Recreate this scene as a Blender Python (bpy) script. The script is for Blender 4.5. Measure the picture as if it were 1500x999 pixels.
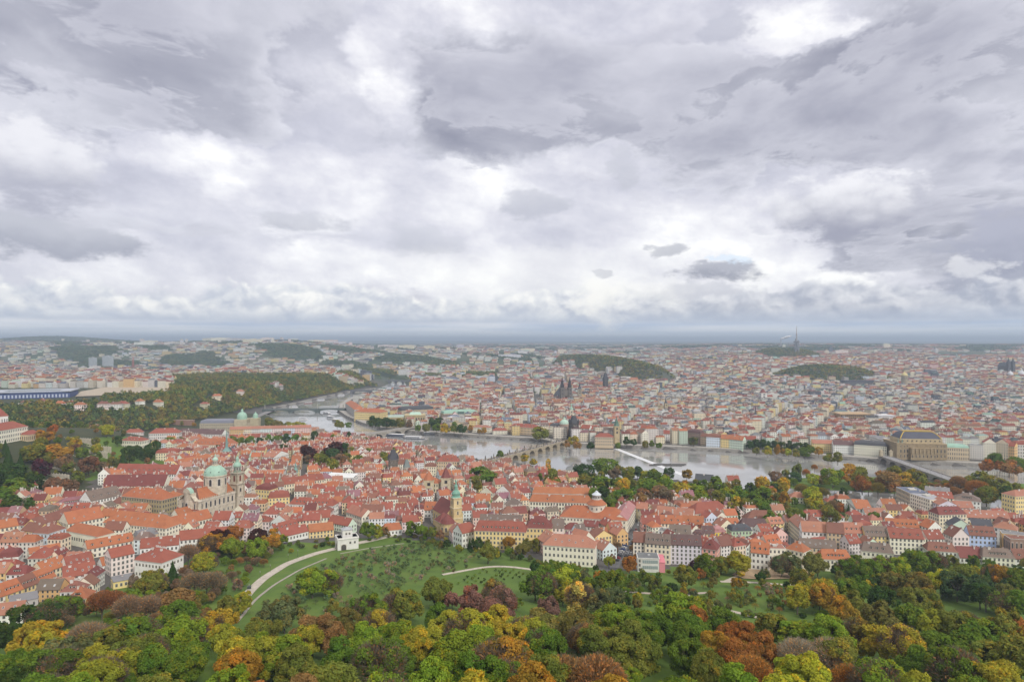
import bpy, math, random
import numpy as np
from mathutils import Vector, Matrix

# ------------------------------------------------------------------ scene
SC = bpy.context.scene
for _o in list(bpy.data.objects):
    bpy.data.objects.remove(_o)
COL = SC.collection
R = math.radians
H = 185.0                     # eye above the river, metres
F = 1000.0                    # focal length in photo pixels (photo 1500 wide)
CX, CY = 750.0, 499.5

cam_d = bpy.data.cameras.new('camera')
cam_d.lens = 24.0
cam_d.sensor_width = 36.0
cam_d.clip_start = 1.0
cam_d.clip_end = 120000.0
cam = bpy.data.objects.new('camera', cam_d)
cam.location = (0, 0, H)
cam.rotation_euler = (R(90), 0, 0)
COL.objects.link(cam)
SC.camera = cam

SC.view_settings.view_transform = 'Standard'
SC.view_settings.look = 'None'
SC.view_settings.exposure = 0.62
SC.view_settings.gamma = 1.0
SC.view_settings.use_curve_mapping = False
SC.cycles.use_denoising = True
SC.cycles.max_bounces = 5
SC.cycles.diffuse_bounces = 2
SC.cycles.glossy_bounces = 2
SC.cycles.transmission_bounces = 2
SC.cycles.transparent_max_bounces = 4
SC.cycles.volume_bounces = 0
SC.cycles.sample_clamp_indirect = 4.0
SC.cycles.caustics_reflective = False
SC.cycles.caustics_refractive = False

SUN_EL, SUN_AZ = 37.0, 146.0   # azimuth clockwise from the view axis (+Y)
sun_d = bpy.data.lights.new('sun', 'SUN')
sun_d.energy = 1.5
sun_d.angle = R(10)
sun_d.color = (1.0, 0.95, 0.88)
sun = bpy.data.objects.new('sun', sun_d)
_sd = Vector((math.sin(R(SUN_AZ)) * math.cos(R(SUN_EL)), math.cos(R(SUN_AZ)) * math.cos(R(SUN_EL)), math.sin(R(SUN_EL))))
sun.rotation_euler = (-_sd).to_track_quat('-Z', 'Y').to_euler()
sun.location = (0, 0, 600)
COL.objects.link(sun)
# ------------------------------------------------------------------ sky
class NT:
    """small node-tree writer"""
    def __init__(s, tree):
        s.t = tree
        s.n = tree.nodes
        s.l = tree.links
    def node(s, kind, **kw):
        n = s.n.new(kind)
        for k, v in kw.items():
            setattr(n, k, v)
        return n
    def put(s, sock, v):
        if isinstance(v, (int, float)):
            sock.default_value = v
        elif isinstance(v, (tuple, list)):
            if len(v) == 3 and len(sock.default_value) == 4:
                v = tuple(v) + (1.0,)
            sock.default_value = v
        else:
            s.l.new(v, sock)
    def m(s, op, a, b=None, c=None, clamp=False):
        n = s.node('ShaderNodeMath', operation=op)
        n.use_clamp = clamp
        s.put(n.inputs[0], a)
        if b is not None: s.put(n.inputs[1], b)
        if c is not None: s.put(n.inputs[2], c)
        return n.outputs[0]
    def add(s, a, b): return s.m('ADD', a, b)
    def sub(s, a, b): return s.m('SUBTRACT', a, b)
    def mul(s, a, b): return s.m('MULTIPLY', a, b)
    def div(s, a, b): return s.m('DIVIDE', a, b)
    def ss(s, x, a, b, lo=0.0, hi=1.0):
        n = s.node('ShaderNodeMapRange', interpolation_type='SMOOTHSTEP')
        s.put(n.inputs['Value'], x)
        s.put(n.inputs['From Min'], a); s.put(n.inputs['From Max'], b)
        s.put(n.inputs['To Min'], lo); s.put(n.inputs['To Max'], hi)
        return n.outputs[0]
    def lin(s, x, a, b, lo=0.0, hi=1.0):
        n = s.node('ShaderNodeMapRange', interpolation_type='LINEAR')
        s.put(n.inputs['Value'], x)
        s.put(n.inputs['From Min'], a); s.put(n.inputs['From Max'], b)
        s.put(n.inputs['To Min'], lo); s.put(n.inputs['To Max'], hi)
        return n.outputs[0]
    def mix(s, f, a, b, blend='MIX'):
        n = s.node('ShaderNodeMix', data_type='RGBA', blend_type=blend)
        s.put(n.inputs[0], f); s.put(n.inputs[6], a); s.put(n.inputs[7], b)
        return n.outputs[2]
    def xyz(s, x, y, z=0.0):
        n = s.node('ShaderNodeCombineXYZ')
        s.put(n.inputs[0], x); s.put(n.inputs[1], y); s.put(n.inputs[2], z)
        return n.outputs[0]
    def noise(s, vec, scale, detail=4.0, rough=0.55, dist=0.0, lac=2.0):
        n = s.node('ShaderNodeTexNoise', noise_dimensions='3D')
        s.l.new(vec, n.inputs['Vector'])
        n.inputs['Scale'].default_value = scale
        n.inputs['Detail'].default_value = detail
        n.inputs['Roughness'].default_value = rough
        n.inputs['Lacunarity'].default_value = lac
        n.inputs['Distortion'].default_value = dist
        return n.outputs['Fac'] if 'Fac' in n.outputs else n.outputs[0]
    def noise2(s, vec, scale, detail=4.0, rough=0.55, dist=0.0):
        n = s.node('ShaderNodeTexNoise', noise_dimensions='2D')
        s.l.new(vec, n.inputs['Vector'])
        n.inputs['Scale'].default_value = scale
        n.inputs['Detail'].default_value = detail
        n.inputs['Roughness'].default_value = rough
        n.inputs['Distortion'].default_value = dist
        return n.outputs[0]
    def vor(s, vec, scale, detail=3.0):
        n = s.node('ShaderNodeTexVoronoi', voronoi_dimensions='2D', feature='F1')
        s.l.new(vec, n.inputs['Vector'])
        n.inputs['Scale'].default_value = scale
        n.inputs['Detail'].default_value = detail
        n.inputs['Roughness'].default_value = 0.5
        n.normalize = True
        return s.m('SUBTRACT', 1.0, s.m('MULTIPLY', n.outputs['Distance'], 1.35), clamp=True)
    def ramp(s, f, stops):
        n = s.node('ShaderNodeValToRGB')
        r = n.color_ramp
        while len(r.elements) > 1: r.elements.remove(r.elements[-1])
        r.elements[0].position = stops[0][0]; r.elements[0].color = tuple(stops[0][1]) + (1,)
        for p, c in stops[1:]:
            e = r.elements.new(p); e.color = tuple(c) + (1,)
        s.l.new(f, n.inputs[0])
        return n.outputs[0]

def make_sky():
    w = bpy.data.worlds.new('World')
    SC.world = w
    w.use_nodes = True
    t = w.node_tree
    t.nodes.clear()
    g = NT(t)
    out = g.node('ShaderNodeOutputWorld')
    bg = g.node('ShaderNodeBackground')
    bg.inputs['Strength'].default_value = 0.1
    t.links.new(bg.outputs[0], out.inputs[0])
    sky = g.node('ShaderNodeTexSky', sky_type='NISHITA')
    sky.sun_disc = False
    sky.sun_elevation = R(SUN_EL)
    sky.sun_rotation = R(SUN_AZ)
    tc = g.node('ShaderNodeTexCoord')
    sp = g.node('ShaderNodeSeparateXYZ')
    t.links.new(tc.outputs['Generated'], sp.inputs[0])
    dx, dy, dz = sp.outputs
    az = g.m('ARCTAN2', dx, dy)                 # clockwise from the view axis
    hyp = g.m('SQRT', g.add(g.mul(dx, dx), g.mul(dy, dy)))
    el = g.m('ARCTAN2', dz, hyp)
    elc = g.m('MAXIMUM', el, 0.0)
    # the cloud deck seen in perspective
    den = g.add(g.m('MAXIMUM', dz, 0.0), 0.13)
    px, py = g.div(dx, den), g.div(dy, den)
    wob = g.noise2(g.xyz(px, py), 1.1, 4, 0.55)
    qx, qy = g.add(px, g.mul(wob, 0.34)), g.add(g.mul(py, 0.85), g.mul(wob, 0.26))
    A2 = g.xyz(az, g.mul(el, 1.7))
    wx = g.mul(g.sub(g.noise2(A2, 5.0, 7, 0.62), 0.5), 0.22)
    wy = g.mul(g.sub(g.noise2(g.xyz(g.add(az, 9.1), g.mul(el, 1.7)), 5.0, 7, 0.62), 0.5), 0.11)
    fx = g.vor(g.xyz(az, g.mul(el, 1.5)), 22.0, 4.0)       # rounded heads, 0..1
    fz = g.noise2(g.xyz(az, g.mul(el, 2.2)), 17.0, 7, 0.65)
    azw, elw = g.add(az, wx), g.add(el, wy)
    def blob(x, y, rx, ry, soft=0.6, hard=0.0):
        a0, e0 = math.atan((x - 750) / 1000.0), math.atan((499.5 - y) / math.hypot(1000.0, x - 750))
        ca = math.cos(a0) ** 2
        if hard:
            u, w_ = g.add(az, g.mul(wx, hard)), g.add(el, g.mul(wy, hard * .8))
        else:
            u, w_ = azw, elw
        q1 = g.div(g.sub(u, a0), rx / 1000.0 * ca)
        q2 = g.div(g.sub(w_, e0), ry / 1000.0 * math.cos(a0))
        r2 = g.add(g.mul(q1, q1), g.mul(q2, q2))
        if hard:
            r2 = g.add(r2, g.add(g.mul(g.sub(0.55, fx), g.ss(q2, -0.8, 0.3, 0.5, 2.0)), g.mul(g.sub(0.5, fz), 3.2)))
        return g.ss(r2, 1.0 + soft, max(0.0, 1.0 - soft), 0.0, 1.0), q2
    bias = None
    for (x, y, rx, ry, a) in BROAD:
        b, _ = blob(x, y, rx, ry, 0.97)
        b = g.mul(b, a)
        bias = b if bias is None else g.add(bias, b)
    # bright veil behind everything
    streak = g.noise2(g.xyz(g.mul(az, 1.6), g.add(g.mul(el, 3.0), g.mul(az, 0.3))), 3.4, 10, 0.64, 0.0)
    s1 = g.m('MULTIPLY_ADD', g.sub(streak, 0.5), 1.6, g.m('MULTIPLY_ADD', bias, -0.22, 0.50), clamp=True)
    c = g.ramp(s1, [(0.0, (0.46, 0.465, 0.56)), (0.35, (0.58, 0.585, 0.675)), (0.6, (0.70, 0.70, 0.775)), (0.85, (0.86, 0.86, 0.90)), (1.0, (0.98, 0.98, 0.98))])
    # decks of torn cloud, thicker is darker, edges towards the light are paler
    def deck(c, scale, off, t0, t1, wgt, edge, core, op, lo, hi, det, ox=0.10, oy=-0.16, gain=3.0):
        p0 = g.xyz(g.add(qx, off), qy)
        n = g.noise2(p0, scale, det, 0.63, 0.0)
        n_ = g.noise2(g.xyz(g.add(qx, off + ox / scale * .5), g.add(qy, oy / scale * .5)), scale, 4, 0.55, 0.1)
        t = g.add(n, g.mul(bias, wgt))
        a = g.ss(t, t0, t1)
        lit = g.m('MULTIPLY_ADD', g.sub(n, n_), gain, 0.5, clamp=True)
        dark = g.ss(t, t0 + .02, t0 + 0.26)
        col = g.mix(g.m('MULTIPLY_ADD', lit, 0.55, g.mul(g.sub(1.0, dark), 0.55), clamp=True), core, edge)
        f = g.ss(el, lo, hi, 0.0, op)
        return g.mix(g.mul(a, f), c, col)
    c = deck(c, 0.55, 0.0, 0.43, 0.575, 0.21, (0.68, 0.685, 0.77), (0.27, 0.277, 0.355), 0.92, 0.03, 0.10, 9)
    c = deck(c, 1.15, 4.0, 0.49, 0.565, 0.21, (0.72, 0.725, 0.80), (0.26, 0.267, 0.34), 0.90, 0.06, 0.14, 10)
    c = deck(c, 2.6, 7.0, 0.55, 0.63, 0.13, (0.70, 0.70, 0.78), (0.31, 0.315, 0.40), 0.5, 0.05, 0.12, 9)
    # separate clouds: dark underside, paler rim above
    for (x, y, rx, ry, top, bot, op) in CLOUDS:
        b, q2 = blob(x, y, rx * 1.1, ry * 1.1, 0.62, 0.6)
        f = g.ss(g.add(q2, g.mul(g.sub(fx, 0.5), 0.9)), -0.75, 0.95)
        c = g.mix(g.mul(b, op), c, g.mix(f, bot, top))
    # cumulus bank standing on the far horizon
    wv = g.mul(g.sub(g.noise2(A2, 16.0, 4, 0.55), 0.5), 0.035)
    def puffs(ox, oy):
        return g.vor(g.xyz(g.add(g.add(az, wv), ox), g.add(g.add(g.mul(el, 1.35), wv), oy)), 16.0, 5.0)
    pu, pu2 = puffs(0, 0), puffs(0.006, 0.011)
    lit = g.m('MULTIPLY_ADD', g.sub(pu, pu2), 2.6, 0.46, clamp=True)
    topn = g.noise2(g.xyz(az, 5.0), 5.0, 4, 0.6)
    hgt = g.add(g.add(0.030, g.mul(topn, 0.085)), g.mul(g.sub(pu, 0.5), 0.045))
    elb = g.add(el, g.mul(g.sub(pu, 0.5), 0.006))
    bank = g.mul(g.ss(el, hgt, g.sub(hgt, 0.012)), g.ss(elb, 0.022, 0.030))
    side = g.ss(az, -0.02, 0.40)
    white = g.mix(side, (1.0, 0.99, 0.965), (0.76, 0.765, 0.81))
    grey = g.mix(side, (0.52, 0.56, 0.66), (0.38, 0.41, 0.51))
    puffc = g.mix(lit, grey, white)
    puffc = g.mix(g.ss(elb, 0.050, 0.026, 0.0, 0.75), puffc, (0.45, 0.52, 0.66))
    c = g.mix(g.mul(bank, 0.9), c, puffc)
    # clear strip and far rain under the bank
    st = g.noise2(g.xyz(az, g.mul(el, 22.0)), 2.4, 6, 0.6)
    low = g.mix(g.ss(st, 0.3, 0.7), (0.46, 0.56, 0.74), (0.86, 0.88, 0.93))
    low = g.mix(g.ss(el, 0.022, 0.0), low, (0.70, 0.78, 0.88))
    c = g.mix(g.ss(elb, 0.031, 0.022), c, low)
    for (x, y, rx, ry, col, op) in LIGHTS:
        b, _ = blob(x, y, rx, ry, 0.9)
        c = g.mix(g.mul(b, op), c, col)
    # brighter towards the zenith, as under overcast, boosted and warmed out of view to light the ground; darker below the horizon
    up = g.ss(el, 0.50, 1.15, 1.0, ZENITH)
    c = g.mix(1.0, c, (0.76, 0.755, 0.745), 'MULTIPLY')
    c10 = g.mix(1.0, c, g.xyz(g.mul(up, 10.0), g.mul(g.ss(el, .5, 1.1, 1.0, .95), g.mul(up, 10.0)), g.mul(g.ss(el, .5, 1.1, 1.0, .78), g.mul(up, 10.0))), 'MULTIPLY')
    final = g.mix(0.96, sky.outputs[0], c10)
    final = g.mix(g.ss(el, -0.01, -0.06), final, (1.6, 1.7, 1.9))
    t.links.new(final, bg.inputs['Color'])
    w.cycles.sampling_method = 'MANUAL'
    w.cycles.sample_map_resolution = 512

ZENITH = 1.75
# broad lighter (+) and darker (-) stretches of the deck: x, y, rx, ry (photo pixels as angles), amount
BROAD = [
    (900, 150, 340, 85, 0.9), (1330, 140, 270, 110, 1.1), (1150, 240, 240, 50, 0.9), (700, 110, 130, 70, 0.5),
    (120, 90, 300, 100, 0.35), (300, 170, 220, 60, 0.4), (1430, 330, 200, 80, 1.2), (640, 345, 200, 34, 0.3),
    (1160, 36, 120, 26, -1.5), (585, 110, 50, 80, -0.9), (480, 160, 120, 70, -0.5), (880, 235, 110, 22, -1.2), (540, 258, 320, 24, -0.7),
    (820, 330, 380, 60, -0.9), (280, 232, 110, 20, -0.9), (330, 400, 380, 45, -1.0), (900, 425, 300, 60, -1.2),
    (1240, 268, 120, 22, -0.9), (660, 30, 60, 40, -0.6), (1150, 420, 250, 40, -0.6),
]
# single clouds: x, y, rx, ry, top colour, underside colour, opacity
GT, GB = (0.66, 0.665, 0.73), (0.38, 0.385, 0.46)
CLOUDS = [
    (45, 242, 78, 50, (0.80, 0.80, 0.85), (0.42, 0.425, 0.51), 0.95),
    (70, 345, 115, 24, (0.50, 0.51, 0.58), (0.34, 0.35, 0.43), 0.92),
    (455, 322, 55, 13, (0.56, 0.57, 0.64), (0.47, 0.48, 0.55), 0.7),
    (610, 352, 55, 20, (0.60, 0.61, 0.68), (0.48, 0.49, 0.56), 0.6),
    (1250, 305, 92, 38, (0.84, 0.84, 0.885), (0.33, 0.335, 0.42), 0.97),
    (1058, 398, 52, 13, (0.42, 0.43, 0.50), (0.29, 0.30, 0.37), 0.95),
    (968, 369, 22, 8, (0.46, 0.47, 0.54), (0.40, 0.41, 0.48), 0.8),
    (895, 400, 14, 6, (0.46, 0.47, 0.54), (0.44, 0.45, 0.52), 0.75),
    (765, 297, 36, 16, (0.56, 0.57, 0.64), (0.46, 0.47, 0.55), 0.75),
    (903, 245, 22, 22, (0.56, 0.57, 0.64), (0.50, 0.51, 0.58), 0.6),
    (1055, 48, 32, 17, (0.50, 0.51, 0.60), (0.45, 0.46, 0.55), 0.75),
    (1390, 367, 36, 7, (0.44, 0.45, 0.53), (0.40, 0.41, 0.49), 0.85),
    (1490, 385, 80, 60, (0.42, 0.43, 0.53), (0.29, 0.305, 0.40), 1.0),
    (1440, 428, 75, 22, (0.38, 0.395, 0.49), (0.29, 0.305, 0.40), 1.0),
    (1400, 457, 160, 24, (0.45, 0.47, 0.57), (0.32, 0.36, 0.48), 0.95),
    (1040, 443, 120, 22, (0.55, 0.56, 0.63), (0.44, 0.455, 0.53), 0.7),
    (1185, 436, 80, 22, (0.62, 0.63, 0.69), (0.44, 0.455, 0.53), 0.7),
]
# bright openings: x, y, rx, ry, colour, opacity
LIGHTS = [
    (870, 440, 24, 34, (1.0, 0.985, 0.94), 0.75), (930, 425, 90, 18, (0.98, 0.965, 0.93), 0.45),
    (1420, 398, 30, 14, (0.94, 0.94, 0.96), 0.5), (1050, 378, 26, 5, (0.68, 0.80, 0.95), 0.7),
    (760, 400, 200, 40, (0.93, 0.93, 0.92), 0.35),
]
make_sky()
# ------------------------------------------------------------------ materials
def mat(name):
    m = bpy.data.materials.new(name)
    m.use_nodes = True
    t = m.node_tree
    t.nodes.clear()
    g = NT(t)
    out = g.node('ShaderNodeOutputMaterial')
    b = g.node('ShaderNodeBsdfPrincipled')
    t.links.new(b.outputs[0], out.inputs[0])
    return m, g, b, out

def attr(g, name, color=True):
    n = g.node('ShaderNodeAttribute', attribute_name=name)
    return n.outputs['Color'] if color else n.outputs['Fac']

def geo_pos(g):
    return g.node('ShaderNodeNewGeometry').outputs['Position']

def make_wall():
    m, g, b, _ = mat('painted_plaster')
    c = attr(g, 'Col')
    p = geo_pos(g)
    n = g.noise(p, 0.22, 4, 0.6)
    c = g.mix(g.ss(n, 0.4, 0.8, 0.0, 0.22), c, (0.38, 0.34, 0.28))
    uv = g.node('ShaderNodeUVMap').outputs[0]
    s = g.node('ShaderNodeSeparateXYZ')
    g.l.new(uv, s.inputs[0])
    def band(x, lo, hi):
        f = g.m('FRACT', x)
        return g.mul(g.m('GREATER_THAN', f, lo), g.m('LESS_THAN', f, hi))
    on = g.mul(g.m('GREATER_THAN', s.outputs[0], 0.001), g.m('GREATER_THAN', s.outputs[1], 0.001))
    win = g.mul(g.mul(band(s.outputs[0], 0.31, 0.69), band(s.outputs[1], 0.22, 0.76)), on)
    trim = g.mul(g.mul(band(s.outputs[0], 0.24, 0.76), band(s.outputs[1], 0.15, 0.84)), on)
    # each pane a slightly different grey
    fl = g.xyz(g.m('FLOOR', s.outputs[0]), g.m('FLOOR', s.outputs[1]), 0.0)
    wn = g.node('ShaderNodeTexWhiteNoise', noise_dimensions='3D')
    g.l.new(fl, wn.inputs[0])
    pane = g.mix(wn.outputs[0], (0.02, 0.023, 0.026), (0.09, 0.09, 0.09))
    c = g.mix(g.mul(trim, 0.35), c, (0.72, 0.69, 0.63))
    c = g.mix(win, c, pane)
    g.put(b.inputs['Base Color'], c)
    g.put(b.inputs['Roughness'], g.m('MULTIPLY_ADD', win, -0.35, 0.85))
    return m

def make_roof():
    m, g, b, _ = mat('roof_covering')
    c = attr(g, 'Col')
    p = geo_pos(g)
    n = g.noise(p, 0.16, 5, 0.65)
    n2 = g.noise(p, 1.7, 3, 0.6)
    n3 = g.noise(p, 0.55, 3, 0.6)
    c = g.mix(g.ss(n, 0.38, 0.72, 0.0, 0.42), c, g.mix(1.0, c, (0.62, 0.55, 0.60), 'MULTIPLY'))
    c = g.mix(g.ss(n2, 0.5, 0.8, 0.0, 0.35), c, (0.16, 0.11, 0.09))
    c = g.mix(g.ss(n3, 0.55, 0.8, 0.0, 0.28), c, g.mix(1.0, c, (1.35, 1.35, 1.3), 'MULTIPLY'))
    g.put(b.inputs['Base Color'], c)
    b.inputs['Roughness'].default_value = 0.75
    return m

def make_plain(name, rough=0.8, dirt=0.3, scale=0.4, spec=None, metal=0.0):
    m, g, b, _ = mat(name)
    c = attr(g, 'Col')
    n = g.noise(geo_pos(g), scale, 4, 0.6)
    c = g.mix(g.ss(n, 0.35, 0.8, 0.0, dirt), c, g.mix(1.0, c, (0.5, 0.48, 0.45), 'MULTIPLY'))
    g.put(b.inputs['Base Color'], c)
    b.inputs['Roughness'].default_value = rough
    b.inputs['Metallic'].default_value = metal
    return m

def make_leaf():
    m, g, b, out = mat('leaves')
    oi = g.node('ShaderNodeObjectInfo')
    col = oi.outputs['Color']
    v = attr(g, 'Var')
    s = g.node('ShaderNodeSeparateColor')
    g.l.new(v, s.inputs[0])
    # R brightness, G hue turn, B second leaf colour
    k = g.lin(s.outputs[0], 0, 1, 0.72, 1.40)
    c = g.mix(1.0, col, g.xyz(k, k, k), 'MULTIPLY')
    c = g.mix(g.ss(s.outputs[1], 0.55, 1.0, 0.0, 0.75), c, g.mix(1.0, c, (1.9, 1.15, 0.55), 'MULTIPLY'))
    c = g.mix(g.ss(s.outputs[2], 0.6, 1.0, 0.0, 0.5), c, g.mix(1.0, c, (0.6, 0.8, 0.8), 'MULTIPLY'))
    d = g.node('ShaderNodeBsdfDiffuse')
    tr = g.node('ShaderNodeBsdfTranslucent')
    g.put(d.inputs[0], c)
    g.put(tr.inputs[0], g.mix(1.0, c, (1.25, 1.2, 0.7), 'MULTIPLY'))
    mx = g.node('ShaderNodeMixShader')
    mx.inputs[0].default_value = 0.32
    g.l.new(d.outputs[0], mx.inputs[1]); g.l.new(tr.outputs[0], mx.inputs[2])
    g.l.new(mx.outputs[0], out.inputs[0])
    g.n.remove(b)
    return m

def make_wood_mass():
    """far woods: leaf colour stored per clump"""
    m, g, b, out = mat('woodland')
    c = attr(g, 'Col')
    d = g.node('ShaderNodeBsdfDiffuse')
    g.put(d.inputs[0], c)
    g.l.new(d.outputs[0], out.inputs[0])
    g.n.remove(b)
    return m

def make_bark():
    m, g, b, _ = mat('bark')
    n = g.noise(geo_pos(g), 2.0, 4, 0.6)
    g.put(b.inputs['Base Color'], g.mix(n, (0.05, 0.04, 0.03), (0.17, 0.14, 0.115)))
    b.inputs['Roughness'].default_value = 0.9
    return m

def make_ground():
    m, g, b, _ = mat('ground_cover')
    a = attr(g, 'Kind')           # R grass, G wood floor / far fields
    s = g.node('ShaderNodeSeparateColor')
    g.l.new(a, s.inputs[0])
    p = geo_pos(g)
    n1 = g.noise(p, 0.05, 6, 0.6)
    n2 = g.noise(p, 0.6, 4, 0.65)
    n3 = g.noise(p, 0.004, 6, 0.6)
    grass = g.ramp(n1, [(0.25, (0.062, 0.112, 0.012)), (0.5, (0.092, 0.165, 0.015)), (0.75, (0.135, 0.185, 0.022))])
    grass = g.mix(g.ss(n2, 0.5, 0.8, 0.0, 0.6), grass, (0.075, 0.08, 0.03))
    street = g.ramp(n2, [(0.3, (0.075, 0.07, 0.066)), (0.7, (0.13, 0.12, 0.11))])
    wood = g.ramp(n1, [(0.3, (0.025, 0.04, 0.012)), (0.7, (0.06, 0.06, 0.02))])
    far = g.ramp(n3, [(0.3, (0.03, 0.055, 0.02)), (0.5, (0.05, 0.075, 0.025)), (0.62, (0.12, 0.11, 0.06)), (0.75, (0.045, 0.07, 0.03))])
    c = g.mix(s.outputs[0], street, grass)
    c = g.mix(s.outputs[1], c, wood)
    c = g.mix(s.outputs[2], c, far)
    g.put(b.inputs['Base Color'], c)
    b.inputs['Roughness'].default_value = 0.95
    return m

def make_water():
    m, g, b, _ = mat('river_water')
    p = geo_pos(g)
    b.inputs['Base Color'].default_value = (0.40, 0.40, 0.39, 1)
    b.inputs['Roughness'].default_value = 0.10
    b.inputs['IOR'].default_value = 1.6
    b.inputs['Metallic'].default_value = 0.30
    n = g.noise(p, 0.35, 5, 0.6)
    n2 = g.noise(p, 0.02, 4, 0.6)
    bp = g.node('ShaderNodeBump')
    bp.inputs['Distance'].default_value = 0.25
    g.put(bp.inputs['Strength'], g.ss(n2, 0.35, 0.7, 0.05, 0.13))
    g.l.new(n, bp.inputs['Height'])
    g.l.new(bp.outputs[0], b.inputs['Normal'])
    g.put(b.inputs['Roughness'], g.ss(n2, 0.4, 0.65, 0.06, 0.2))
    return m

M = {}
M['wall'] = make_wall()
M['roof'] = make_roof()
M['plain'] = make_plain('painted_surface')
M['stone'] = make_plain('weathered_stone', 0.9, 0.7, 0.35)
M['copper'] = make_plain('green_copper', 0.6, 0.35, 0.3)
M['gold'] = make_plain('gilding', 0.35, 0.1, 0.5, metal=0.6)
M['pane'] = make_plain('window_glass', 0.4, 0.2, 0.3)
M['leaf'] = make_leaf()
M['wood'] = make_wood_mass()
M['bark'] = make_bark()
M['ground'] = make_ground()
M['water'] = make_water()
MW = [M['wall'], M['roof'], M['plain'], M['stone'], M['copper'], M['gold'], M['pane']]
WALL, ROOF, PLAIN, STONE, COPPER, GOLD, PANE = range(7)

# ------------------------------------------------------------------ mesh building
class MB:
    """collects faces (own vertices each) and links them as one mesh object"""
    def __init__(s):
        s.v = []; s.f = []; s.c = []; s.m = []; s.uv = []
        s.T = (0.0, 0.0, 0.0, 1.0, 0.0)
    def at(s, x=0.0, y=0.0, z=0.0, a=0.0):
        s.T = (x, y, z, math.cos(a), math.sin(a))
        return s
    def face(s, pts, col, mt=WALL, uv=None):
        ox, oy, oz, c, n = s.T
        for (x, y, z) in pts:
            s.v.append((ox + x * c - y * n, oy + x * n + y * c, oz + z))
        s.f.append(len(pts)); s.c.append(col); s.m.append(mt)
        s.uv.extend(uv if uv else [(0.0, 0.0)] * len(pts))
    def box(s, x0, x1, y0, y1, z0, z1, col, mt=WALL, top=True, bot=False, cells=None):
        def w(i):
            if not cells: return None
            n, r = cells[0 if i == 0 else 1], cells[2]
            if n < 1: return None
            return [(0.002, 0.002), (n + .001, 0.002), (n + .001, r + .001), (0.002, r + .001)]
        s.face([(x0, y0, z0), (x1, y0, z0), (x1, y0, z1), (x0, y0, z1)], col, mt, w(0))
        s.face([(x1, y0, z0), (x1, y1, z0), (x1, y1, z1), (x1, y0, z1)], col, mt, w(1))
        s.face([(x1, y1, z0), (x0, y1, z0), (x0, y1, z1), (x1, y1, z1)], col, mt, w(0))
        s.face([(x0, y1, z0), (x0, y0, z0), (x0, y0, z1), (x0, y1, z1)], col, mt, w(1))
        if top: s.face([(x0, y0, z1), (x1, y0, z1), (x1, y1, z1), (x0, y1, z1)], col, mt)
        if bot: s.face([(x0, y1, z0), (x1, y1, z0), (x1, y0, z0), (x0, y0, z0)], col, mt)
    def slab(s, q, t, col, mt=ROOF):
        """quad or triangle q thickened downwards by t"""
        lo = [(x, y, z - t) for x, y, z in q]
        s.face(q, col, mt)
        s.face(lo[::-1], col, mt)
        n = len(q)
        for i in range(n):
            j = (i + 1) % n
            s.face([q[i], lo[i], lo[j], q[j]], col, mt)
    def lathe(s, prof, col, mt=PLAIN, n=16, cx=0.0, cy=0.0, a0=0.0, cap=True, square=False):
        """prof: list of (radius, z); square: n=4 with r the half side"""
        if square: n, a0 = 4, math.pi / 4
        k = math.sqrt(2) if square else 1.0
        ring = lambda r, z: [(cx + r * k * math.cos(a0 + 2 * math.pi * i / n), cy + r * k * math.sin(a0 + 2 * math.pi * i / n), z) for i in range(n)]
        rs = [ring(r, z) for r, z in prof]
        cols = col if isinstance(col, list) else [col] * (len(prof) - 1)
        for a, b, cc in zip(rs[:-1], rs[1:], cols):
            for i in range(n):
                j = (i + 1) % n
                s.face([a[i], a[j], b[j], b[i]], cc, mt)
        if cap and prof[-1][0] > 0.01:
            s.face(rs[-1], cols[-1], mt)
    def tube(s, p0, p1, r0, r1, col, mt=PLAIN, n=6):
        p0, p1 = Vector(p0), Vector(p1)
        d = (p1 - p0).normalized()
        u = d.orthogonal().normalized(); w = d.cross(u)
        A = [p0 + (u * math.cos(2 * math.pi * i / n) + w * math.sin(2 * math.pi * i / n)) * r0 for i in range(n)]
        B = [p1 + (u * math.cos(2 * math.pi * i / n) + w * math.sin(2 * math.pi * i / n)) * r1 for i in range(n)]
        for i in range(n):
            j = (i + 1) % n
            s.face([tuple(A[i]), tuple(A[j]), tuple(B[j]), tuple(B[i])], col, mt)
        s.face([tuple(x) for x in B], col, mt)
    def mesh(s, name, mats=None):
        return raw_mesh(name, np.array(s.v, np.float32).reshape(-1, 3), np.array(s.f, np.int32), np.array(s.c, np.float32).reshape(-1, 3), np.array(s.m, np.int32), np.array(s.uv, np.float32).reshape(-1, 2), mats or MW)
    def build(s, name, parent=None, loc=(0, 0, 0), mats=None):
        if not s.f: return None
        o = bpy.data.objects.new(name, s.mesh(name, mats))
        COL.objects.link(o)
        o.location = loc
        if parent is not None: o.parent = parent
        return o

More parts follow.
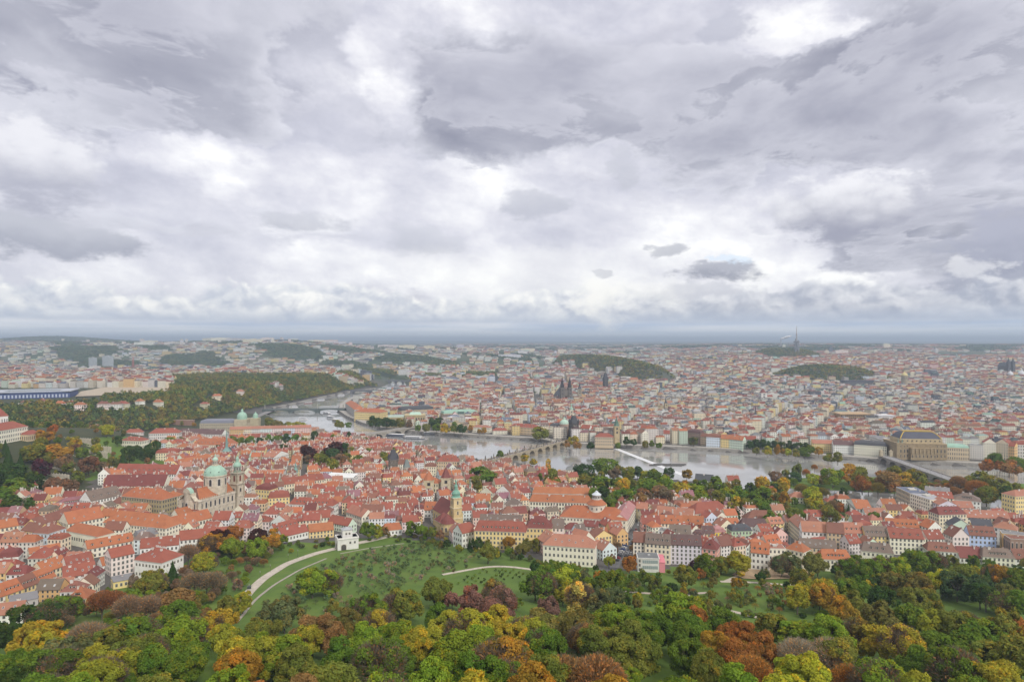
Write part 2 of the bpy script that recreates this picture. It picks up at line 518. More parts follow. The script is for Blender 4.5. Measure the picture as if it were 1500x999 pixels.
def raw_mesh(name, v, f, c, mi, uv, mats, vidx=None, attr_name='Col'):
    me = bpy.data.meshes.new(name)
    nl = int(f.sum())
    me.vertices.add(len(v)); me.vertices.foreach_set('co', v.ravel())
    me.loops.add(nl)
    me.loops.foreach_set('vertex_index', np.arange(nl, dtype=np.int32) if vidx is None else vidx.astype(np.int32).ravel())
    me.polygons.add(len(f))
    st = np.concatenate([[0], np.cumsum(f)[:-1]]).astype(np.int32)
    me.polygons.foreach_set('loop_start', st)
    me.polygons.foreach_set('loop_total', f)
    if mi is not None: me.polygons.foreach_set('material_index', mi)
    if c is not None:
        a = me.attributes.new(attr_name, 'FLOAT_COLOR', 'FACE')
        cc = np.ones((len(c), 4), np.float32); cc[:, :3] = c
        a.data.foreach_set('color', cc.ravel())
    if uv is not None:
        l = me.uv_layers.new(name='UVMap')
        l.data.foreach_set('uv', uv.ravel())
    used = sorted(set(mi.tolist())) if mi is not None else [0]
    if mi is not None and len(mats) > 1:
        remap = {k: i for i, k in enumerate(used)}
        me.polygons.foreach_set('material_index', np.array([remap[k] for k in mi.tolist()], np.int32))
        for k in used: me.materials.append(mats[k])
    else:
        me.materials.append(mats[0])
    me.update(calc_edges=True)
    return me

def tag(o, label=None, cat=None, group=None, kind=None):
    if label: o['label'] = label
    if cat: o['category'] = cat
    if group: o['group'] = group
    if kind: o['kind'] = kind
    return o

def empty(name, loc, rz=0.0):
    o = bpy.data.objects.new(name, None)
    o.location = loc
    o.rotation_euler = (0, 0, rz)
    COL.objects.link(o)
    return o

def put(name, me, parent=None, loc=(0, 0, 0), rz=0.0, sc=None):
    o = bpy.data.objects.new(name, me)
    o.location = loc
    o.rotation_euler = (0, 0, rz)
    if sc is not None: o.scale = sc if isinstance(sc, tuple) else (sc, sc, sc)
    if parent is not None: o.parent = parent
    COL.objects.link(o)
    return o

# ------------------------------------------------------------------ lie of the land
def SS(a, b, x):
    t = np.clip((np.asarray(x, float) - a) / (b - a), 0, 1)
    return t * t * (3 - 2 * t)

HILL_Y = [-400, 0, 60, 120, 200, 270, 350, 430, 540, 620, 700, 5000]
HILL_Z = [170, 128, 120, 105, 78, 57, 43, 29, 17, 8, 5, 5]
FAR_Y = [0, 2500, 3700, 5000, 7000, 10000, 20000, 60000]
FAR_Z = [0, 0, 12, 34, 72, 105, 148, 176]

def wig(X, Y, s, k=0.0):
    return (np.sin(X / s + k) * np.cos(Y / (s * 1.3) + 1.7 * k) + 0.5 * np.sin(X / (s * .43) + Y / (s * .6) + k)) / 1.5

def ground(X, Y):
    X = np.asarray(X, float); Y = np.asarray(Y, float)
    Yh = Y + 0.25 * np.abs(X) * np.where(X > 0, 1.0, 1.0)
    hill = np.interp(Yh, HILL_Y, HILL_Z)
    town = 5 + 14 * SS(-100, -350, X) * (1 - SS(950, 1200, Y)) + 38 * SS(-430, -680, X) * SS(640, 800, Y) * (1 - SS(1040, 1260, Y))
    z = np.log(np.exp(np.clip(hill, 0, 300) / 6.0) + np.exp(town / 6.0)) * 6.0 - 6.0 * np.log(2) * np.exp(-np.abs(hill - town) / 8.0)
    s = X / np.maximum(Y, 50.0)
    # Letna plateau with its wooded face
    yf = np.interp(s, [-0.9, -0.66, -0.55, -0.4, -0.2], [1070, 1090, 1180, 1470, 2250])
    u = X - 0.13 * (Y - 1790)
    let = 45 * SS(0, 250, Y - yf) * (1 - SS(2750, 3100, Y)) * (1 - SS(-800, -660, u))
    far = np.interp(Y, FAR_Y, FAR_Z)
    left = 92 * SS(4300, 5100, Y + 260 * wig(X, Y, 500)) * (1 - SS(-0.42, -0.12, s)) * (1 - SS(6500, 12000, Y))
    left = left + 45 * SS(3900, 4700, Y + 300 * wig(X, Y, 430, 2)) * SS(-0.5, -0.3, s) * (1 - SS(-0.05, 0.08, s)) * (1 - SS(6000, 9000, Y))
    dvh = 66 * np.exp(-(((X + 6300) / 640) ** 2 + ((Y - 9300) / 900) ** 2))
    dvh = dvh + 40 * np.exp(-(((X + 5600) / 800) ** 2 + ((Y - 9300) / 900) ** 2))
    tx, ty = 344 - 600, 4300 - 2950
    tt = np.clip(((X - 600) * tx + (Y - 2950) * ty) / (tx * tx + ty * ty), 0, 1)
    dd = np.hypot(X - (600 + tt * tx), Y - (2950 + tt * ty))
    vit = (58 + 22 * np.sin(tt * 3.1)) * (1 - SS(20, 135, dd))
    rie = 48 * (1 - SS(0.25, 1.0, np.hypot((X - 1400) / 290, (Y - 3000) / 300)))
    para = 46 * (1 - SS(0.3, 1.0, np.hypot((X - 1800) / 260, (Y - 4500) / 420)))
    plat = 48 * SS(2700, 3900, Y) * SS(0.1, 0.33, s) * (1 - SS(7000, 12000, Y))
    und = 7 * wig(X, Y, 900, 1.0) * SS(3000, 6000, Y) + 9 * wig(X, Y, 2600, 3.0) * SS(8000, 16000, Y)
    ridge = 24 * np.exp(-((Y - 26000) / 3000) ** 2) * (1 + wig(X, Y, 5000, 2.0))
    return z + let + far + left + dvh + vit + rie + para + plat + und + ridge

def gz(x, y): return float(ground(x, y))

def at(px, py, z):
    """world point at height z that the photo shows at pixel (px, py)"""
    Y = (H - z) / ((py - CY) / F)
    return (px - CX) / F * Y, Y

def on_ground(px, py, lift=0.0):
    z = 10.0
    for _ in range(30):
        x, y = at(px, py, min(z + lift, H - 3))
        z = 0.5 * z + 0.5 * gz(x, y)
    return x, y, z

FAR_BANK = [(1750, 690), (1500, 686), (1440, 684), (1300, 678), (1235, 673), (1180, 670), (1100, 664), (1000, 659), (905, 656), (868, 655), (815, 652), (790, 646.5), (740, 643.5), (700, 641), (650, 638), (600, 634), (560, 630), (530, 622), (508, 612), (496, 604), (498, 595), (508, 587), (530, 580), (560, 577.3), (583, 574.6), (590, 571), (596, 567), (597, 562), (593, 558), (560, 551), (520, 547)]
NEAR_BANK = [(500, 547.5), (545, 552), (572, 558), (572, 561), (562, 565), (551, 570), (535, 572.3), (512, 574.5), (477, 582), (440, 591), (400, 599), (385, 604), (392, 611), (410, 621), (440, 630), (460, 637), (480, 641), (505, 645), (560, 652), (600, 660), (640, 668), (690, 675), (740, 679), (790, 686), (812, 693), (850, 700), (900, 704), (960, 705), (1000, 708), (1045, 714), (1100, 722), (1160, 731), (1240, 745), (1315, 752), (1420, 766), (1800, 790)]
ISLAND = [(1112, 711), (1130, 703), (1200, 699), (1300, 699), (1400, 704), (1500, 709), (1580, 716), (1560, 730), (1430, 733), (1310, 723), (1240, 719), (1160, 716)]
FB = [at(x, y, 0) for x, y in FAR_BANK]
NB = [at(x, y, 0) for x, y in NEAR_BANK]
ISL = [at(x, y, 0) for x, y in ISLAND]
RIVER = FB + NB

def inside(poly, X, Y):
    X = np.asarray(X, float); Y = np.asarray(Y, float)
    r = np.zeros(X.shape, bool)
    n = len(poly)
    for i in range(n):
        x0, y0 = poly[i]; x1, y1 = poly[(i + 1) % n]
        c = ((y0 > Y) != (y1 > Y))
        with np.errstate(divide='ignore', invalid='ignore'):
            r ^= c & (X < (x1 - x0) * (Y - y0) / (y1 - y0 + 1e-12) + x0)
    return r

def seg_dist(poly, X, Y, closed=True):
    X = np.asarray(X, float); Y = np.asarray(Y, float)
    d = np.full(X.shape, 1e9)
    n = len(poly)
    for i in range(n if closed else n - 1):
        x0, y0 = poly[i]; x1, y1 = poly[(i + 1) % n]
        ax, ay = x1 - x0, y1 - y0
        t = np.clip(((X - x0) * ax + (Y - y0) * ay) / (ax * ax + ay * ay + 1e-9), 0, 1)
        d = np.minimum(d, np.hypot(X - x0 - t * ax, Y - y0 - t * ay))
    return d

def in_water(X, Y):
    return inside(RIVER, X, Y) & ~inside(ISL, X, Y)

# green of the hillside: everything nearer than this line (X -> Y)
GREEN_PX = [(-60, 905), (40, 905), (100, 895), (180, 850), (215, 845), (262, 828), (310, 800), (400, 795), (480, 795), (560, 785), (640, 792), (690, 803), (780, 818), (870, 832), (935, 838), (1040, 826), (1175, 830), (1245, 833), (1310, 822), (1355, 815), (1440, 822), (1560, 830)]
GREEN = [on_ground(x, y)[:2] for x, y in GREEN_PX]
_gx = np.array([p[0] / p[1] for p in GREEN]); _gy = np.array([p[1] for p in GREEN])
def green_y(X, Y):
    """depth at which the park ends and the town begins, along the azimuth of (X, Y)"""
    return np.interp(np.asarray(X) / np.maximum(np.asarray(Y), 1.0), _gx, _gy)

def pxpoly(pts, lift=0.0):
    return [on_ground(x, y, lift)[:2] for x, y in pts]

OPEN = {   # places without houses
    'castle_garden': pxpoly([(-80, 700), (-20, 655), (60, 655), (110, 640), (205, 650), (262, 668), (240, 690), (150, 700), (112, 712), (70, 712), (34, 735), (-80, 760)]),
    'beech_garden': pxpoly([(448, 678), (470, 672), (500, 668), (530, 678), (520, 690), (478, 690), (455, 684)]),
    'dark_tree': pxpoly([(690, 722), (722, 722), (724, 735), (692, 740)]),
    'island_park': pxpoly([(846, 702), (900, 706), (1000, 709), (1110, 724), (1160, 733), (1245, 747), (1236, 764), (1158, 766), (1080, 752), (1068, 738), (1010, 742), (1000, 735), (950, 732), (905, 735), (862, 722), (840, 718)]),
    'car_street': pxpoly([(872, 840), (935, 842), (948, 752), (930, 748), (915, 800), (893, 812)]),
    'tram_street': pxpoly([(1150, 815), (1172, 812), (1150, 770), (1143, 772)]),
    'parliament_trees': pxpoly([(340, 650), (460, 645), (470, 655), (345, 662)]),
}
OPEN_L = list(OPEN.values())

def terrain():
    def axis(lo, hi, step, far_lo, far_hi, grow):
        a = list(np.arange(lo, hi + .1, step))
        s, x = step, hi
        while x < far_hi:
            s *= grow; x += s; a.append(x)
        s, x, b = step, lo, []
        while x > far_lo:
            s *= grow; x -= s; b.append(x)
        return np.array(b[::-1] + a)
    xs = axis(-900, 1000, 9, -45000, 45000, 1.07)
    ys = axis(1716, 3850, 15, 1700, 45000, 1.05)
    ys = np.concatenate([axis(-40, 1700, 9, -600, 1700, 1.2), ys[ys > 1705]])
    X, Y = np.meshgrid(xs, ys)
    Z = ground(X, Y)
    wat = in_water(X, Y)
    dr = seg_dist(RIVER, X, Y)
    di = seg_dist(ISL, X, Y)
    isl = inside(ISL, X, Y)
    Z = np.where(isl, np.minimum(2.2, 0.3 + di * 0.25), Z)
    Z = np.where(wat, -4.0, Z)
    nx, ny = len(xs), len(ys)
    v = np.stack([X, Y, Z], -1).reshape(-1, 3).astype(np.float32)
    i = np.arange((ny - 1) * (nx - 1)); r, c = i // (nx - 1), i % (nx - 1)
    q = np.stack([r * nx + c, r * nx + c + 1, (r + 1) * nx + c + 1, (r + 1) * nx + c], 1)
    cx = (X[:-1, :-1] + X[1:, 1:]).ravel() / 2; cy = (Y[:-1, :-1] + Y[1:, 1:]).ravel() / 2
    K = np.zeros((len(cx), 3), np.float32)
    gr = (cy < green_y(cx, cy)) & (np.abs(cx) < cy * 1.2 + 80) | (cy < 60)
    for k_ in ('castle_garden', 'beech_garden', 'dark_tree', 'island_park', 'parliament_trees'):
        gr |= inside(OPEN[k_], cx, cy)
    K[:, 0] = np.where(gr | inside(ISL, cx, cy), 1, 0)
    s = cx / np.maximum(cy, 50)
    zf = ground(cx, cy)
    letna = (zf > 12) & (cy > 1150) & (s < -0.15) & (cy < 2700)
    K[:, 1] = np.where(letna, 1, 0)
    K[:, 1] = np.where((s < -0.62) & (cy > 640) & (cy < 1300) | (s < -0.30) & (s > -.8) & (zf < 70) & (cy > np.interp(s, [-.8, -.62, -.5, -.3], [900, 960, 1120, 1420])) & (cy < 1700), 1, K[:, 1])
    K[:, 2] = np.where(cy > 2300, SS(2400, 3400, cy), 0)
    me = raw_mesh('ground', v, np.full(len(q), 4, np.int32), K, None, None, [M['ground']], q, 'Kind')
    me.shade_smooth()
    o = put('ground', me)
    tag(o, kind='structure')
    # water sheet
    xs = [p[0] for p in RIVER]; ys = [p[1] for p in RIVER]
    b = MB()
    b.face([(min(xs) - 300, min(ys) - 60, 0), (max(xs) + 100, min(ys) - 60, 0), (max(xs) + 100, max(ys) + 100, 0), (min(xs) - 300, max(ys) + 100, 0)], (0.02, 0.02, 0.02), 0)
    tag(b.build('river', mats=[M['water']]), kind='structure')
terrain()

def haze():
    bpy_b = MB()
    bpy_b.box(-46000, 46000, -700, 46000, -6.0, 345.0, (1, 1, 1), 0, top=True, bot=True)
    m = bpy.data.materials.new('haze_air')
    m.use_nodes = True
    t = m.node_tree
    t.nodes.clear()
    o = t.nodes.new('ShaderNodeOutputMaterial')
    v = t.nodes.new('ShaderNodeVolumePrincipled')
    v.inputs['Color'].default_value = (0.69, 0.83, 1.0, 1)
    v.inputs['Density'].default_value = HAZE
    v.inputs['Anisotropy'].default_value = 0.25
    t.links.new(v.outputs[0], o.inputs['Volume'])
    ob = bpy_b.build('haze', mats=[m])
    tag(ob, kind='stuff')
HAZE = 1.02e-4
haze()
# ------------------------------------------------------------------ colours (base colours, linear)
WC = {  # walls
    'white': (0.870, 0.870, 0.818), 'cream': (0.854, 0.758, 0.554), 'pale cream': (0.870, 0.830, 0.674), 'yellow': (0.870, 0.686, 0.303), 'bright yellow': (0.870, 0.686, 0.087),
    'tan': (0.674, 0.518, 0.326), 'sandstone': (0.578, 0.471, 0.315), 'grey': (0.518, 0.494, 0.458), 'pale grey': (0.711, 0.686, 0.638), 'pink': (0.830, 0.578, 0.518), 'pale pink': (0.870, 0.758, 0.711),
    'pale blue': (0.674, 0.770, 0.870), 'blue': (0.494, 0.638, 0.870), 'pale green': (0.674, 0.806, 0.651), 'green': (0.494, 0.711, 0.471), 'mint': (0.734, 0.842, 0.806), 'brown': (0.336, 0.224, 0.168),
    'olive stone': (0.403, 0.336, 0.179), 'grey stone': (0.370, 0.336, 0.291), 'salmon': (0.870, 0.423, 0.351), 'lilac grey': (0.734, 0.711, 0.782), 'dark stone': (0.09, 0.085, 0.085), 'dark glass': (0.06, 0.08, 0.13), 'ochre': (0.758, 0.494, 0.207),
}
RC = {  # roofs
    'orange': (0.411, 0.143, 0.060), 'red': (0.303, 0.087, 0.055), 'deep red': (0.196, 0.054, 0.044), 'red brown': (0.230, 0.099, 0.067), 'brown': (0.186, 0.141, 0.111), 'salmon': (0.392, 0.174, 0.111),
    'mauve': (0.270, 0.128, 0.143), 'slate': (0.075, 0.080, 0.092), 'grey': (0.22, 0.22, 0.225), 'pale grey': (0.40, 0.41, 0.42), 'copper green': (0.32, 0.50, 0.40), 'dark green': (0.075, 0.13, 0.12), 'white': (0.72, 0.72, 0.74), 'blue grey': (0.14, 0.17, 0.23), 'pink': (0.431, 0.210, 0.209), 'umber': (0.128, 0.074, 0.071),
}
TRIM = (0.68, 0.66, 0.60)
GLASS = (0.02, 0.023, 0.027)

def jit(c, r, k=0.10):
    f = 1 + r.uniform(-k, k)
    return tuple(max(0.0, min(1.0, x * f * (1 + r.uniform(-k, k) * 0.4))) for x in c)

# ------------------------------------------------------------------ walls and roofs
def wall_geom(b, W, D, h, typ, r, col, storeys, shade_windows=True, base=4.0, cellw=3.0):
    x, y = W / 2, D / 2
    b.box(-x, x, -y, y, -base, 0, col, WALL, top=False)
    cells = (max(1, round(W / cellw)), max(1, round(D / (cellw + .3))), storeys) if shade_windows else None
    b.box(-x, x, -y, y, 0, h, col, WALL, top=False, cells=cells)
    # string course under the eaves
    if typ == 'gable':
        for sx in (-1, 1):
            p = [(sx * x, -sx * y, h), (sx * x, sx * y, h), (sx * x, 0, h + r)] if sx > 0 else [(-x, y, h), (-x, -y, h), (-x, 0, h + r)]
            b.face(p, col, WALL)
    elif typ == 'cross':
        b.face([(-x, -y, h), (x, -y, h), (0, -y, h + r)], col, WALL)
        b.face([(x, y, h), (-x, y, h), (0, y, h + r)], col, WALL)

def roof_geom(b, W, D, h, typ, r, col, mt=ROOF, ov=0.5):
    x, y = W / 2, D / 2
    if typ in ('gable', 'cross'):
        if typ == 'gable':
            ze = h - r / y * ov
            a = x + 0.2
            b.slab([(-a, -y - ov, ze + .3), (a, -y - ov, ze + .3), (a, 0, h + r + .3), (-a, 0, h + r + .3)], .28, col, mt)
            b.slab([(a, y + ov, ze + .3), (-a, y + ov, ze + .3), (-a, 0, h + r + .3), (a, 0, h + r + .3)], .28, col, mt)
        else:
            ze = h - r / x * ov
            a = y + 0.2
            b.slab([(-x - ov, a, ze + .3), (-x - ov, -a, ze + .3), (0, -a, h + r + .3), (0, a, h + r + .3)], .28, col, mt)
            b.slab([(x + ov, -a, ze + .3), (x + ov, a, ze + .3), (0, a, h + r + .3), (0, -a, h + r + .3)], .28, col, mt)
    elif typ in ('hip', 'half'):
        X, Y = x + ov, y + ov
        k = 0.95 if typ == 'hip' else 0.4
        if W >= D: rx, ry = max(0.3, X - Y * k), 0.0
        else: rx, ry = 0.0, max(0.3, Y - X * k)
        z0, z1 = h + .05, h + r
        P = [(-X, -Y, z0), (X, -Y, z0), (X, Y, z0), (-X, Y, z0)]
        if W >= D:
            A, B = (-rx, 0, z1), (rx, 0, z1)
            b.face([P[0], P[1], B, A], col, mt); b.face([P[1], P[2], B], col, mt)
            b.face([P[2], P[3], A, B], col, mt); b.face([P[3], P[0], A], col, mt)
        else:
            A, B = (0, -ry, z1), (0, ry, z1)
            b.face([P[0], P[1], A], col, mt); b.face([P[1], P[2], B, A], col, mt)
            b.face([P[2], P[3], B], col, mt); b.face([P[3], P[0], A, B], col, mt)
        Q = [(px, py, z0 - .25) for px, py, _ in P]
        for i in range(4):
            j = (i + 1) % 4
            b.face([Q[i], Q[j], P[j], P[i]], TRIM, PLAIN)
        b.face(Q[::-1], TRIM, PLAIN)
    elif typ == 'mans':
        X, Y, s = x + .3, y + .3, 1.5
        lo = r * 0.62
        P = [(-X, -Y, h), (X, -Y, h), (X, Y, h), (-X, Y, h)]
        Q = [(-X + s, -Y + s, h + lo), (X - s, -Y + s, h + lo), (X - s, Y - s, h + lo), (-X + s, Y - s, h + lo)]
        for i in range(4):
            j = (i + 1) % 4
            b.face([P[i], P[j], Q[j], Q[i]], col, mt)
        b.face(P[::-1], TRIM, PLAIN)
        rx = max(.3, X - Y)
        A, B = (-rx, 0, h + r), (rx, 0, h + r)
        b.face([Q[0], Q[1], B, A], col, mt); b.face([Q[1], Q[2], B], col, mt)
        b.face([Q[2], Q[3], A, B], col, mt); b.face([Q[3], Q[0], A], col, mt)
    elif typ == 'flat':
        b.box(-x - .15, x + .15, -y - .15, y + .15, h, h + .25, TRIM, PLAIN)
        b.box(-x + .25, x - .25, -y + .25, y - .25, h + .25, h + .32, col, mt)
        if r > 0.6:
            b.box(-x * .3, x * .15, -y * .4, y * .3, h + .3, h + r, tuple(c * .8 for c in TRIM), PLAIN)
    elif typ == 'shed':
        b.slab([(-x - .2, -y - .4, h + .25), (x + .2, -y - .4, h + .25), (x + .2, y + .2, h + r + .25), (-x - .2, y + .2, h + r + .25)], .25, col, mt)

# shared small parts -------------------------------------------------------
def chimney_mesh(w, d, hh, col):
    b = MB()
    b.box(-w / 2, w / 2, -d / 2, d / 2, -3.2, 0, col, PLAIN)
    b.box(-w / 2 - .12, w / 2 + .12, -d / 2 - .12, d / 2 + .12, 0, .22, tuple(c * .9 for c in col), PLAIN)
    for k in (-.25, .25):
        b.box(k * w - .16, k * w + .16, -.16, .16, .22, .55, (0.30, 0.13, 0.09), ROOF)
    return b.mesh('chimney')

def dormer_mesh(rc, w=1.5, hh=1.5, face=(0.72, 0.69, 0.62)):
    b = MB()
    b.box(-w / 2, w / 2, 0, 3.2, 0, hh, face, PLAIN, top=False)
    b.box(-w / 2 + .28, w / 2 - .28, -.05, 0, .3, hh - .2, GLASS, PANE)
    b.slab([(-w / 2 - .2, -.3, hh), (0, -.3, hh + .7), (0, 3.6, hh + .7), (-w / 2 - .2, 3.6, hh)], .12, rc, ROOF)
    b.slab([(0, -.3, hh + .7), (w / 2 + .2, -.3, hh), (w / 2 + .2, 3.6, hh), (0, 3.6, hh + .7)], .12, rc, ROOF)
    return b.mesh('dormer')

def skylight_mesh(col):
    b = MB()
    b.box(-.55, .55, -.8, .8, -.1, .10, TRIM, PLAIN)
    b.box(-.42, .42, -.67, .67, .10, .13, col, PANE)
    return b.mesh('skylight')

def window_mesh(w=1.2, h=1.9, trim=TRIM):
    b = MB()
    b.box(-w / 2 - .2, w / 2 + .2, -.05, 0, -h / 2 - .2, h / 2 + .26, trim, PLAIN)
    b.box(-w / 2, w / 2, -.08, -.05, -h / 2, h / 2, GLASS, PANE)
    b.box(-.035, .035, -.11, -.08, -h / 2, h / 2, trim, PLAIN)
    b.box(-w / 2, w / 2, -.11, -.08, h * .14, h * .14 + .07, trim, PLAIN)
    return b.mesh('window')

CHIM = [chimney_mesh(1.0, .8, 2, (0.70, 0.66, 0.60)), chimney_mesh(1.7, .8, 2, (0.74, 0.71, 0.66)), chimney_mesh(.8, .8, 2, (0.55, 0.42, 0.34))]
DORM = {k: dormer_mesh(RC[k]) for k in ('orange', 'red', 'deep red', 'brown', 'red brown', 'salmon')}
SKYL = [skylight_mesh((0.10, 0.11, 0.13)), skylight_mesh((0.42, 0.45, 0.50))]
WIN = [window_mesh(), window_mesh(1.1, 1.6, (0.62, 0.57, 0.47)), window_mesh(1.4, 2.4, (0.60, 0.55, 0.46))]

FOOT = []          # footprints already built on: x, y, yaw, W, D

def clear_of(x, y, r):
    for fx, fy, a, W, D in FOOT:
        dx, dy = x - fx, y - fy
        if abs(dx) + abs(dy) > 200: continue
        c, s = math.cos(a), math.sin(a)
        u, v = dx * c + dy * s, -dx * s + dy * c
        if abs(u) < W / 2 + r and abs(v) < D / 2 + r: return False
    return True

def slope_at(typ, W, D, h, r, u, t):
    """point on the front slope, t of the way up"""
    return (u, -D / 2 * (1 - t), h + r * t)

def build_house(name, x, y, z, yaw, W, D, h, typ, r, wcol, rcol, storeys, rng, dorm=0, chim=2, sky=0, real=True, rname='red', wstyle=0, skyc=0):
    root = empty(name, (x, y, z), yaw)
    FOOT.append((x, y, yaw, W, D))
    w = MB(); wall_geom(w, W, D, h, typ, r, wcol, storeys, not real)
    if real:   # plinth line and cornice
        cc = tuple(min(1, c * 1.08) for c in wcol)
        w.box(-W / 2 - .12, W / 2 + .12, -D / 2 - .12, D / 2 + .12, h - .55, h - .1, cc, PLAIN)
        if storeys > 2:
            zz = h / storeys
            w.box(-W / 2 - .07, W / 2 + .07, -D / 2 - .07, D / 2 + .07, zz - .15, zz + .1, cc, PLAIN)
    w.build('wall', root)
    rb = MB(); roof_geom(rb, W, D, h, typ, r, rcol)
    ro = rb.build('roof', root)
    ns, nd = max(1, chim), dorm
    for k in range(chim):
        u = (-.5 + (k + .5) / ns + rng.uniform(-.12, .12) / ns) * W * .9
        me = CHIM[rng.choice((0, 0, 1, 1, 2))]
        if typ == 'cross':
            put('chimney', me, ro, (rng.choice((-1, 1)) * W * .16, u / W * D, h + r * .68 + 1.5))
        elif typ in ('flat', 'shed'):
            put('chimney', me, ro, (u, D * .2, h + 1.6))
        else:
            lim = max(1.0, W / 2 - (D * .42 if typ == 'hip' else .8))
            u = max(-lim, min(lim, u))
            sd = rng.choice((-1, 1, 1)) * D * .10
            put('chimney', me, ro, (u, sd, h + r * (1 - abs(sd) / (D / 2)) + rng.uniform(1.0, 1.8)))
    dm = DORM.get(rname, DORM['red'])
    if typ in ('gable', 'hip', 'half', 'mans') and dorm:
        lim = W - (D * .75 if typ in ('hip', 'half') else 1.5)
        for k in range(dorm):
            u = (-.5 + (k + .5) / nd) * lim
            t = .30 if typ != 'mans' else .12
            px, py, pz = slope_at(typ, W, D, h, r, u, t)
            put('dormer', dm, ro, (px, py - .1, pz - .2))
    if typ in ('gable', 'hip', 'half') and sky:
        lim = W - (D * .9 if typ == 'hip' else 2.5)
        for k in range(sky):
            u = (-.5 + (k + .5) / sky) * lim + rng.uniform(-.6, .6)
            px, py, pz = slope_at(typ, W, D, h, r, u, rng.choice((.35, .5, .55)))
            o = put('skylight', SKYL[skyc], ro, (px, py, pz + .22))
            o.rotation_euler = (math.atan2(r, D / 2), 0, 0)
    if real:
        n = 0
        sh = h / storeys
        faces = [(W, lambda u: (u, -D / 2), 0.0)]
        # the end wall that is turned to the viewer
        for sgn in (-1, 1):
            nx, ny = sgn * math.cos(yaw), sgn * math.sin(yaw)
            cx, cy = x + nx * W / 2, y + ny * W / 2
            if -(nx * cx + ny * cy) / math.hypot(cx, cy) > 0.12:
                faces.append((D, (lambda s_: (lambda u: (s_ * W / 2, s_ * u)))(sgn), sgn * math.pi / 2))
        for L, fn, a in faces:
            m = max(1, int(round((L - 1.2) / 3.0)))
            for j in range(storeys - 1, -1, -1):
                for i in range(m):
                    if n >= 100: break
                    u = (-.5 + (i + .5) / m) * (L - .9)
                    fx, fy = fn(u)
                    put('window', WIN[wstyle], root, (fx, fy, sh * (j + .52)), a, (1, 1, min(1.0, sh / 3.2)))
                    n += 1
    return root

HAND = []
def B(label, x0, y0, x1, y1, h, d, typ, r, wc, rc, st, dm=0, ch=3, sk=0, cat='house', name='town_house', real=None, ws=0, skc=0, group=None, lift=0.0):
    """a building given by its front eaves line in the photo (left to right), wall height, depth"""
    zg = 10.0
    for _ in range(40):
        X0, Y0 = at(x0, y0, zg + h); X1, Y1 = at(x1, y1, zg + h)
        zg = zg * .5 + .5 * (gz((X0 + X1) / 2, (Y0 + Y1) / 2) + lift)
        zg = max(-2.0, min(zg, 150))
    W = math.hypot(X1 - X0, Y1 - Y0)
    yaw = math.atan2(Y1 - Y0, X1 - X0)
    nx, ny = -math.sin(yaw), math.cos(yaw)
    cx, cy = (X0 + X1) / 2 + nx * d / 2, (Y0 + Y1) / 2 + ny * d / 2
    rng = random.Random(hash(label) & 0xffff if False else sum(map(ord, label)))
    if real is None: real = cy < 760
    o = build_house(name, cx, cy, zg, yaw, W, d, h, typ, r, jit(WC[wc], rng, .04), jit(RC[rc], rng, .08), st, rng, dm, ch, sk, real, rc, ws, skc)
    tag(o, label, cat, group)
    HAND.append((o, label))
    return o
# ------------------------------------------------------------------ the old quarter below the hill, building by building
B('cream school wing with orange gabled roof at the picture edge', -20, 777, 27, 769, 15, 14, 'gable', 5, 'cream', 'orange', 4, ch=2)
B('yellow four-storey house with red brown roof beside the cream school wing', 31, 776, 54, 779, 14, 13, 'gable', 5, 'yellow', 'red brown', 3, ch=2)
B('corner house with one pale blue front and hipped red brown roof', 70, 781.5, 97, 773, 14, 14, 'hip', 5.5, 'pale blue', 'red brown', 3, ch=3)
B('long low cream outbuilding with plain orange roof below the pale blue house', 43, 811, 89, 803, 6.5, 9, 'gable', 3.2, 'pale cream', 'orange', 1, ch=1, ws=1)
B('white villa with steep red mansard and two gables below the yellow houses', -4, 818, 27, 815, 10, 12, 'mans', 6, 'white', 'deep red', 2, dm=3, ch=2)
B('convent chapel block with tall narrow windows and two-tier orange roof', 97, 777, 143, 786, 11, 14, 'half', 5.5, 'pale cream', 'orange', 1, ch=1, ws=2)
B('long convent wing with rows of small windows under a broad orange roof', 151, 765, 243, 774, 13, 17, 'hip', 9, 'pale cream', 'orange', 4, ch=3, sk=7, ws=1)
B('convent cross wing with high plain orange roof behind its chapel', 100, 767, 152, 757, 12, 19, 'gable', 8, 'pale cream', 'orange', 3, ch=1, sk=3)
B('long red brown roofed range running up to the convent', 56, 770, 108, 753, 11, 13, 'gable', 5.5, 'yellow', 'red brown', 3, ch=2, sk=2)
B('yellow stone college wing with four rows of windows beside the domed church', 178, 726.5, 237, 732.5, 17, 18, 'hip', 8, 'olive stone', 'orange', 4, ch=9, sk=5, cat='college', name='college_building', ws=2)
B('white palace with brown roof and dormers between the mauve roof and the college', 133, 733.5, 178, 724, 13, 17, 'gable', 8, 'white', 'brown', 3, dm=4, ch=1)
B('grey house with mauve roof full of small white dormers', 84, 742, 133, 735, 9, 15, 'hip', 6, 'grey', 'mauve', 2, dm=9, ch=2)
B('white palace with hipped red roof standing above the hillside trees', 197, 819.5, 237, 824.5, 13, 20, 'hip', 7, 'white', 'red', 2, ch=6, sk=2, ws=1)
B('pale pink palace wing with stepped cornices beside the white palace', 163, 817, 197, 809.5, 14, 13, 'gable', 5, 'pale pink', 'red', 4, ch=2)
B('red roofed white wing behind the white palace with white chimneys', 205, 803, 262, 797, 11, 14, 'gable', 5.5, 'white', 'red', 2, ch=5, sk=3)
B('ruddy orange house with round dormers above the pale pink palace', 128, 804, 196, 791, 8, 12, 'gable', 5, 'pale cream', 'orange', 2, dm=5, ch=3)
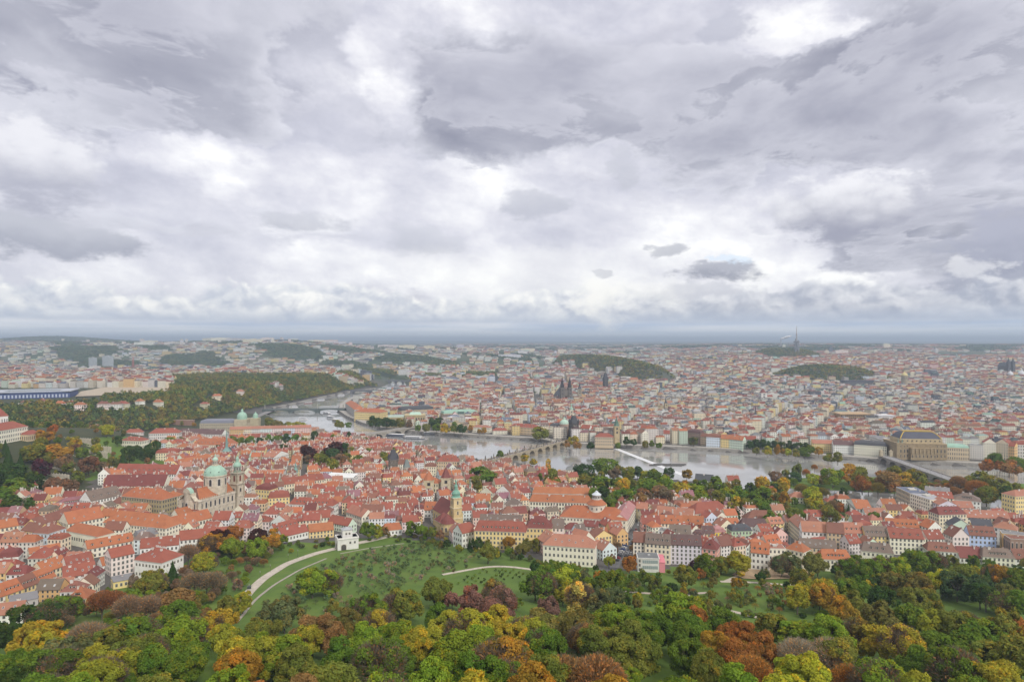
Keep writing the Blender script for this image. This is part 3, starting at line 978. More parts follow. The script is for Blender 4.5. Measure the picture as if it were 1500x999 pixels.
B('small house with bright orange roof beside the pale pink palace', 150, 828, 172, 823, 6, 10, 'gable', 4.5, 'white', 'orange', 1, ch=1, sk=2)
B('yellow house in the hillside row with dark dormers, uppermost', 58, 852, 82, 842.5, 8, 12, 'gable', 6, 'yellow', 'orange', 2, dm=5, ch=1)
B('yellow house in the hillside row, next below the uppermost', 34, 861.5, 58, 852, 8, 12, 'gable', 6, 'yellow', 'red brown', 2, dm=4, ch=1)
B('yellow house in the hillside row with a raised dormer band', 8, 871, 34, 861.5, 8, 12, 'gable', 6, 'yellow', 'orange', 2, dm=4, ch=1)
B('lowest yellow house of the hillside row, cut by the picture edge', -22, 881, 8, 871, 8, 12, 'gable', 6, 'pale cream', 'orange', 2, dm=3, ch=1)
B('low salmon roofed house at the foot of the hillside trees', -12, 902, 34, 896, 6, 12, 'gable', 4.5, 'white', 'salmon', 2, ch=2, sk=2)
B('grey roofed shed below the hillside row', 14, 884, 56, 876, 5, 9, 'shed', 2, 'grey', 'grey', 1, ch=0)
B('orange roofed house half hidden by the bare hillside trees', 96, 878, 128, 876, 6, 12, 'hip', 5.5, 'yellow', 'orange', 2, dm=3, ch=2)
B('red roofed house with white gable above the bare hillside trees', 92, 846, 140, 838, 7, 13, 'gable', 6, 'white', 'red', 2, ch=3, sk=4)
B('red house with skylights between the hillside row and the convent', 98, 831, 138, 822, 8, 13, 'gable', 6, 'white', 'red', 2, ch=3, sk=4)
B('orange house with five skylights above the hillside row', 64, 838, 100, 826, 7, 13, 'gable', 6, 'cream', 'orange', 2, ch=2, sk=5)
B('yellow cottage with grey lean-to below the white palace', 166, 853, 196, 847, 5, 8, 'shed', 1.6, 'yellow', 'grey', 1, ch=1)
B('college hall with two-tier orange roof and dark window row before the domed church', 238, 774.5, 311, 757.5, 11, 15, 'gable', 6.5, 'pale cream', 'orange', 2, ch=1, sk=3, ws=2)
B('orange roofed school wing set against the college hall', 262, 757, 302, 747, 9, 12, 'gable', 6, 'pale cream', 'orange', 2, ch=1, sk=2)
B('palace end with curved grey roof beside the college hall', 200, 787, 236, 781, 9, 11, 'mans', 5, 'tan', 'grey', 2, dm=3, ch=1)
B('red roofed long range with white gable behind the dark red beech', 262, 791, 336, 784, 8, 13, 'gable', 6, 'white', 'red', 2, ch=6, sk=1)
B('yellow palace with red mansard beside the domed church square', 374, 716.5, 395, 718, 13, 14, 'mans', 6, 'yellow', 'deep red', 3, dm=2, ch=2)
B('white and grey colonnaded house beside the yellow mansard palace', 395, 713.5, 416, 712, 13, 14, 'gable', 4, 'pale grey', 'red brown', 3, ch=2)
B('yellow palace with red roof in front of the colonnaded house', 393, 730, 424, 728, 11, 15, 'mans', 6.5, 'yellow', 'red', 3, dm=6, ch=3)
B('long municipal palace with a green cupola on its roof', 416, 709.5, 475, 701.5, 13, 15, 'gable', 5.5, 'cream', 'red', 3, ch=4, sk=3, ws=2)
B('curved row of white fronted houses under a two-tier red roof', 424, 738, 487, 741, 9, 14, 'half', 6, 'white', 'red', 2, dm=9, ch=5)
B('white roofed exhibition hall among the red roofs', 477, 698, 517, 700, 9, 14, 'shed', 2.5, 'white', 'white', 2, ch=0)
B('yellow palace with flat pink terrace roof', 539.5, 681, 561, 681.5, 11, 13, 'flat', 1.0, 'yellow', 'pink', 3, ch=1)
B('broad grey barrack-like house with brownish roof and pale gable', 527, 755, 559, 755.5, 10, 17, 'gable', 9, 'pale grey', 'red brown', 2, ch=6)
B('salmon roofed wing joined to the barrack-like house', 507, 749, 530, 757, 9, 14, 'gable', 6, 'pale cream', 'salmon', 2, ch=1)
B('long low red roof beside the orange dormered house', 578, 747.5, 621, 748, 7, 12, 'gable', 6, 'white', 'red', 1, ch=1)
B('white house with bright orange roof and three dormers', 621, 746.5, 646, 747, 8, 13, 'gable', 7, 'white', 'orange', 2, dm=3, ch=2)
B('cottage with orange roof beside the white garden road', 562, 777.5, 589, 775, 5, 10, 'half', 5.5, 'white', 'orange', 1, ch=2)
B('yellow long house with orange roof behind the white gatehouse', 453, 779, 489, 775, 6.5, 11, 'gable', 5.5, 'yellow', 'orange', 2, ch=2)
B('white curved house with three dormers beside the yellow long house', 404, 778, 438, 769, 7.5, 12, 'gable', 5, 'white', 'red', 2, dm=5, ch=3)
B('white house with red roof below the curved house', 414, 786, 452, 777, 6, 11, 'gable', 5, 'white', 'red', 1, ch=2)
B('pale yellow house with chimney stacks behind the curved house', 436, 760, 484, 757, 8, 12, 'gable', 5.5, 'pale cream', 'red', 2, ch=4)
B('red house with turquoise netting beside the barrack-like house', 480, 764, 510, 770, 7, 11, 'gable', 5.5, 'pale green', 'red', 2, ch=2)
B('yellow hospital with red roof and a line of nine dormers', 695, 777, 770, 779.5, 15, 14, 'half', 7, 'yellow', 'red', 4, dm=9, ch=3)
B('white end house joined to the yellow hospital', 677, 781, 695, 777, 13, 13, 'gable', 6, 'white', 'red', 3, ch=2)
B('grey brown roofed range with dormers behind the yellow hospital', 702, 765, 764, 767, 10, 14, 'gable', 6, 'cream', 'brown', 2, ch=4, sk=6)
B('yellow house with deep red roof and three white dormers', 770, 773, 808, 774, 14, 14, 'hip', 9, 'yellow', 'deep red', 3, dm=3, ch=2)
B('pink house with grey brown roof beside the three white dormers', 808, 772.5, 826, 773, 13, 13, 'gable', 6, 'pale pink', 'brown', 3, ch=2, sk=1)
B('long cream school with salmon roof and two rows of paired windows', 795.5, 798, 871, 803, 14, 15, 'hip', 7, 'pale cream', 'salmon', 3, ch=1, sk=5)
B('salmon roofed school wing running back from the long cream school', 852, 797, 872, 790, 12, 14, 'cross', 8, 'pale cream', 'salmon', 3, ch=1)
B('cream palace with bright orange roof and many white chimneys', 775.5, 734.5, 866, 737, 13, 15, 'half', 6.5, 'pale cream', 'orange', 3, ch=8, dm=2, ws=2)
B('rear wing of the bright orange palace, chimneys along its ridge', 780, 722, 866, 724, 13, 13, 'half', 6, 'pale cream', 'orange', 3, ch=6)
B('long palace wing along the car-lined street', 919, 762, 931, 741, 14, 14, 'gable', 5, 'pale cream', 'pink', 4, ch=3)
B('small red roofed house in front of the rotunda palace', 826, 775, 853, 776, 8, 11, 'hip', 5, 'cream', 'deep red', 2, ch=1)
B('dark red flat gabled house in front of the rotunda palace', 854, 770, 876, 772, 8, 12, 'gable', 4, 'pale grey', 'deep red', 2, ch=2, sk=2)
B('yellow gabled house beside the square of parked cars', 872, 787, 897, 784, 10, 13, 'cross', 5, 'yellow', 'red brown', 3, ch=1, sk=3)
B('olive green gabled house behind the yellow gabled house', 888, 770, 904, 768, 11, 12, 'cross', 5, 'tan', 'red', 3, ch=2)
B('small salmon roofed annex below the yellow gabled house', 873, 799, 887, 796, 5, 9, 'hip', 3, 'pale cream', 'salmon', 1, ch=1)
B('green house closing the car-lined street under a salmon roof', 932, 744.5, 949, 745.5, 11, 12, 'gable', 5, 'olive stone', 'salmon', 3, ch=2)
B('cream corner apartment house opposite the square of parked cars', 927.5, 793, 945, 794, 15, 13, 'gable', 6, 'pale cream', 'red brown', 5, ch=2)
B('cream apartment house with brown roof and five dormers', 945, 795, 982, 798, 15, 13, 'gable', 6, 'cream', 'brown', 4, dm=5, ch=2)
B('lilac grey and salmon apartment house with red box dormers', 982, 797, 1028, 799, 15, 13, 'gable', 6, 'lilac grey', 'umber', 5, dm=4, ch=2)
B('salmon end house of the apartment row with red brown roof', 1028, 803, 1050, 806, 13, 13, 'hip', 7, 'salmon', 'deep red', 4, dm=2, ch=1)
B('white house with brown roof above the lilac grey apartment house', 982, 782, 1013, 783, 12, 12, 'gable', 6.5, 'white', 'brown', 3, dm=2, ch=2)
B('white stepped house beside the brown roofed white house', 964, 777, 982, 779, 12, 11, 'flat', 2, 'white', 'grey', 4, ch=1)
B('cream and glass terrace house above the apartment row', 1013, 783, 1029, 785, 12, 11, 'mans', 4, 'pale cream', 'umber', 3, dm=2, ch=1)
B('bright yellow house among dark roofs above the apartment row', 1047, 780, 1063, 779, 12, 11, 'mans', 5, 'bright yellow', 'pink', 3, dm=2, ch=1)
B('pale green house with dark grey roof and a stair turret', 1072, 778, 1102, 777.5, 14, 12, 'mans', 5, 'green', 'slate', 4, dm=2, ch=2)
B('dark roofed house with loggias between yellow and white ones', 1030, 781, 1047, 781, 12, 11, 'gable', 5, 'tan', 'umber', 3, dm=2, ch=1)
B('white convent house with orange roof beside the lawn, end with three dormers', 1100, 808, 1127, 811, 13, 12, 'gable', 6, 'white', 'orange', 3, dm=3, ch=1)
B('white convent house with a roof terrace in the middle of the lawn row', 1125, 803, 1151, 804, 14, 12, 'flat', 1.5, 'pale cream', 'salmon', 3, ch=2)
B('white convent house with orange roof at the far end of the lawn row', 1151, 803, 1177, 809, 13, 12, 'hip', 6, 'pale cream', 'orange', 3, ch=2, sk=1)
B('red roofed house between the green house and the white convent row', 1102, 792, 1142, 793, 9, 12, 'hip', 6, 'white', 'red', 2, dm=2, ch=3)
B('long barn-like riding hall with red brown roof and three pale dormers', 1092, 763, 1150, 765, 8, 18, 'hip', 9, 'cream', 'red brown', 2, dm=3, ch=0)
B('dark red range in front of the barn-like riding hall', 1086, 771, 1126, 772, 9, 12, 'half', 6.5, 'white', 'umber', 2, ch=1)
B('broad house with salmon roof planes and a white attic', 961, 752, 1015, 757, 10, 16, 'gable', 6, 'white', 'salmon', 2, ch=3, sk=2)
B('red hipped house with a glazed ridge beside the salmon attic', 1018, 753, 1070, 748, 10, 18, 'hip', 9, 'tan', 'red', 2, ch=1)
B('orange roofed row house with gable ornament near the car-lined street', 941, 767, 968, 767, 11, 12, 'gable', 6, 'salmon', 'red', 3, ch=2)
B('orange roofed row house with three box dormers behind the terrace house', 968, 766, 1000, 767, 11, 12, 'gable', 6, 'cream', 'orange', 3, dm=3, ch=2)
B('orange roofed row house beside the box dormers', 1000, 766, 1031, 768, 11, 12, 'gable', 6, 'pale cream', 'orange', 3, dm=2, ch=2)
B('white palace end with small pediment at the head of the long street row', 1175, 777.5, 1212, 779.5, 14, 14, 'gable', 7, 'white', 'salmon', 3, ch=3, sk=1)
B('tan house in the long street row beside the white palace end', 1212, 779.5, 1237, 781.5, 15, 14, 'gable', 7, 'tan', 'red brown', 4, ch=1)
B('pale mint house with four white dormers in the long street row', 1237, 780, 1268, 780.5, 15, 14, 'gable', 7, 'mint', 'salmon', 4, dm=4, ch=2)
B('yellow house with brown roof and five dormers in the long street row', 1268, 784.5, 1303.5, 785.5, 14, 14, 'gable', 6.5, 'yellow', 'brown', 4, dm=5, ch=2)
B('wide cream house with four white dormers ending the long street row', 1303.5, 787, 1353.5, 789.5, 14, 14, 'gable', 6.5, 'pale cream', 'red', 4, dm=4, ch=2)
B('long yellow side front rising along the tram street', 1155.5, 760, 1175, 777, 14, 13, 'gable', 5, 'cream', 'salmon', 4, ch=5, sk=4)
B('small cream house with orange roof and five dormers above the park trees', 1203, 818.5, 1248, 820, 9, 12, 'half', 6, 'pale cream', 'orange', 2, dm=5, ch=1)
B('cream house with tan roof and two white box chimneys above the park trees', 1262, 806, 1309, 811, 10, 13, 'half', 6, 'pale cream', 'brown', 2, dm=3, ch=2)
B('brown roofed range behind the small cream house', 1172, 800, 1226, 804, 9, 13, 'gable', 5, 'tan', 'brown', 2, ch=2, sk=6)
B('red roofed range closing the courtyard behind the long street row', 1174, 756, 1237, 758, 11, 12, 'hip', 5.5, 'white', 'red', 3, dm=5, ch=3)
B('white gabled house with orange roof beside the channel', 1240, 731, 1254, 745, 12, 15, 'cross', 5, 'white', 'orange', 3, ch=2, sk=1)
B('pale house with salmon roof beside the white gabled house', 1268, 754.5, 1300, 755.5, 8, 13, 'gable', 6, 'mint', 'salmon', 2, ch=2, sk=3)
B('orange house with a long dark window strip in its roof', 1299, 770, 1347, 773, 10, 15, 'gable', 5.5, 'pale cream', 'orange', 2, ch=2, dm=7)
B('huge ochre corner block facing the channel with five window rows', 1312.5, 713, 1333, 722.5, 22, 20, 'flat', 1.5, 'sandstone', 'blue grey', 5, ch=2, ws=2, cat='apartment block', name='apartment_block')
B('tall cream block with scaffolded front adjoining the ochre corner block', 1333, 722.5, 1362.5, 732, 22, 18, 'flat', 1.5, 'pale cream', 'pale grey', 6, ch=3, ws=1, cat='apartment block', name='apartment_block')
B('lilac grey narrow house beside the scaffolded block', 1362.5, 733, 1376, 739, 20, 16, 'gable', 4, 'lilac grey', 'salmon', 5, ch=2)
B('yellow house with red fire gable and red roof in the block by the bridge road', 1376, 754, 1416, 753, 17, 15, 'half', 6, 'cream', 'deep red', 5, dm=3, ch=3)
B('orange roofed terrace with white skylights in the block by the bridge road', 1416, 757, 1480, 760, 14, 14, 'gable', 5.5, 'pale cream', 'salmon', 4, ch=4, sk=7, skc=1)
B('red roofed rear house inside the block by the bridge road', 1362, 728, 1397, 730, 19, 14, 'gable', 5, 'cream', 'red', 5, ch=3, sk=4, skc=1)
B('brown roofed house with white skylights at the block corner near the bridge', 1397, 731, 1437, 735, 17, 20, 'hip', 6, 'white', 'brown', 4, ch=4, dm=6)
B('grey roofed house between skylit houses in the block by the bridge road', 1356, 719, 1392, 722, 20, 14, 'gable', 4, 'tan', 'grey', 5, ch=4)
B('white house with salmon roof inside the block by the bridge road', 1399, 743, 1427, 744, 16, 13, 'gable', 5, 'white', 'salmon', 4, ch=2, sk=2)
B('pale green gabled house with slate roof', 1392, 770, 1424, 772, 14, 13, 'cross', 6, 'pale green', 'slate', 4, ch=2)
B('tan house with slate roof beside the pale green gable', 1424, 770, 1455, 773, 13, 13, 'shed', 4, 'ochre', 'slate', 4, ch=1)
B('pink gabled house beside the blue front', 1396, 786, 1420, 786, 12, 13, 'cross', 7, 'pale pink', 'red brown', 3, ch=2)
B('sky blue house with three window rows under a red brown roof', 1420, 783, 1459.5, 785.5, 12, 13, 'gable', 6.5, 'blue', 'red brown', 3, dm=5, ch=2)
B('white house with orange roof beside the tan fire walls', 1455, 772, 1490, 777, 15, 13, 'hip', 5, 'white', 'salmon', 4, ch=2)
B('tan windowless fire wall block beside the blue house', 1468, 781, 1505, 785, 15, 12, 'flat', 0.5, 'ochre', 'grey', 1, ch=1, real=False)
B('brick brown narrow block at the picture edge', 1480, 789, 1512, 791, 14, 12, 'flat', 0.5, 'brown', 'red brown', 1, ch=1, real=False)
B('red roofed house with white dormers above the park trees', 1359, 806, 1403, 809, 8, 13, 'half', 6, 'white', 'red brown', 2, dm=3, ch=2)
B('steep red gabled cottage above the park trees', 1406, 816, 1441, 817, 5, 13, 'gable', 7, 'white', 'deep red', 1, ch=2)
B('grey brown roofed house with four dormers above the park trees', 1440, 815, 1487, 818, 7, 13, 'half', 6, 'pale cream', 'brown', 2, dm=5, ch=2)
B('red brown roofed house at the end of the park trees', 1487, 818, 1530, 820, 7, 13, 'gable', 6, 'white', 'red brown', 2, dm=3, ch=1)
B('yellow walled block with salmon roof at the picture edge by the channel', 1487.5, 727, 1540, 724, 18, 16, 'hip', 5, 'yellow', 'salmon', 4, ch=2)
B('grey slate hipped palace on the river island tip', 829, 688, 862, 689, 10, 22, 'hip', 5, 'pale cream', 'grey', 2, ch=3, real=False)
B('white mill museum with dark roof on the water', 1018, 702, 1044, 704, 9, 12, 'gable', 6, 'white', 'slate', 2, ch=1, real=False, cat='museum', name='mill_house')
B('small pink hipped villa among the island park trees', 1158, 728, 1181, 729, 7, 12, 'hip', 5, 'pale cream', 'salmon', 2, ch=3, real=False)
B('yellow house with mansard at the bridge foot', 622, 683.5, 638.5, 683.5, 12, 11, 'mans', 5, 'cream', 'red brown', 3, dm=4, ch=2, real=False)
B('broad tan hotel with hipped red roof at the bridge foot', 639.5, 676, 672, 676, 13, 18, 'hip', 8, 'tan', 'red', 3, dm=3, ch=2, real=False)
B('long house with low salmon roof on the near embankment', 540, 647, 585, 649, 11, 18, 'hip', 5, 'cream', 'salmon', 3, ch=2, real=False)
B('yellow house on the river lane with red mansard', 738, 690, 762, 691, 9, 12, 'mans', 5, 'yellow', 'red', 2, dm=5, ch=2, real=False)
B('cream house on the river lane below the yellow mansard', 771, 699, 806, 700, 9, 12, 'half', 5, 'cream', 'deep red', 2, dm=4, ch=2, real=False)
B('white gable-fronted house with brown roof beside the large dark tree', 727, 719, 747, 721, 10, 15, 'cross', 7, 'white', 'red brown', 2, ch=2)
B('white gabled cottage beside the white gable-fronted house', 703, 720, 722, 722, 8, 13, 'cross', 6, 'pale cream', 'red', 2, ch=2)
B('pink house with red roof beside the bright orange palace', 758, 718, 776, 716, 11, 12, 'gable', 6, 'pale pink', 'red', 3, ch=4)
B('brown roofed court house in front of the white gable', 737, 741, 762, 742, 9, 15, 'hip', 7, 'cream', 'brown', 2, ch=2)
B('two-tier orange range behind the yellow church tower', 689, 733, 718, 733, 9, 14, 'gable', 6, 'yellow', 'orange', 2, ch=3)
B('cream priory block with orange hip behind the yellow church tower', 613, 707, 642, 708, 11, 16, 'hip', 6, 'cream', 'orange', 2, ch=2)

# palaces on the castle side of the water
B('white neoclassical ministry with brown roof below the wooded plateau', 261, 634.5, 325, 636, 16, 18, 'gable', 7, 'white', 'umber', 3, ch=10, real=False, cat='palace', name='palace')
B('long grey and white palace with red roof beside the ministry', 218, 635, 262, 634, 14, 17, 'hip', 7, 'pale grey', 'red', 3, ch=3, real=False, cat='palace', name='palace')
B('riding school with long orange hipped roof and arcaded front', 280, 652, 343, 651.5, 12, 18, 'hip', 9, 'cream', 'orange', 2, ch=0, dm=9, real=False, cat='palace', name='palace')
APT = [('ochre', 336, 357), ('cream', 357, 368), ('pale grey', 368, 381), ('mint', 381, 398), ('pale pink', 398, 414), ('pale blue', 414, 432), ('pink', 432, 455)]
for _k, (_c, _a, _b) in enumerate(APT):
    B('%s apartment house in the row facing the river bend' % _c, _a, 629 - (_a - 336) * .025, _b, 629 - (_b - 336) * .025, 19, 15, 'gable', 4, _c, 'salmon', 5, ch=2, real=False, cat='apartment house', name='apartment_house', group='apartment row by the river bend')
B('red palace roof with a line of ten white dormers below the terrace gardens', 168, 692, 258, 694, 12, 17, 'gable', 9, 'white', 'red', 3, dm=12, ch=4, real=False)
B('deep red palace roof with pediment in front of the ten white dormers', 150, 712, 240, 711, 12, 20, 'gable', 10, 'pale cream', 'deep red', 3, ch=9, sk=4, real=False)
B('square villa with red hipped roof among the terrace gardens', 177, 645, 207, 646, 11, 16, 'hip', 5, 'pale cream', 'red', 2, dm=4, ch=2, real=False)
B('pink villa with red roof under the wooded slope', 182, 634, 209, 633, 9, 14, 'hip', 6, 'pale pink', 'red', 2, ch=2, real=False)
B('white house with arched roof under the wooded slope', 163, 633, 186, 630, 7, 13, 'hip', 5, 'pale pink', 'red brown', 2, ch=2, real=False)
B('white garden pavilion with red roof under the wooded slope', 130, 626, 152, 624, 6, 11, 'hip', 4, 'white', 'salmon', 1, ch=1, real=False)
B('red roofed town palace with white dormers beside the garden villas', 238, 651, 273, 650, 10, 16, 'hip', 6, 'cream', 'red', 2, dm=5, ch=3, real=False)
B('ochre town palace with red mansard below the garden villas', 228, 664, 261, 663, 11, 16, 'mans', 6, 'cream', 'red', 3, dm=5, ch=3, real=False)
B('long white cloister with orange roof behind the domed church', 266, 682, 312, 673, 9, 15, 'gable', 7, 'white', 'orange', 2, dm=6, ch=2, real=False)
B('white gabled house behind the twin cupolas', 401, 670, 423, 664, 12, 18, 'cross', 6, 'white', 'salmon', 3, ch=2, real=False)
B('yellow stepped house under the castle hill with terraces', 30, 714, 56, 711, 10, 13, 'mans', 5, 'pale cream', 'red', 3, dm=2, ch=2, real=False)
B('castle palace wing with red hipped roof on the hilltop', -60, 641, 41, 624, 17, 24, 'hip', 8, 'pale cream', 'red', 3, ch=4, real=False, cat='palace', name='palace', ws=2)
B('castle tower house with tall red roof above the palace wing', -40, 614, 12, 609, 30, 20, 'hip', 16, 'white', 'red', 2, ch=1, real=False, cat='palace', name='palace')
B('low red roofed castle annex beside the palace wing', 41, 637, 60, 634, 9, 13, 'hip', 5, 'tan', 'red', 1, ch=0, real=False)

# the far embankment, from the golden theatre towards the river bend
QK = dict(real=False, cat='quay house', name='quay_house')
B('stone palace with grey mansard behind the concert hall', 588, 601.5, 635, 599, 20, 24, 'mans', 9, 'sandstone', 'slate', 4, ch=2, **QK)
B('stone college with green copper roof beyond the bridge', 650, 606, 699, 604, 19, 26, 'mans', 7, 'sandstone', 'copper green', 4, ch=0, **QK)
B('cream college with white flat roof and three tall window rows', 654, 611, 688, 613, 19, 20, 'flat', 1.0, 'cream', 'white', 4, ch=1, **QK)
B('olive stone academy beside the cream college', 688, 612.5, 728, 611, 15, 20, 'hip', 4, 'olive stone', 'brown', 3, ch=1, **QK)
B('low white house with salmon hipped roof on the far quay', 691.5, 625.5, 717, 626.5, 10, 16, 'hip', 4, 'pale cream', 'salmon', 2, ch=1, **QK)
B('pillared college with dark blue hipped roof', 726, 617, 757, 618, 15, 22, 'hip', 8, 'pale grey', 'blue grey', 3, ch=0, **QK)
B('small cream riverside house with red hips', 722, 631, 744, 630.5, 7, 13, 'hip', 5, 'pale cream', 'red', 2, ch=2, **QK)
B('long tan college front with red roof beside the yellow plane tree', 746, 624.5, 786, 627, 14, 18, 'hip', 6, 'tan', 'red', 3, dm=5, ch=3, **QK)
B('tall cream house with grey roof next to the copper dome', 805, 624, 829, 625, 20, 15, 'mans', 6, 'pale cream', 'slate', 4, dm=4, ch=2, **QK)
B('white house with red roof beside the dark bridge tower', 850.5, 627, 863, 628, 18, 14, 'gable', 6, 'white', 'red', 4, ch=2, **QK)
B('pale green-grey house with red roof beside the white one at the bridge tower', 863, 628, 876, 629, 17, 14, 'gable', 6, 'mint', 'red', 4, ch=2, **QK)
B('tan museum with stepped gable and red hipped roof standing in the water', 871.5, 640, 898.5, 640.5, 15, 18, 'hip', 6, 'sandstone', 'red', 3, ch=0, real=False, cat='museum', name='museum', lift=0.0)
B('yellow quay house with brown roof beside the water tower', 918, 633, 938, 634, 15, 14, 'gable', 5, 'yellow', 'red brown', 4, ch=2, **QK)
B('tan quay house with red roof beside the yellow one', 938, 627, 955, 628, 20, 14, 'gable', 5, 'tan', 'red', 5, ch=2, **QK)
B('long white quay house with red hipped roof and three window rows', 960, 635, 993, 636, 13, 15, 'hip', 6, 'white', 'red', 4, ch=2, **QK)
B('ornate brown quay house with gables and a corner turret', 1005, 633, 1026, 635, 19, 15, 'mans', 6, 'brown', 'umber', 5, dm=2, ch=2, **QK)
B('tan quay house with narrow front beside the ornate brown one', 1026, 639, 1034.5, 640, 15, 14, 'gable', 5, 'tan', 'red brown', 4, ch=1, **QK)
B('pale blue quay house with white ornament and bay windows', 1034.5, 640, 1055, 641, 17, 14, 'mans', 6, 'pale blue', 'red brown', 4, dm=3, ch=2, **QK)
B('yellow quay house beside the pale blue one', 1055.5, 642, 1068, 643, 16, 14, 'gable', 6, 'yellow', 'orange', 4, dm=1, ch=2, **QK)
B('pale green quay house with orange roof', 1068, 643, 1088, 645, 16, 14, 'gable', 6, 'pale green', 'orange', 4, dm=2, ch=2, **QK)
B('grey quay house with red roof at the end of the coloured row', 1089, 643, 1107, 644, 16, 14, 'gable', 5, 'grey', 'red', 4, ch=2, **QK)
B('yellow quay house with orange roof at the park by the water', 1190, 649, 1221, 650, 14, 14, 'gable', 5, 'yellow', 'salmon', 4, ch=2, **QK)
B('white quay palace with dark red roof and twelve windows', 1221, 651, 1251, 652, 15, 14, 'gable', 6, 'white', 'umber', 4, ch=3, **QK)
B('cream corner palace with slate mansard at the theatre bridge', 1251, 651, 1299, 654, 17, 18, 'mans', 7, 'pale cream', 'slate', 4, dm=5, ch=4, **QK)
B('grey glass-fronted house behind the theatre on its street', 1275, 638, 1308, 650, 20, 20, 'flat', 1, 'pale grey', 'grey', 5, ch=0, **QK)
B('stone theatre annex with green copper roof', 1384, 655, 1420, 656.5, 19, 22, 'mans', 5, 'sandstone', 'copper green', 3, ch=0, **QK)
B('plain grey quay house beside the theatre annex', 1421, 652, 1441, 653, 21, 15, 'flat', 1, 'pale grey', 'grey', 6, ch=1, **QK)
B('cream ornate quay house with a pair of gables', 1441, 648, 1459, 649, 25, 15, 'cross', 6, 'pale cream', 'red', 6, ch=2, **QK)
B('pale ornate quay house with bays and gable', 1459, 648, 1477, 650, 25, 15, 'cross', 6, 'cream', 'red', 6, ch=2, **QK)
B('tan narrow quay house with dark bays', 1477, 653, 1486, 654, 22, 14, 'gable', 5, 'ochre', 'red', 5, ch=1, **QK)
B('pale grey green quay house with red roof at the picture edge', 1487, 651, 1512, 652, 24, 15, 'mans', 6, 'pale grey', 'red', 5, dm=2, ch=2, **QK)
B('yellow quay block with orange roofs behind the trees at the river bend', 519, 603, 557, 604.5, 18, 34, 'hip', 8, 'yellow', 'orange', 4, ch=4, **QK)
B('grey faculty block with orange roof on the curve of the quay', 506, 590, 519, 600, 18, 26, 'hip', 7, 'grey', 'orange', 4, ch=3, **QK)
B('low white modern hotel with dark window bands beyond the river bend', 517, 579, 541, 579.5, 22, 40, 'flat', 3, 'pale grey', 'grey', 5, ch=0, **QK)
# ------------------------------------------------------------------ landmarks
ST = (0.50, 0.42, 0.30); STL = (0.62, 0.55, 0.43); STD = (0.33, 0.28, 0.21); CG = (0.35, 0.54, 0.43); CGL = (0.46, 0.64, 0.53); BLK = (0.05, 0.05, 0.055); DK = (0.07, 0.07, 0.08); GLD = (0.75, 0.52, 0.10)

def root_at(name, px, py, z0, label, cat, yaw=0.0, group=None):
    """a thing standing at height z0 where the photo shows its foot at (px, py)"""
    x, y = at(px, py, z0)
    o = empty(name, (x, y, z0), yaw)
    tag(o, label, cat, group)
    return o

def part(b, name, parent, loc=(0, 0, 0), mats=None):
    return b.build(name, parent, loc, mats)

def arch_window(w, h, deep=BLK, trim=TRIM):
    b = MB()
    b.box(-w / 2 - .25, w / 2 + .25, -.12, 0, -h / 2 - .2, h / 2, trim, PLAIN)
    pts = [(-w / 2, -.16, -h / 2), (w / 2, -.16, -h / 2), (w / 2, -.16, h / 2 - w / 2)]
    pts += [(w / 2 * math.cos(math.pi * k / 8), -.16, h / 2 - w / 2 + w / 2 * math.sin(math.pi * k / 8)) for k in range(1, 8)]
    pts += [(-w / 2, -.16, h / 2 - w / 2)]
    b.face(pts, deep, PANE)
    top = [(p[0] * 1.35, -.13, (p[2] - (h / 2 - w / 2)) * 1.35 + h / 2 - w / 2) for p in pts[2:]]
    b.face(top, trim, PLAIN)
    return b.mesh('window')

def place_on_drum(me, parent, n, rad, z, a0=0.0, name='window'):
    for k in range(n):
        a = a0 + 2 * math.pi * k / n
        put(name, me, parent, (rad * math.sin(a), -rad * math.cos(a), z), a)

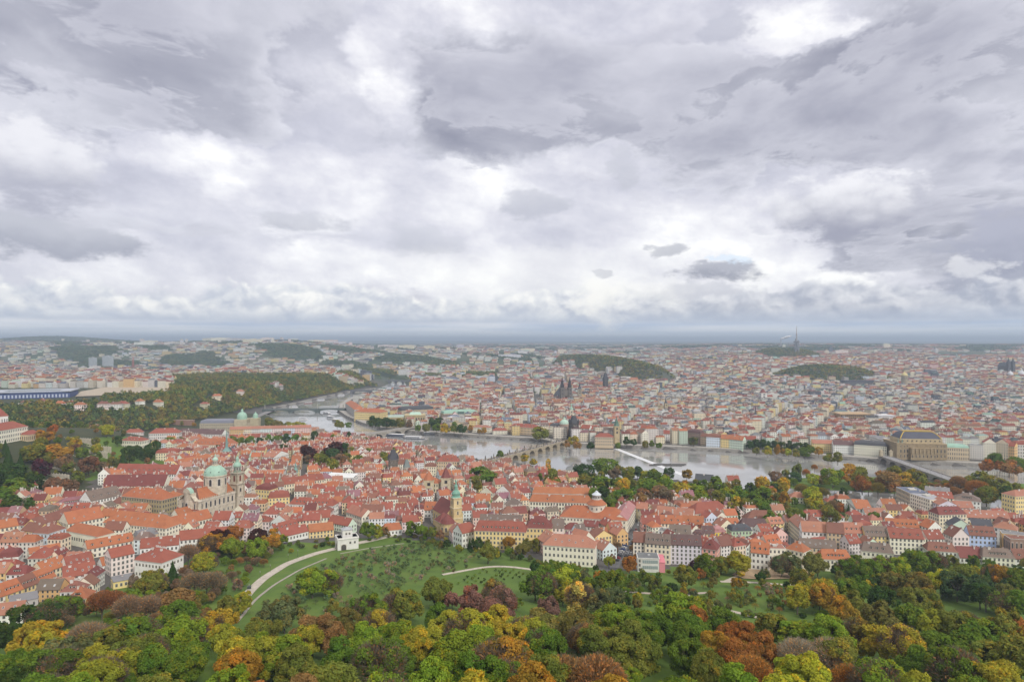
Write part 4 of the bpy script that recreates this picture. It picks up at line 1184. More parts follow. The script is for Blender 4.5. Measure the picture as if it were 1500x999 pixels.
def big_church():
    """the green-domed baroque church"""
    zb = 17.0
    A = at(279, 734.5, zb + 22); Bp = at(342, 718.5, zb + 22)
    yaw = math.atan2(Bp[1] - A[1], Bp[0] - A[0])
    L = math.hypot(Bp[0] - A[0], Bp[1] - A[1])
    W = 26.0
    n = (-math.sin(yaw), math.cos(yaw))
    cx, cy = (A[0] + Bp[0]) / 2 + n[0] * W / 2, (A[1] + Bp[1]) / 2 + n[1] * W / 2
    r = empty('domed_church', (cx + 3.0, cy + 6.0, zb), yaw)
    r.scale = (.87, .87, .90)
    FOOT.append((cx, cy, yaw, L + 26, W + 12))
    tag(r, 'great baroque church with green copper dome and slender bell tower', 'church')
    x = L / 2; y = W / 2
    b = MB()
    b.box(-x, x, -y, y, -6, 22, STL, STONE, top=False)
    b.box(-x - .4, x + .4, -y - .4, y + .4, 20.6, 21.3, (0.66, 0.6, 0.5), STONE)
    b.box(-x - .7, x + .7, -y - .7, y + .7, 21.3, 22.0, (0.66, 0.6, 0.5), STONE)
    b.box(-x - .3, x + .3, -y - .3, y + .3, 11.3, 12.0, (0.66, 0.6, 0.5), STONE)
    for k in range(9):     # pilasters
        u = -x + 1.2 + k * (L - 2.4) / 8
        b.box(u - .55, u + .55, -y - .35, -y, -2, 20.6, (0.66, 0.59, 0.47), STONE)
    part(b, 'wall', r)
    wm = arch_window(2.0, 6.0)
    for k in range(8):
        u = -x + 1.2 + (k + .5) * (L - 2.4) / 8
        put('window', wm, r, (u, -y, 16.4))
    wl = arch_window(1.3, 3.0)
    for k in range(8):
        u = -x + 1.2 + (k + .5) * (L - 2.4) / 8
        put('window', wl, r, (u, -y, 6.5))
    # parapet with little urns
    b = MB()
    b.box(-x, x, -y - .5, -y, 22, 23.2, (0.62, 0.56, 0.45), STONE)
    for k in range(18):
        u = -x + .6 + k * (L - 1.2) / 17
        b.lathe([(.35, 23.2), (.5, 23.8), (.2, 24.3), (.05, 24.9)], (0.45, 0.5, 0.42), STONE, 6, u, -y - .25)
    part(b, 'parapet', r)
    # roof: broad saddle, with a red brown hip above the facade
    b = MB()
    yy = y - .6
    b.face([(-x + 2, -yy, 22.2), (x, -yy, 22.2), (x, 0, 32.5), (-x + 9, 0, 32.5)], RC['orange'], ROOF)
    b.face([(x, yy, 22.2), (-x + 2, yy, 22.2), (-x + 9, 0, 32.5), (x, 0, 32.5)], RC['orange'], ROOF)
    b.face([(-x + 2, yy, 22.2), (-x + 2, -yy, 22.2), (-x + 9, 0, 32.5)], RC['red brown'], ROOF)
    b.face([(x, -yy, 22.2), (x, yy, 22.2), (x, 0, 32.5)], RC['orange'], ROOF)
    part(b, 'roof', r)
    # curved facade on the near end
    b = MB()
    fx = -x - 2.4
    ys = np.linspace(-y - 3, y + 3, 25)
    bulge = lambda t: 1.6 * math.cos(t / (y + 3) * math.pi * 1.5)
    for z0, z1, lim, cc in ((-6, 12, 1.0, STL), (12, 13, 1.04, (0.66, .6, .5)), (13, 21.5, .92, STL), (21.5, 22.6, .98, (0.66, .6, .5)), (22.6, 30, .42, STL)):
        for a, c in zip(ys[:-1], ys[1:]):
            a2, c2 = a * lim, c * lim
            b.face([(fx - bulge(a2) , c2, z0) if False else (fx - bulge(c2), c2, z0), (fx - bulge(a2), a2, z0), (fx - bulge(a2), a2, z1), (fx - bulge(c2), c2, z1)], cc, STONE)
            b.face([(fx - bulge(a2), a2, z1), (fx + 5, a2, z1), (fx + 5, c2, z1), (fx - bulge(c2), c2, z1)], cc, STONE)
        b.face([(fx - bulge(ys[0] * lim), ys[0] * lim, z0), (fx + 5, ys[0] * lim, z0), (fx + 5, ys[0] * lim, z1), (fx - bulge(ys[0] * lim), ys[0] * lim, z1)], cc, STONE)
        b.face([(fx + 5, ys[-1] * lim, z0), (fx - bulge(ys[-1] * lim), ys[-1] * lim, z0), (fx - bulge(ys[-1] * lim), ys[-1] * lim, z1), (fx + 5, ys[-1] * lim, z1)], cc, STONE)
    for k in range(10):
        t = math.pi * k / 10; t2 = math.pi * (k + 1) / 10
        yl = y * .42
        for o_, q in ((0, fx - 1.6),):
            b.face([(q, -yl * math.cos(t2), 30 + 5 * math.sin(t2)), (q, -yl * math.cos(t), 30 + 5 * math.sin(t)), (q + 5, -yl * math.cos(t), 30 + 5 * math.sin(t)), (q + 5, -yl * math.cos(t2), 30 + 5 * math.sin(t2))], CG, COPPER)
            b.face([(q, -yl * math.cos(t), 30 + 5 * math.sin(t)), (q, -yl * math.cos(t2), 30 + 5 * math.sin(t2)), (q, 0, 30)], STL, STONE)
    for sy in (-1, 1):
        b.slab([(fx - 1.2, sy * y * .42, 28), (fx - 1.2, sy * y * .9, 22.8), (fx + 4, sy * y * .9, 22.8), (fx + 4, sy * y * .42, 28)][::sy], .6, STL, STONE)
    part(b, 'facade', r)
    wf = arch_window(2.4, 7.0)
    for u, z, s in ((0, 15.5, 1.3), (-8.5, 16.5, .8), (8.5, 16.5, .8), (-8.5, 5, .8), (8.5, 5, .8), (0, 4.5, 1.0)):
        put('window', wf, r, (fx - bulge(u) - .05, u, z), -math.pi / 2, (s, 1, s))
    rr = MB()
    for a, c in zip(ys[:-1], ys[1:]):
        rr.face([(fx - bulge(a) - .7, a * 1.02, 12.8), (fx - bulge(c) - .7, c * 1.02, 12.8), (fx - bulge(c) + .4, c * 1.02, 14.1), (fx - bulge(a) + .4, a * 1.02, 14.1)][::-1], RC['red'], ROOF)
    part(rr, 'cornice_tiles', r)
    # drum and dome
    dxx = x - 16
    b = MB()
    b.lathe([(12.2, 22), (12.2, 31), (11.4, 31.2), (11.4, 41.3), (12.2, 41.6), (12.4, 42.6), (11.6, 43.0)], [STL, STL, (0.66, .6, .48), STL, STL, STL], STONE, 32)
    drum = part(b, 'drum', r, (dxx, 0, 0))
    for k in range(16):
        q = MB(); a = 2 * math.pi * (k + .5) / 16
    wd = arch_window(2.6, 7.0)
    place_on_drum(wd, drum, 8, 11.42, 36.0, math.pi / 8)
    pil = MB()
    pil.box(-.5, .5, -.5, 0, 31.2, 41.3, (0.68, 0.62, 0.52), STONE)
    pm = pil.mesh('pilaster')
    for k in range(16):
        a = 2 * math.pi * (k + .5) / 16 + .0
        for da in (-.0,):
            put('pilaster', pm, drum, (11.42 * math.sin(a), -11.42 * math.cos(a), 0), a)
    b = MB()
    prof = [(11.7 * math.cos(t), 43.0 + 10.2 * math.sin(t)) for t in np.linspace(0, math.pi / 2 * .80, 10)]
    b.lathe(prof, CG, COPPER, 32)
    for k in range(16):   # ribs
        a = 2 * math.pi * k / 16
        for (r0, z0), (r1, z1) in zip(prof[:-1], prof[1:]):
            b.tube((r0 * 1.005 * math.cos(a), r0 * 1.005 * math.sin(a), z0), (r1 * 1.005 * math.cos(a), r1 * 1.005 * math.sin(a), z1), .22, .2, CGL, COPPER, 4)
    dome = part(b, 'dome', r, (dxx, 0, 0))
    dd = MB()
    dd.lathe([(.9, 0), (.9, .6), (.7, 1.2), (.05, 1.6)], CGL, COPPER, 8)
    dd.box(-.5, .5, -1.1, -.5, .1, 1.0, BLK, PANE)
    dm = dd.mesh('dome_dormer')
    for k in range(8):
        a = 2 * math.pi * (k + .5) / 8
        put('dome_dormer', dm, dome, (10.2 * math.sin(a), -10.2 * math.cos(a), 46.6), a)
    b = MB()
    zt = prof[-1][1]
    b.lathe([(3.7, zt - .4), (3.7, zt + .8), (2.6, zt + .9), (2.6, zt + 5.6), (3.2, zt + 5.8)], STL, STONE, 12)
    b.lathe([(3.2, zt + 5.8), (3.0, zt + 7.0), (2.0, zt + 8.4), (.9, zt + 9.0), (.8, zt + 10.0), (1.0, zt + 10.4), (.5, zt + 11.4), (.12, zt + 13)], CGL, COPPER, 12)
    b.box(-.08, .08, -.08, .08, zt + 13, zt + 15.4, GLD, GOLD); b.box(-.7, .7, -.08, .08, zt + 14.3, zt + 14.5, GLD, GOLD)
    lan = part(b, 'lantern', r, (dxx, 0, 0))
    place_on_drum(arch_window(.9, 3.2), lan, 8, 2.45, zt + 3.2)
    # bell tower
    tx, ty = x + 6.5, -y + 3.5
    b = MB()
    h = 5.0
    for z0, z1, q in ((-4, 16, h), (16, 17, h + .6), (17, 29.5, h - .2), (29.5, 30.6, h + .8), (30.6, 41.5, h - .7), (41.5, 42.6, h + .7)):
        b.box(-q, q, -q, q, z0, z1, STL if z1 - z0 > 2 else (0.58, .52, .42), STONE)
    for sx in (-1, 1):
        for sy in (-1, 1):
            for z0, z1, q in ((17, 29.5, h), (30.6, 41.5, h - .5)):
                b.box(sx * q - .7, sx * q + .7, sy * q - .7, sy * q + .7, z0, z1, (0.45, 0.39, 0.29), STONE)
    tower = part(b, 'bell_tower', r, (tx, ty, 0))
    wt = arch_window(2.6, 6.6, (0.20, 0.07, 0.05), (0.60, .53, .42)); wt2 = arch_window(2.2, 4.0, BLK, (0.60, .53, .42))
    for a in range(4):
        an = a * math.pi / 2
        for q, z, me in ((h - .7, 36.2, wt), (h - .2, 23.5, wt2), (h, 9.5, wt2)):
            put('window', me, tower, (q * math.sin(an) * 1.003, -q * math.cos(an) * 1.003, z), an)
    b = MB()
    b.lathe([(4.6, 42.6), (4.6, 43.8), (3.7, 44.0), (3.7, 48.6), (4.5, 48.9)], (0.30, 0.36, 0.28), STONE, 12)
    b.lathe([(4.5, 48.9), (4.3, 50.4), (3.2, 52.6), (2.0, 53.4), (1.8, 54.0), (1.7, 56.6), (2.1, 56.9), (1.6, 58.2), (.7, 59.2), (.35, 60.6), (.1, 63)], CG, COPPER, 12)
    b.lathe([(.5, 60.9), (.05, 61.6)], GLD, GOLD, 8)
    cap = part(b, 'belfry_cap', r, (tx, ty, 0))
    place_on_drum(arch_window(1.4, 3.4), cap, 8, 3.62, 46.3)
    urn = MB()
    urn.lathe([(.5, 42.6), (.5, 44.2), (.75, 44.8), (.3, 45.6), (.06, 46.6)], (0.40, .36, .28), STONE, 8)
    um = urn.mesh('urn')
    for sx in (-1, 1):
        for sy in (-1, 1):
            put('urn', um, tower, (sx * 4.6, sy * 4.6, 0))
big_church()

def yellow_church():
    """the towered church at the foot of the orchard"""
    zb = gz(*at(668, 780, 7))
    x0, y0 = at(668, 777, zb)
    yaw = R(28)
    c, s = math.cos(yaw), math.sin(yaw)
    YC = (0.68, 0.53, 0.27)
    r = empty('towered_church', (x0, y0, zb), yaw)
    FOOT.append((x0, y0 + 6, yaw, 40, 46))
    tag(r, 'yellow church with green onion-topped tower and rounded red apse beside the orchard', 'church')
    b = MB()
    b.box(-4.2, 4.2, -4.2, 4.2, -5, 22, YC, STONE)
    for z in (12.0, 21.6, 30.8):
        b.box(-4.6, 4.6, -4.6, 4.6, z, z + .8, (0.74, .64, .44), STONE)
    b.box(-4.0, 4.0, -4.0, 4.0, 22, 31, (0.74, .60, .34), STONE)
    tw = part(b, 'tower', r)
    wa = arch_window(1.3, 3.2, BLK, (0.76, .68, .52))
    for a in range(4):
        an = a * math.pi / 2
        for q, z in ((4.2, 17.5), (4.0, 27), (4.2, 7)):
            put('window', wa, tw, (q * math.sin(an) * 1.003, -q * math.cos(an) * 1.003, z), an)
    b = MB()
    b.lathe([(4.7, 31.6), (3.6, 33.0), (3.9, 34.0), (4.0, 35.5), (3.0, 37.3), (1.7, 38.2), (1.5, 41.0), (1.9, 41.4), (1.4, 42.6), (.8, 43.4), (.7, 45.5), (.9, 45.9), (.3, 47.2), (.1, 50.5)], (0.20, .40, .31), COPPER, 12)
    b.lathe([(.35, 48.4), (.05, 49.2)], GLD, GOLD, 6)
    part(b, 'tower_cap', r)
    # nave behind, running away; apse towards the viewer on the hill side
    b = MB()
    b.box(-9, 9, 4, 36, -5, 14, YC, STONE, top=False)
    b.face([(9, 4, 14), (-9, 4, 14), (0, 4, 25)][::-1], YC, STONE); b.face([(9, 36, 14), (-9, 36, 14), (0, 36, 25)], YC, STONE)
    nv = part(b, 'nave', r)
    for k in range(5):
        for sx in (-1, 1):
            put('window', arch_window(1.8, 4.6), nv, (sx * 9, 8 + k * 6, 8), sx * math.pi / 2)
    b = MB()
    roof_geom(b.at(0, 20, 0, math.pi / 2), 32, 18, 14, 'gable', 11, RC['deep red'])
    part(b, 'roof', r)
    b = MB()
    b.box(-18, -6, -5, 6, -5, 11, YC, STONE, top=False)
    b.lathe([(6.5, -5), (6.5, 9.6), (6.9, 9.8), (6.9, 10.6)], YC, STONE, 18, -11, -6)
    ap = part(b, 'apse', r)
    for k in range(-2, 3):
        a = k * .62
        put('window', wa, ap, (-11 + 6.52 * math.sin(a), -6 - 6.52 * math.cos(a), 5.4), a, (1.2, 1, 1.2))
    b = MB()
    b.lathe([(7.2, 10.5), (5.2, 13.6), (2.4, 16.4), (.2, 18.6)], RC['deep red'], ROOF, 18, -11, -6)
    roof_geom(b.at(-12, 1.5), 13, 12, 11, 'hip', 7, RC['deep red'])
    part(b, 'apse_roof', r)
yellow_church()

def gatehouse():
    x0, y0, z0 = on_ground(508, 803)
    r = empty('gatehouse', (x0, y0, z0), R(24))
    r.scale = (1.16, 1.16, .92)
    FOOT.append((x0, y0 + 3, R(24), 24, 18))
    tag(r, 'white garden gatehouse with arched loggia and small lookout turret on the road', 'gatehouse')
    Wt = (0.80, 0.78, 0.74)
    b = MB()
    b.box(-7.5, 7.5, -5.5, 5.5, -5, 11.0, Wt, PLAIN, top=True)
    b.box(-7.9, 7.9, -5.9, 5.9, 10.4, 11.0, (0.72, 0.70, 0.66), PLAIN)
    b.box(-7.7, -7.2, -5.7, 5.7, 11.0, 12.0, Wt, PLAIN); b.box(7.2, 7.7, -5.7, 5.7, 11.0, 12.0, Wt, PLAIN)
    b.box(-7.2, 7.2, -5.7, -5.2, 11.0, 12.0, Wt, PLAIN); b.box(-7.2, 7.2, 5.2, 5.7, 11.0, 12.0, Wt, PLAIN)
    b.box(-3.6, 3.6, -3, 4, 11.0, 17.5, Wt, PLAIN)
    b.box(-2.7, 2.7, -2.2, 3.2, 17.5, 18.0, (0.70, .68, .64), PLAIN)
    part(b, 'wall', r)
    b = MB()
    b.face([(-4, -3.4, 18), (4, -3.4, 18), (0, .5, 20.2)], (0.40, 0.42, 0.43), ROOF); b.face([(4, -3.4, 18), (4, 4.4, 18), (0, .5, 20.2)], (0.40, 0.42, 0.43), ROOF)
    b.face([(4, 4.4, 18), (-4, 4.4, 18), (0, .5, 20.2)], (0.40, 0.42, 0.43), ROOF); b.face([(-4, 4.4, 18), (-4, -3.4, 18), (0, .5, 20.2)], (0.40, 0.42, 0.43), ROOF)
    b.face([(-4, -3.4, 18), (-4, 4.4, 18), (4, 4.4, 18), (4, -3.4, 18)], (0.6, .58, .55), PLAIN)
    part(b, 'turret_roof', r)
    wa = arch_window(3.6, 5.2, (0.10, 0.09, 0.085), (0.70, .66, .58))
    put('loggia_arch', wa, r, (-7.5, 0, 3.4), -math.pi / 2)
    put('loggia_arch', wa, r, (-3.2, -5.5, 3.4), 0)
    for u in (1.5, 4.8): put('window', WIN[0], r, (u, -5.5, 7.0), 0)
    for u in (-.9, 1.4): put('window', WIN[1], r, (u, -3.02, 14.6), 0)
    for v in (-2.8, 0, 2.8): put('window', WIN[0], r, (7.5, v, 7.6), math.pi / 2)
    put('window', WIN[1], r, (-3.62, .5, 14.6), -math.pi / 2)
gatehouse()

def rotunda_palace():
    o = B('orange roofed palace carrying a white round tower with glazed lantern', 820, 756.5, 917.5, 762.5, 13, 24, 'hip', 9, 'pale cream', 'orange', 3, ch=1, sk=4, cat='palace', name='palace', ws=1)
    W_ = (0.74, .68, .56)
    b = MB()
    b.lathe([(8.6, 10), (8.6, 23.2), (9.0, 23.4), (9.0, 24.2)], W_, PLAIN, 28)
    dr = part(b, 'rotunda', o, (2, 2, 0))
    place_on_drum(WIN[0], dr, 12, 8.62, 20.6, .13)
    b = MB()
    b.lathe([(9.5, 24.0), (4.6, 28.2)], RC['orange'], ROOF, 28)
    part(b, 'rotunda_roof', o, (2, 2, 0))
    b = MB()
    b.lathe([(4.5, 28.0), (4.5, 28.9), (4.1, 28.9), (4.1, 32.4), (4.6, 32.6)], (0.62, .60, .55), PLAIN, 12)
    b.lathe([(4.7, 32.6), (1.4, 35.0), (1.2, 35.8), (.1, 36.3)], (0.62, .68, .72), COPPER, 12)
    la = part(b, 'lantern', o, (2, 2, 0))
    place_on_drum(WIN[0], la, 12, 4.05, 30.7)
rotunda_palace()

def modern_block():
    x0, y0, z0 = on_ground(952, 838)
    r = empty('modern_house', (x0, y0, z0), R(-6))
    FOOT.append((x0, y0 + 6, R(-6), 22, 16))
    tag(r, 'white flat-roofed modern house with long glass front and pink annex at the park', 'modern house')
    b = MB()
    Wm = (0.74, .73, .69)
    b.box(-8.5, 6.5, 0, 13, -4, 9.6, Wm, PLAIN, top=True)
    part(b, 'wall', r)
    b = MB()
    b.box(-8.8, 6.8, -.3, 13.3, 9.6, 10.1, Wm, PLAIN); b.box(-8.3, 6.3, .2, 12.8, 10.1, 10.2, (0.17, .18, .18), ROOF)
    b.box(-1, .6, 5, 6.4, 10.2, 11.0, (.5, .5, .5), PLAIN)
    part(b, 'roof', r)
    for z, hh in ((2.4, 2.2), (6.4, 2.2)):
        b = MB()
        b.box(-5.2, 5.6, -.12, 0, z, z + hh, (0.30, .36, .37), PANE)
        for k in range(9): b.box(-5.2 + k * 1.35 - .06, -5.2 + k * 1.35 + .06, -.2, -.12, z, z + hh, Wm, PLAIN)
        part(b, 'glass_front', r)
    for z in (1.8, 5.0, 8.0):
        put('window', WIN[0], r, (-7.2, 0, z), 0)
    b = MB()
    b.box(6.8, 10.8, 1, 14, -4, 7.0, (0.80, .30, .34), PLAIN); b.slab([(6.5, .7, 7.1), (11, .7, 7.1), (11, 14.3, 8.8), (6.5, 14.3, 8.8)], .3, (0.68, .22, .26), ROOF)
    part(b, 'annex', r)
modern_block()

def bridge_deck(name, label, pts, z, width, arches, col, pier_w=5, rise=7.0, rail=1.0, thick=1.6, stone=True, deckcol=(0.30, .29, .28)):
    """pts: two ends in the photo at deck height z; arches counts the openings"""
    (xa, ya), (xb, yb) = at(pts[0][0], pts[0][1], z), at(pts[1][0], pts[1][1], z)
    L = math.hypot(xb - xa, yb - ya); yaw = math.atan2(yb - ya, xb - xa)
    r = empty(name, ((xa + xb) / 2, (ya + yb) / 2, 0), yaw)
    tag(r, label, 'bridge')
    w = width / 2
    mt = STONE if stone else PLAIN
    b = MB()
    span = L / arches
    N = 14
    for k in range(arches):
        u0 = -L / 2 + k * span + pier_w / 2; u1 = u0 + span - pier_w
        for i in range(N):
            a, c = u0 + (u1 - u0) * i / N, u0 + (u1 - u0) * (i + 1) / N
            fa = z - thick - rise * (1 - math.sqrt(max(0, 1 - ((a - u0) / (u1 - u0) * 2 - 1) ** 2)))
            fc = z - thick - rise * (1 - math.sqrt(max(0, 1 - ((c - u0) / (u1 - u0) * 2 - 1) ** 2)))
            for sy in (-1, 1):
                q = [(a, sy * w, fa), (c, sy * w, fc), (c, sy * w, z), (a, sy * w, z)]
                b.face(q if sy < 0 else q[::-1], col, mt)
            b.face([(a, w, fa), (c, w, fc), (c, -w, fc), (a, -w, fa)], tuple(x * .8 for x in col), mt)
    part(b, 'arch', r)
    for k in range(arches + 1):
        u = -L / 2 + k * span
        p = MB()
        e = 3.5 if stone else 1.5
        zt = z if k not in (0, arches) else z
        p.box(u - pier_w / 2, u + pier_w / 2, -w, w, -3, zt - .02, col, mt, top=False)
        p.face([(u - pier_w / 2, -w, -3), (u, -w - e, -3), (u, -w - e, z * .55), (u - pier_w / 2, -w, z * .55)], col, mt)
        p.face([(u, -w - e, -3), (u + pier_w / 2, -w, -3), (u + pier_w / 2, -w, z * .55), (u, -w - e, z * .55)], col, mt)
        p.face([(u - pier_w / 2, -w, z * .55), (u, -w - e, z * .55), (u + pier_w / 2, -w, z * .55), (u, -w, z * .75)], col, mt)
        part(p, 'pier', r)
    d = MB()
    d.box(-L / 2 - 4, L / 2 + 4, -w, w, z, z + .12, deckcol, mt, top=True)
    part(d, 'deck', r)
    for sy in (-1, 1):
        p = MB()
        p.box(-L / 2 - 4, L / 2 + 4, sy * w - .3, sy * w + .3, z + .12, z + .12 + rail, tuple(min(1, x * 1.15) for x in col), mt)
        part(p, 'parapet', r)
    return r, L, w, z

def statue_mesh():
    b = MB()
    b.box(-.9, .9, -.7, .7, 0, 2.0, (0.30, .26, .20), STONE)
    b.lathe([(.75, 2.0), (.6, 2.8), (.75, 3.9), (.45, 4.6), (.2, 4.8), (.32, 5.2), (.1, 5.6)], (0.10, .095, .085), STONE, 7)
    b.tube((.4, 0, 4.2), (1.0, -.2, 4.9), .16, .1, (0.10, .095, .085), STONE, 5)
    return b.mesh('statue')

def lamp_mesh(h, col=(0.06, .07, .065), double=False):
    b = MB()
    b.lathe([(.22, 0), (.22, .5), (.09, .7), (.07, h * .9)], col, PLAIN, 6)
    b.lathe([(.1, h * .9), (.28, h * .94), (.22, h), (.05, h * 1.04)], (0.35, .33, .28), PLAIN, 6)
    return b.mesh('street_lamp')
LAMP = lamp_mesh(6.0)

def bridges():
    r, L, w, z = bridge_deck('stone_bridge', 'old stone arch bridge lined with statues and crowded with people', [(655, 690), (824, 645.5)], 11.0, 10.5, 13, (0.40, 0.34, 0.245), 7.5, 6.5)
    sm = statue_mesh()
    rng = random.Random(5)
    for k in range(15):
        for sy in (-1, 1):
            o = put('statue', sm, r, (-L / 2 + 10 + k * (L - 20) / 14, sy * w, z + 1.0))
            o.scale = (1, 1, rng.uniform(.85, 1.15))
    # the throng on its deck
    b = MB()
    cols = [(0.05, .05, .07), (0.25, .06, .05), (0.5, .5, .5), (0.07, .1, .2), (0.3, .24, .16), (0.1, .1, .1)]
    for _ in range(420):
        u, v = rng.uniform(-L / 2, L / 2), rng.uniform(-w + .8, w - .8)
        c = rng.choice(cols)
        b.at(u, v, z + .12)
        b.lathe([(.22, 0), (.30, .85), (.34, 1.35), (.14, 1.5), (.16, 1.65), (.05, 1.8)], [c, c, c, (0.4, .26, .2), (0.12, .08, .05)], PLAIN, 5)
    cr = b.build('crowd')
    cr.location = r.location; cr.rotation_euler = r.rotation_euler
    tag(cr, 'crowd of people in dark coats walking on the old stone bridge', 'crowd', kind='stuff')
    r2, *_ = bridge_deck('road_bridge', 'low pale road bridge with wide arches at the river bend', [(497, 642.5), (612, 624)], 9.0, 15, 4, (0.36, .33, .28), 8, 6.0, thick=1.6)
    r3, L3, w3, z3 = bridge_deck('iron_bridge', 'slender grey green iron arch bridge below the wooded plateau', [(388, 599.5), (503, 598.5)], 9.5, 15, 3, (0.10, .125, .12), 11, 6.0, thick=1.8, stone=False)
    for k in range(4):
        b = MB()
        u = -L3 / 2 + k * L3 / 3
        b.lathe([(1.2, z3), (1.0, z3 + 9), (1.4, z3 + 9.5), (.6, z3 + 11), (.2, z3 + 14)], (0.36, .36, .30), STONE, 8, u, 0)
        part(b, 'column', r3)
    bridge_deck('far_bridge', 'distant grey three-arch bridge beyond the river bend', [(516, 571.3), (590, 571.8)], 12.0, 20, 3, (0.15, .155, .17), 8, 8.0, thick=2.5)
    bridge_deck('rail_viaduct', 'farthest grey viaduct across the upper river', [(560, 557.2), (600, 557.2)], 14.0, 16, 4, (0.14, .145, .16), 6, 9.0, thick=3.0)
    r4, L4, w4, z4 = bridge_deck('tram_bridge', 'granite tram bridge leading over the island to the golden-roofed theatre', [(1296, 668), (1432, 716)], 11.0, 16, 8, (0.30, .27, .24), 6, 5.5, thick=1.5, deckcol=(0.34, .335, .34))
    for k in range(9):
        for sy in (-1, 1):
            put('bridge_lamp', LAMP, r4, (-L4 / 2 + 8 + k * (L4 - 16) / 8, sy * (w4 - .5), z4 + .1))
    b = MB()
    for sy in (-2.6, 2.6):
        for k in (-.75, .75):
            b.box(-L4 / 2, L4 / 2, sy + k - .08, sy + k + .08, z4 + .12, z4 + .16, (0.12, .12, .13), PLAIN)
    part(b, 'tram_rail', r4)
    for sy in (-1, 1):
        p = MB()
        p.box(-2.2, 2.2, -2.2, 2.2, 0, 7.5, (0.50, .43, .30), STONE)
        p.box(-2.6, 2.6, -2.6, 2.6, 7.5, 8.2, (0.55, .48, .36), STONE)
        p.lathe([(2.0, 8.2), (1.4, 9.6), (.2, 10.4)], (0.48, .40, .28), STONE, 8)
        part(p, 'toll_house', r4, (-L4 / 2 + 4, sy * (w4 - 1.0), z4))
bridges()

def gothic_tower(name, label, px, py, z0, half, body, roof, col=(0.075, .07, .068), rcol=(0.055, .06, .07), yaw=0.3, cat='tower', turrets=True):
    r = root_at(name, px, py, z0, label, cat, yaw)
    b = MB()
    b.box(-half, half, -half, half, -3, body, col, STONE)
    for z in (body * .45, body * .72, body - .8):
        b.box(-half - .35, half + .35, -half - .35, half + .35, z, z + .8, tuple(c * 1.5 for c in col), STONE)
    w = part(b, 'wall', r)
    for a in range(4):
        an = a * math.pi / 2
        for z, s in ((body * .58, 1.0), (body * .85, .9)):
            for u in (-half * .4, half * .4):
                x, y = u, -half
                put('window', WIN[2], w, (x * math.cos(an) - y * math.sin(an), x * math.sin(an) + y * math.cos(an), z), an, s)
        put('gate_arch', arch_window(half * 1.0, body * .3, (0.03, .03, .03), tuple(c * 1.3 for c in col)), w, (half * math.sin(an), -half * math.cos(an), body * .15), an)
    b = MB()
    b.lathe([(half + .5, body), (half * .75, body + roof * .45), (half * .42, body + roof)], rcol, ROOF, square=True)
    ridge = half * .42
    for u in (-ridge * .7, ridge * .7):
        b.lathe([(.3, body + roof), (.05, body + roof + 2.4)], GLD, GOLD, 6, u, 0)
    ro = part(b, 'roof', r)
    if turrets:
        t = MB()
        t.lathe([(half * .22, body - 2), (half * .22, body + 2.2)], col, STONE, 8)
        t.lathe([(half * .28, body + 2.2), (.1, body + 8.5)], rcol, ROOF, 8)
        tm = t.mesh('turret')
        for sx in (-1, 1):
            for sy in (-1, 1):
                put('turret', tm, ro, (sx * half * .95, sy * half * .95, 0))
    return r
gothic_tower('bridge_tower', 'blackened gothic bridge tower with steep roof at the far bridge end', 840.5, 641, 9, 6.6, 27, 13)
gothic_tower('bridge_tower', 'dark gothic gate tower with steep slate roof above the near bridge end', 576, 697, 6, 5.6, 22, 13, (0.17, .15, .125), (0.07, .075, .09))
FOOT.append((*at(576, 697, 6), 0.3, 13, 13))
gothic_tower('gate_turret', 'short squat tower with grey green wedge roof beside the dark gate tower', 596, 697, 6, 4.0, 12, 10, (0.42, .38, .32), (0.20, .24, .23), turrets=False)
FOOT.append((*at(596, 697, 6), 0.3, 10, 10))

def twin_spires():
    r = root_at('twin_spire_church', 829, 592, 8, 'dark gothic church with two bristling black spires beyond the old bridge', 'church', 0.25)
    b = MB()
    b.box(-17, 17, 4, 60, -3, 22, (0.36, .33, .28), STONE, top=False)
    part(b, 'nave', r)
    b = MB(); roof_geom(b.at(0, 32, 0, math.pi / 2), 56, 34, 22, 'gable', 20, RC['slate']); part(b, 'roof', r)
    for sx in (-1, 1):
        b = MB()
        b.box(sx * 11 - 5.5, sx * 11 + 5.5, -5.5, 5.5, -3, 46, (0.17, .155, .14), STONE)
        b.box(sx * 11 - 6, sx * 11 + 6, -6, 6, 44.5, 46.5, (0.22, .2, .18), STONE)
        for z in (18, 30, 40):
            b.box(sx * 11 - 1.4, sx * 11 + 1.4, -5.65, -5.5, z - 3, z + 2, BLK, PANE)
        t = part(b, 'tower', r)
        b = MB()
        b.lathe([(5.2, 46.5), (3.2, 58), (2.4, 64), (.15, 78)], (0.04, .042, .05), ROOF, 8, sx * 11, 0)
        for k in range(4):
            a = math.pi / 4 + k * math.pi / 2
            b.lathe([(1.3, 46), (1.3, 50), (.05, 59)], (0.04, .042, .05), ROOF, 6, sx * 11 + 5 * math.cos(a), 5 * math.sin(a))
            a += math.pi / 4
            b.lathe([(.9, 57), (.9, 59.5), (.05, 66)], (0.04, .042, .05), ROOF, 6, sx * 11 + 3 * math.cos(a), 3 * math.sin(a))
        part(b, 'spire', r)
    b = MB(); b.box(-6, 6, -3, 4, 22, 36, (0.2, .18, .16), STONE); b.face([(-6, -3, 36), (6, -3, 36), (0, -3, 46)], (0.2, .18, .16), STONE); part(b, 'gable', r)
twin_spires()

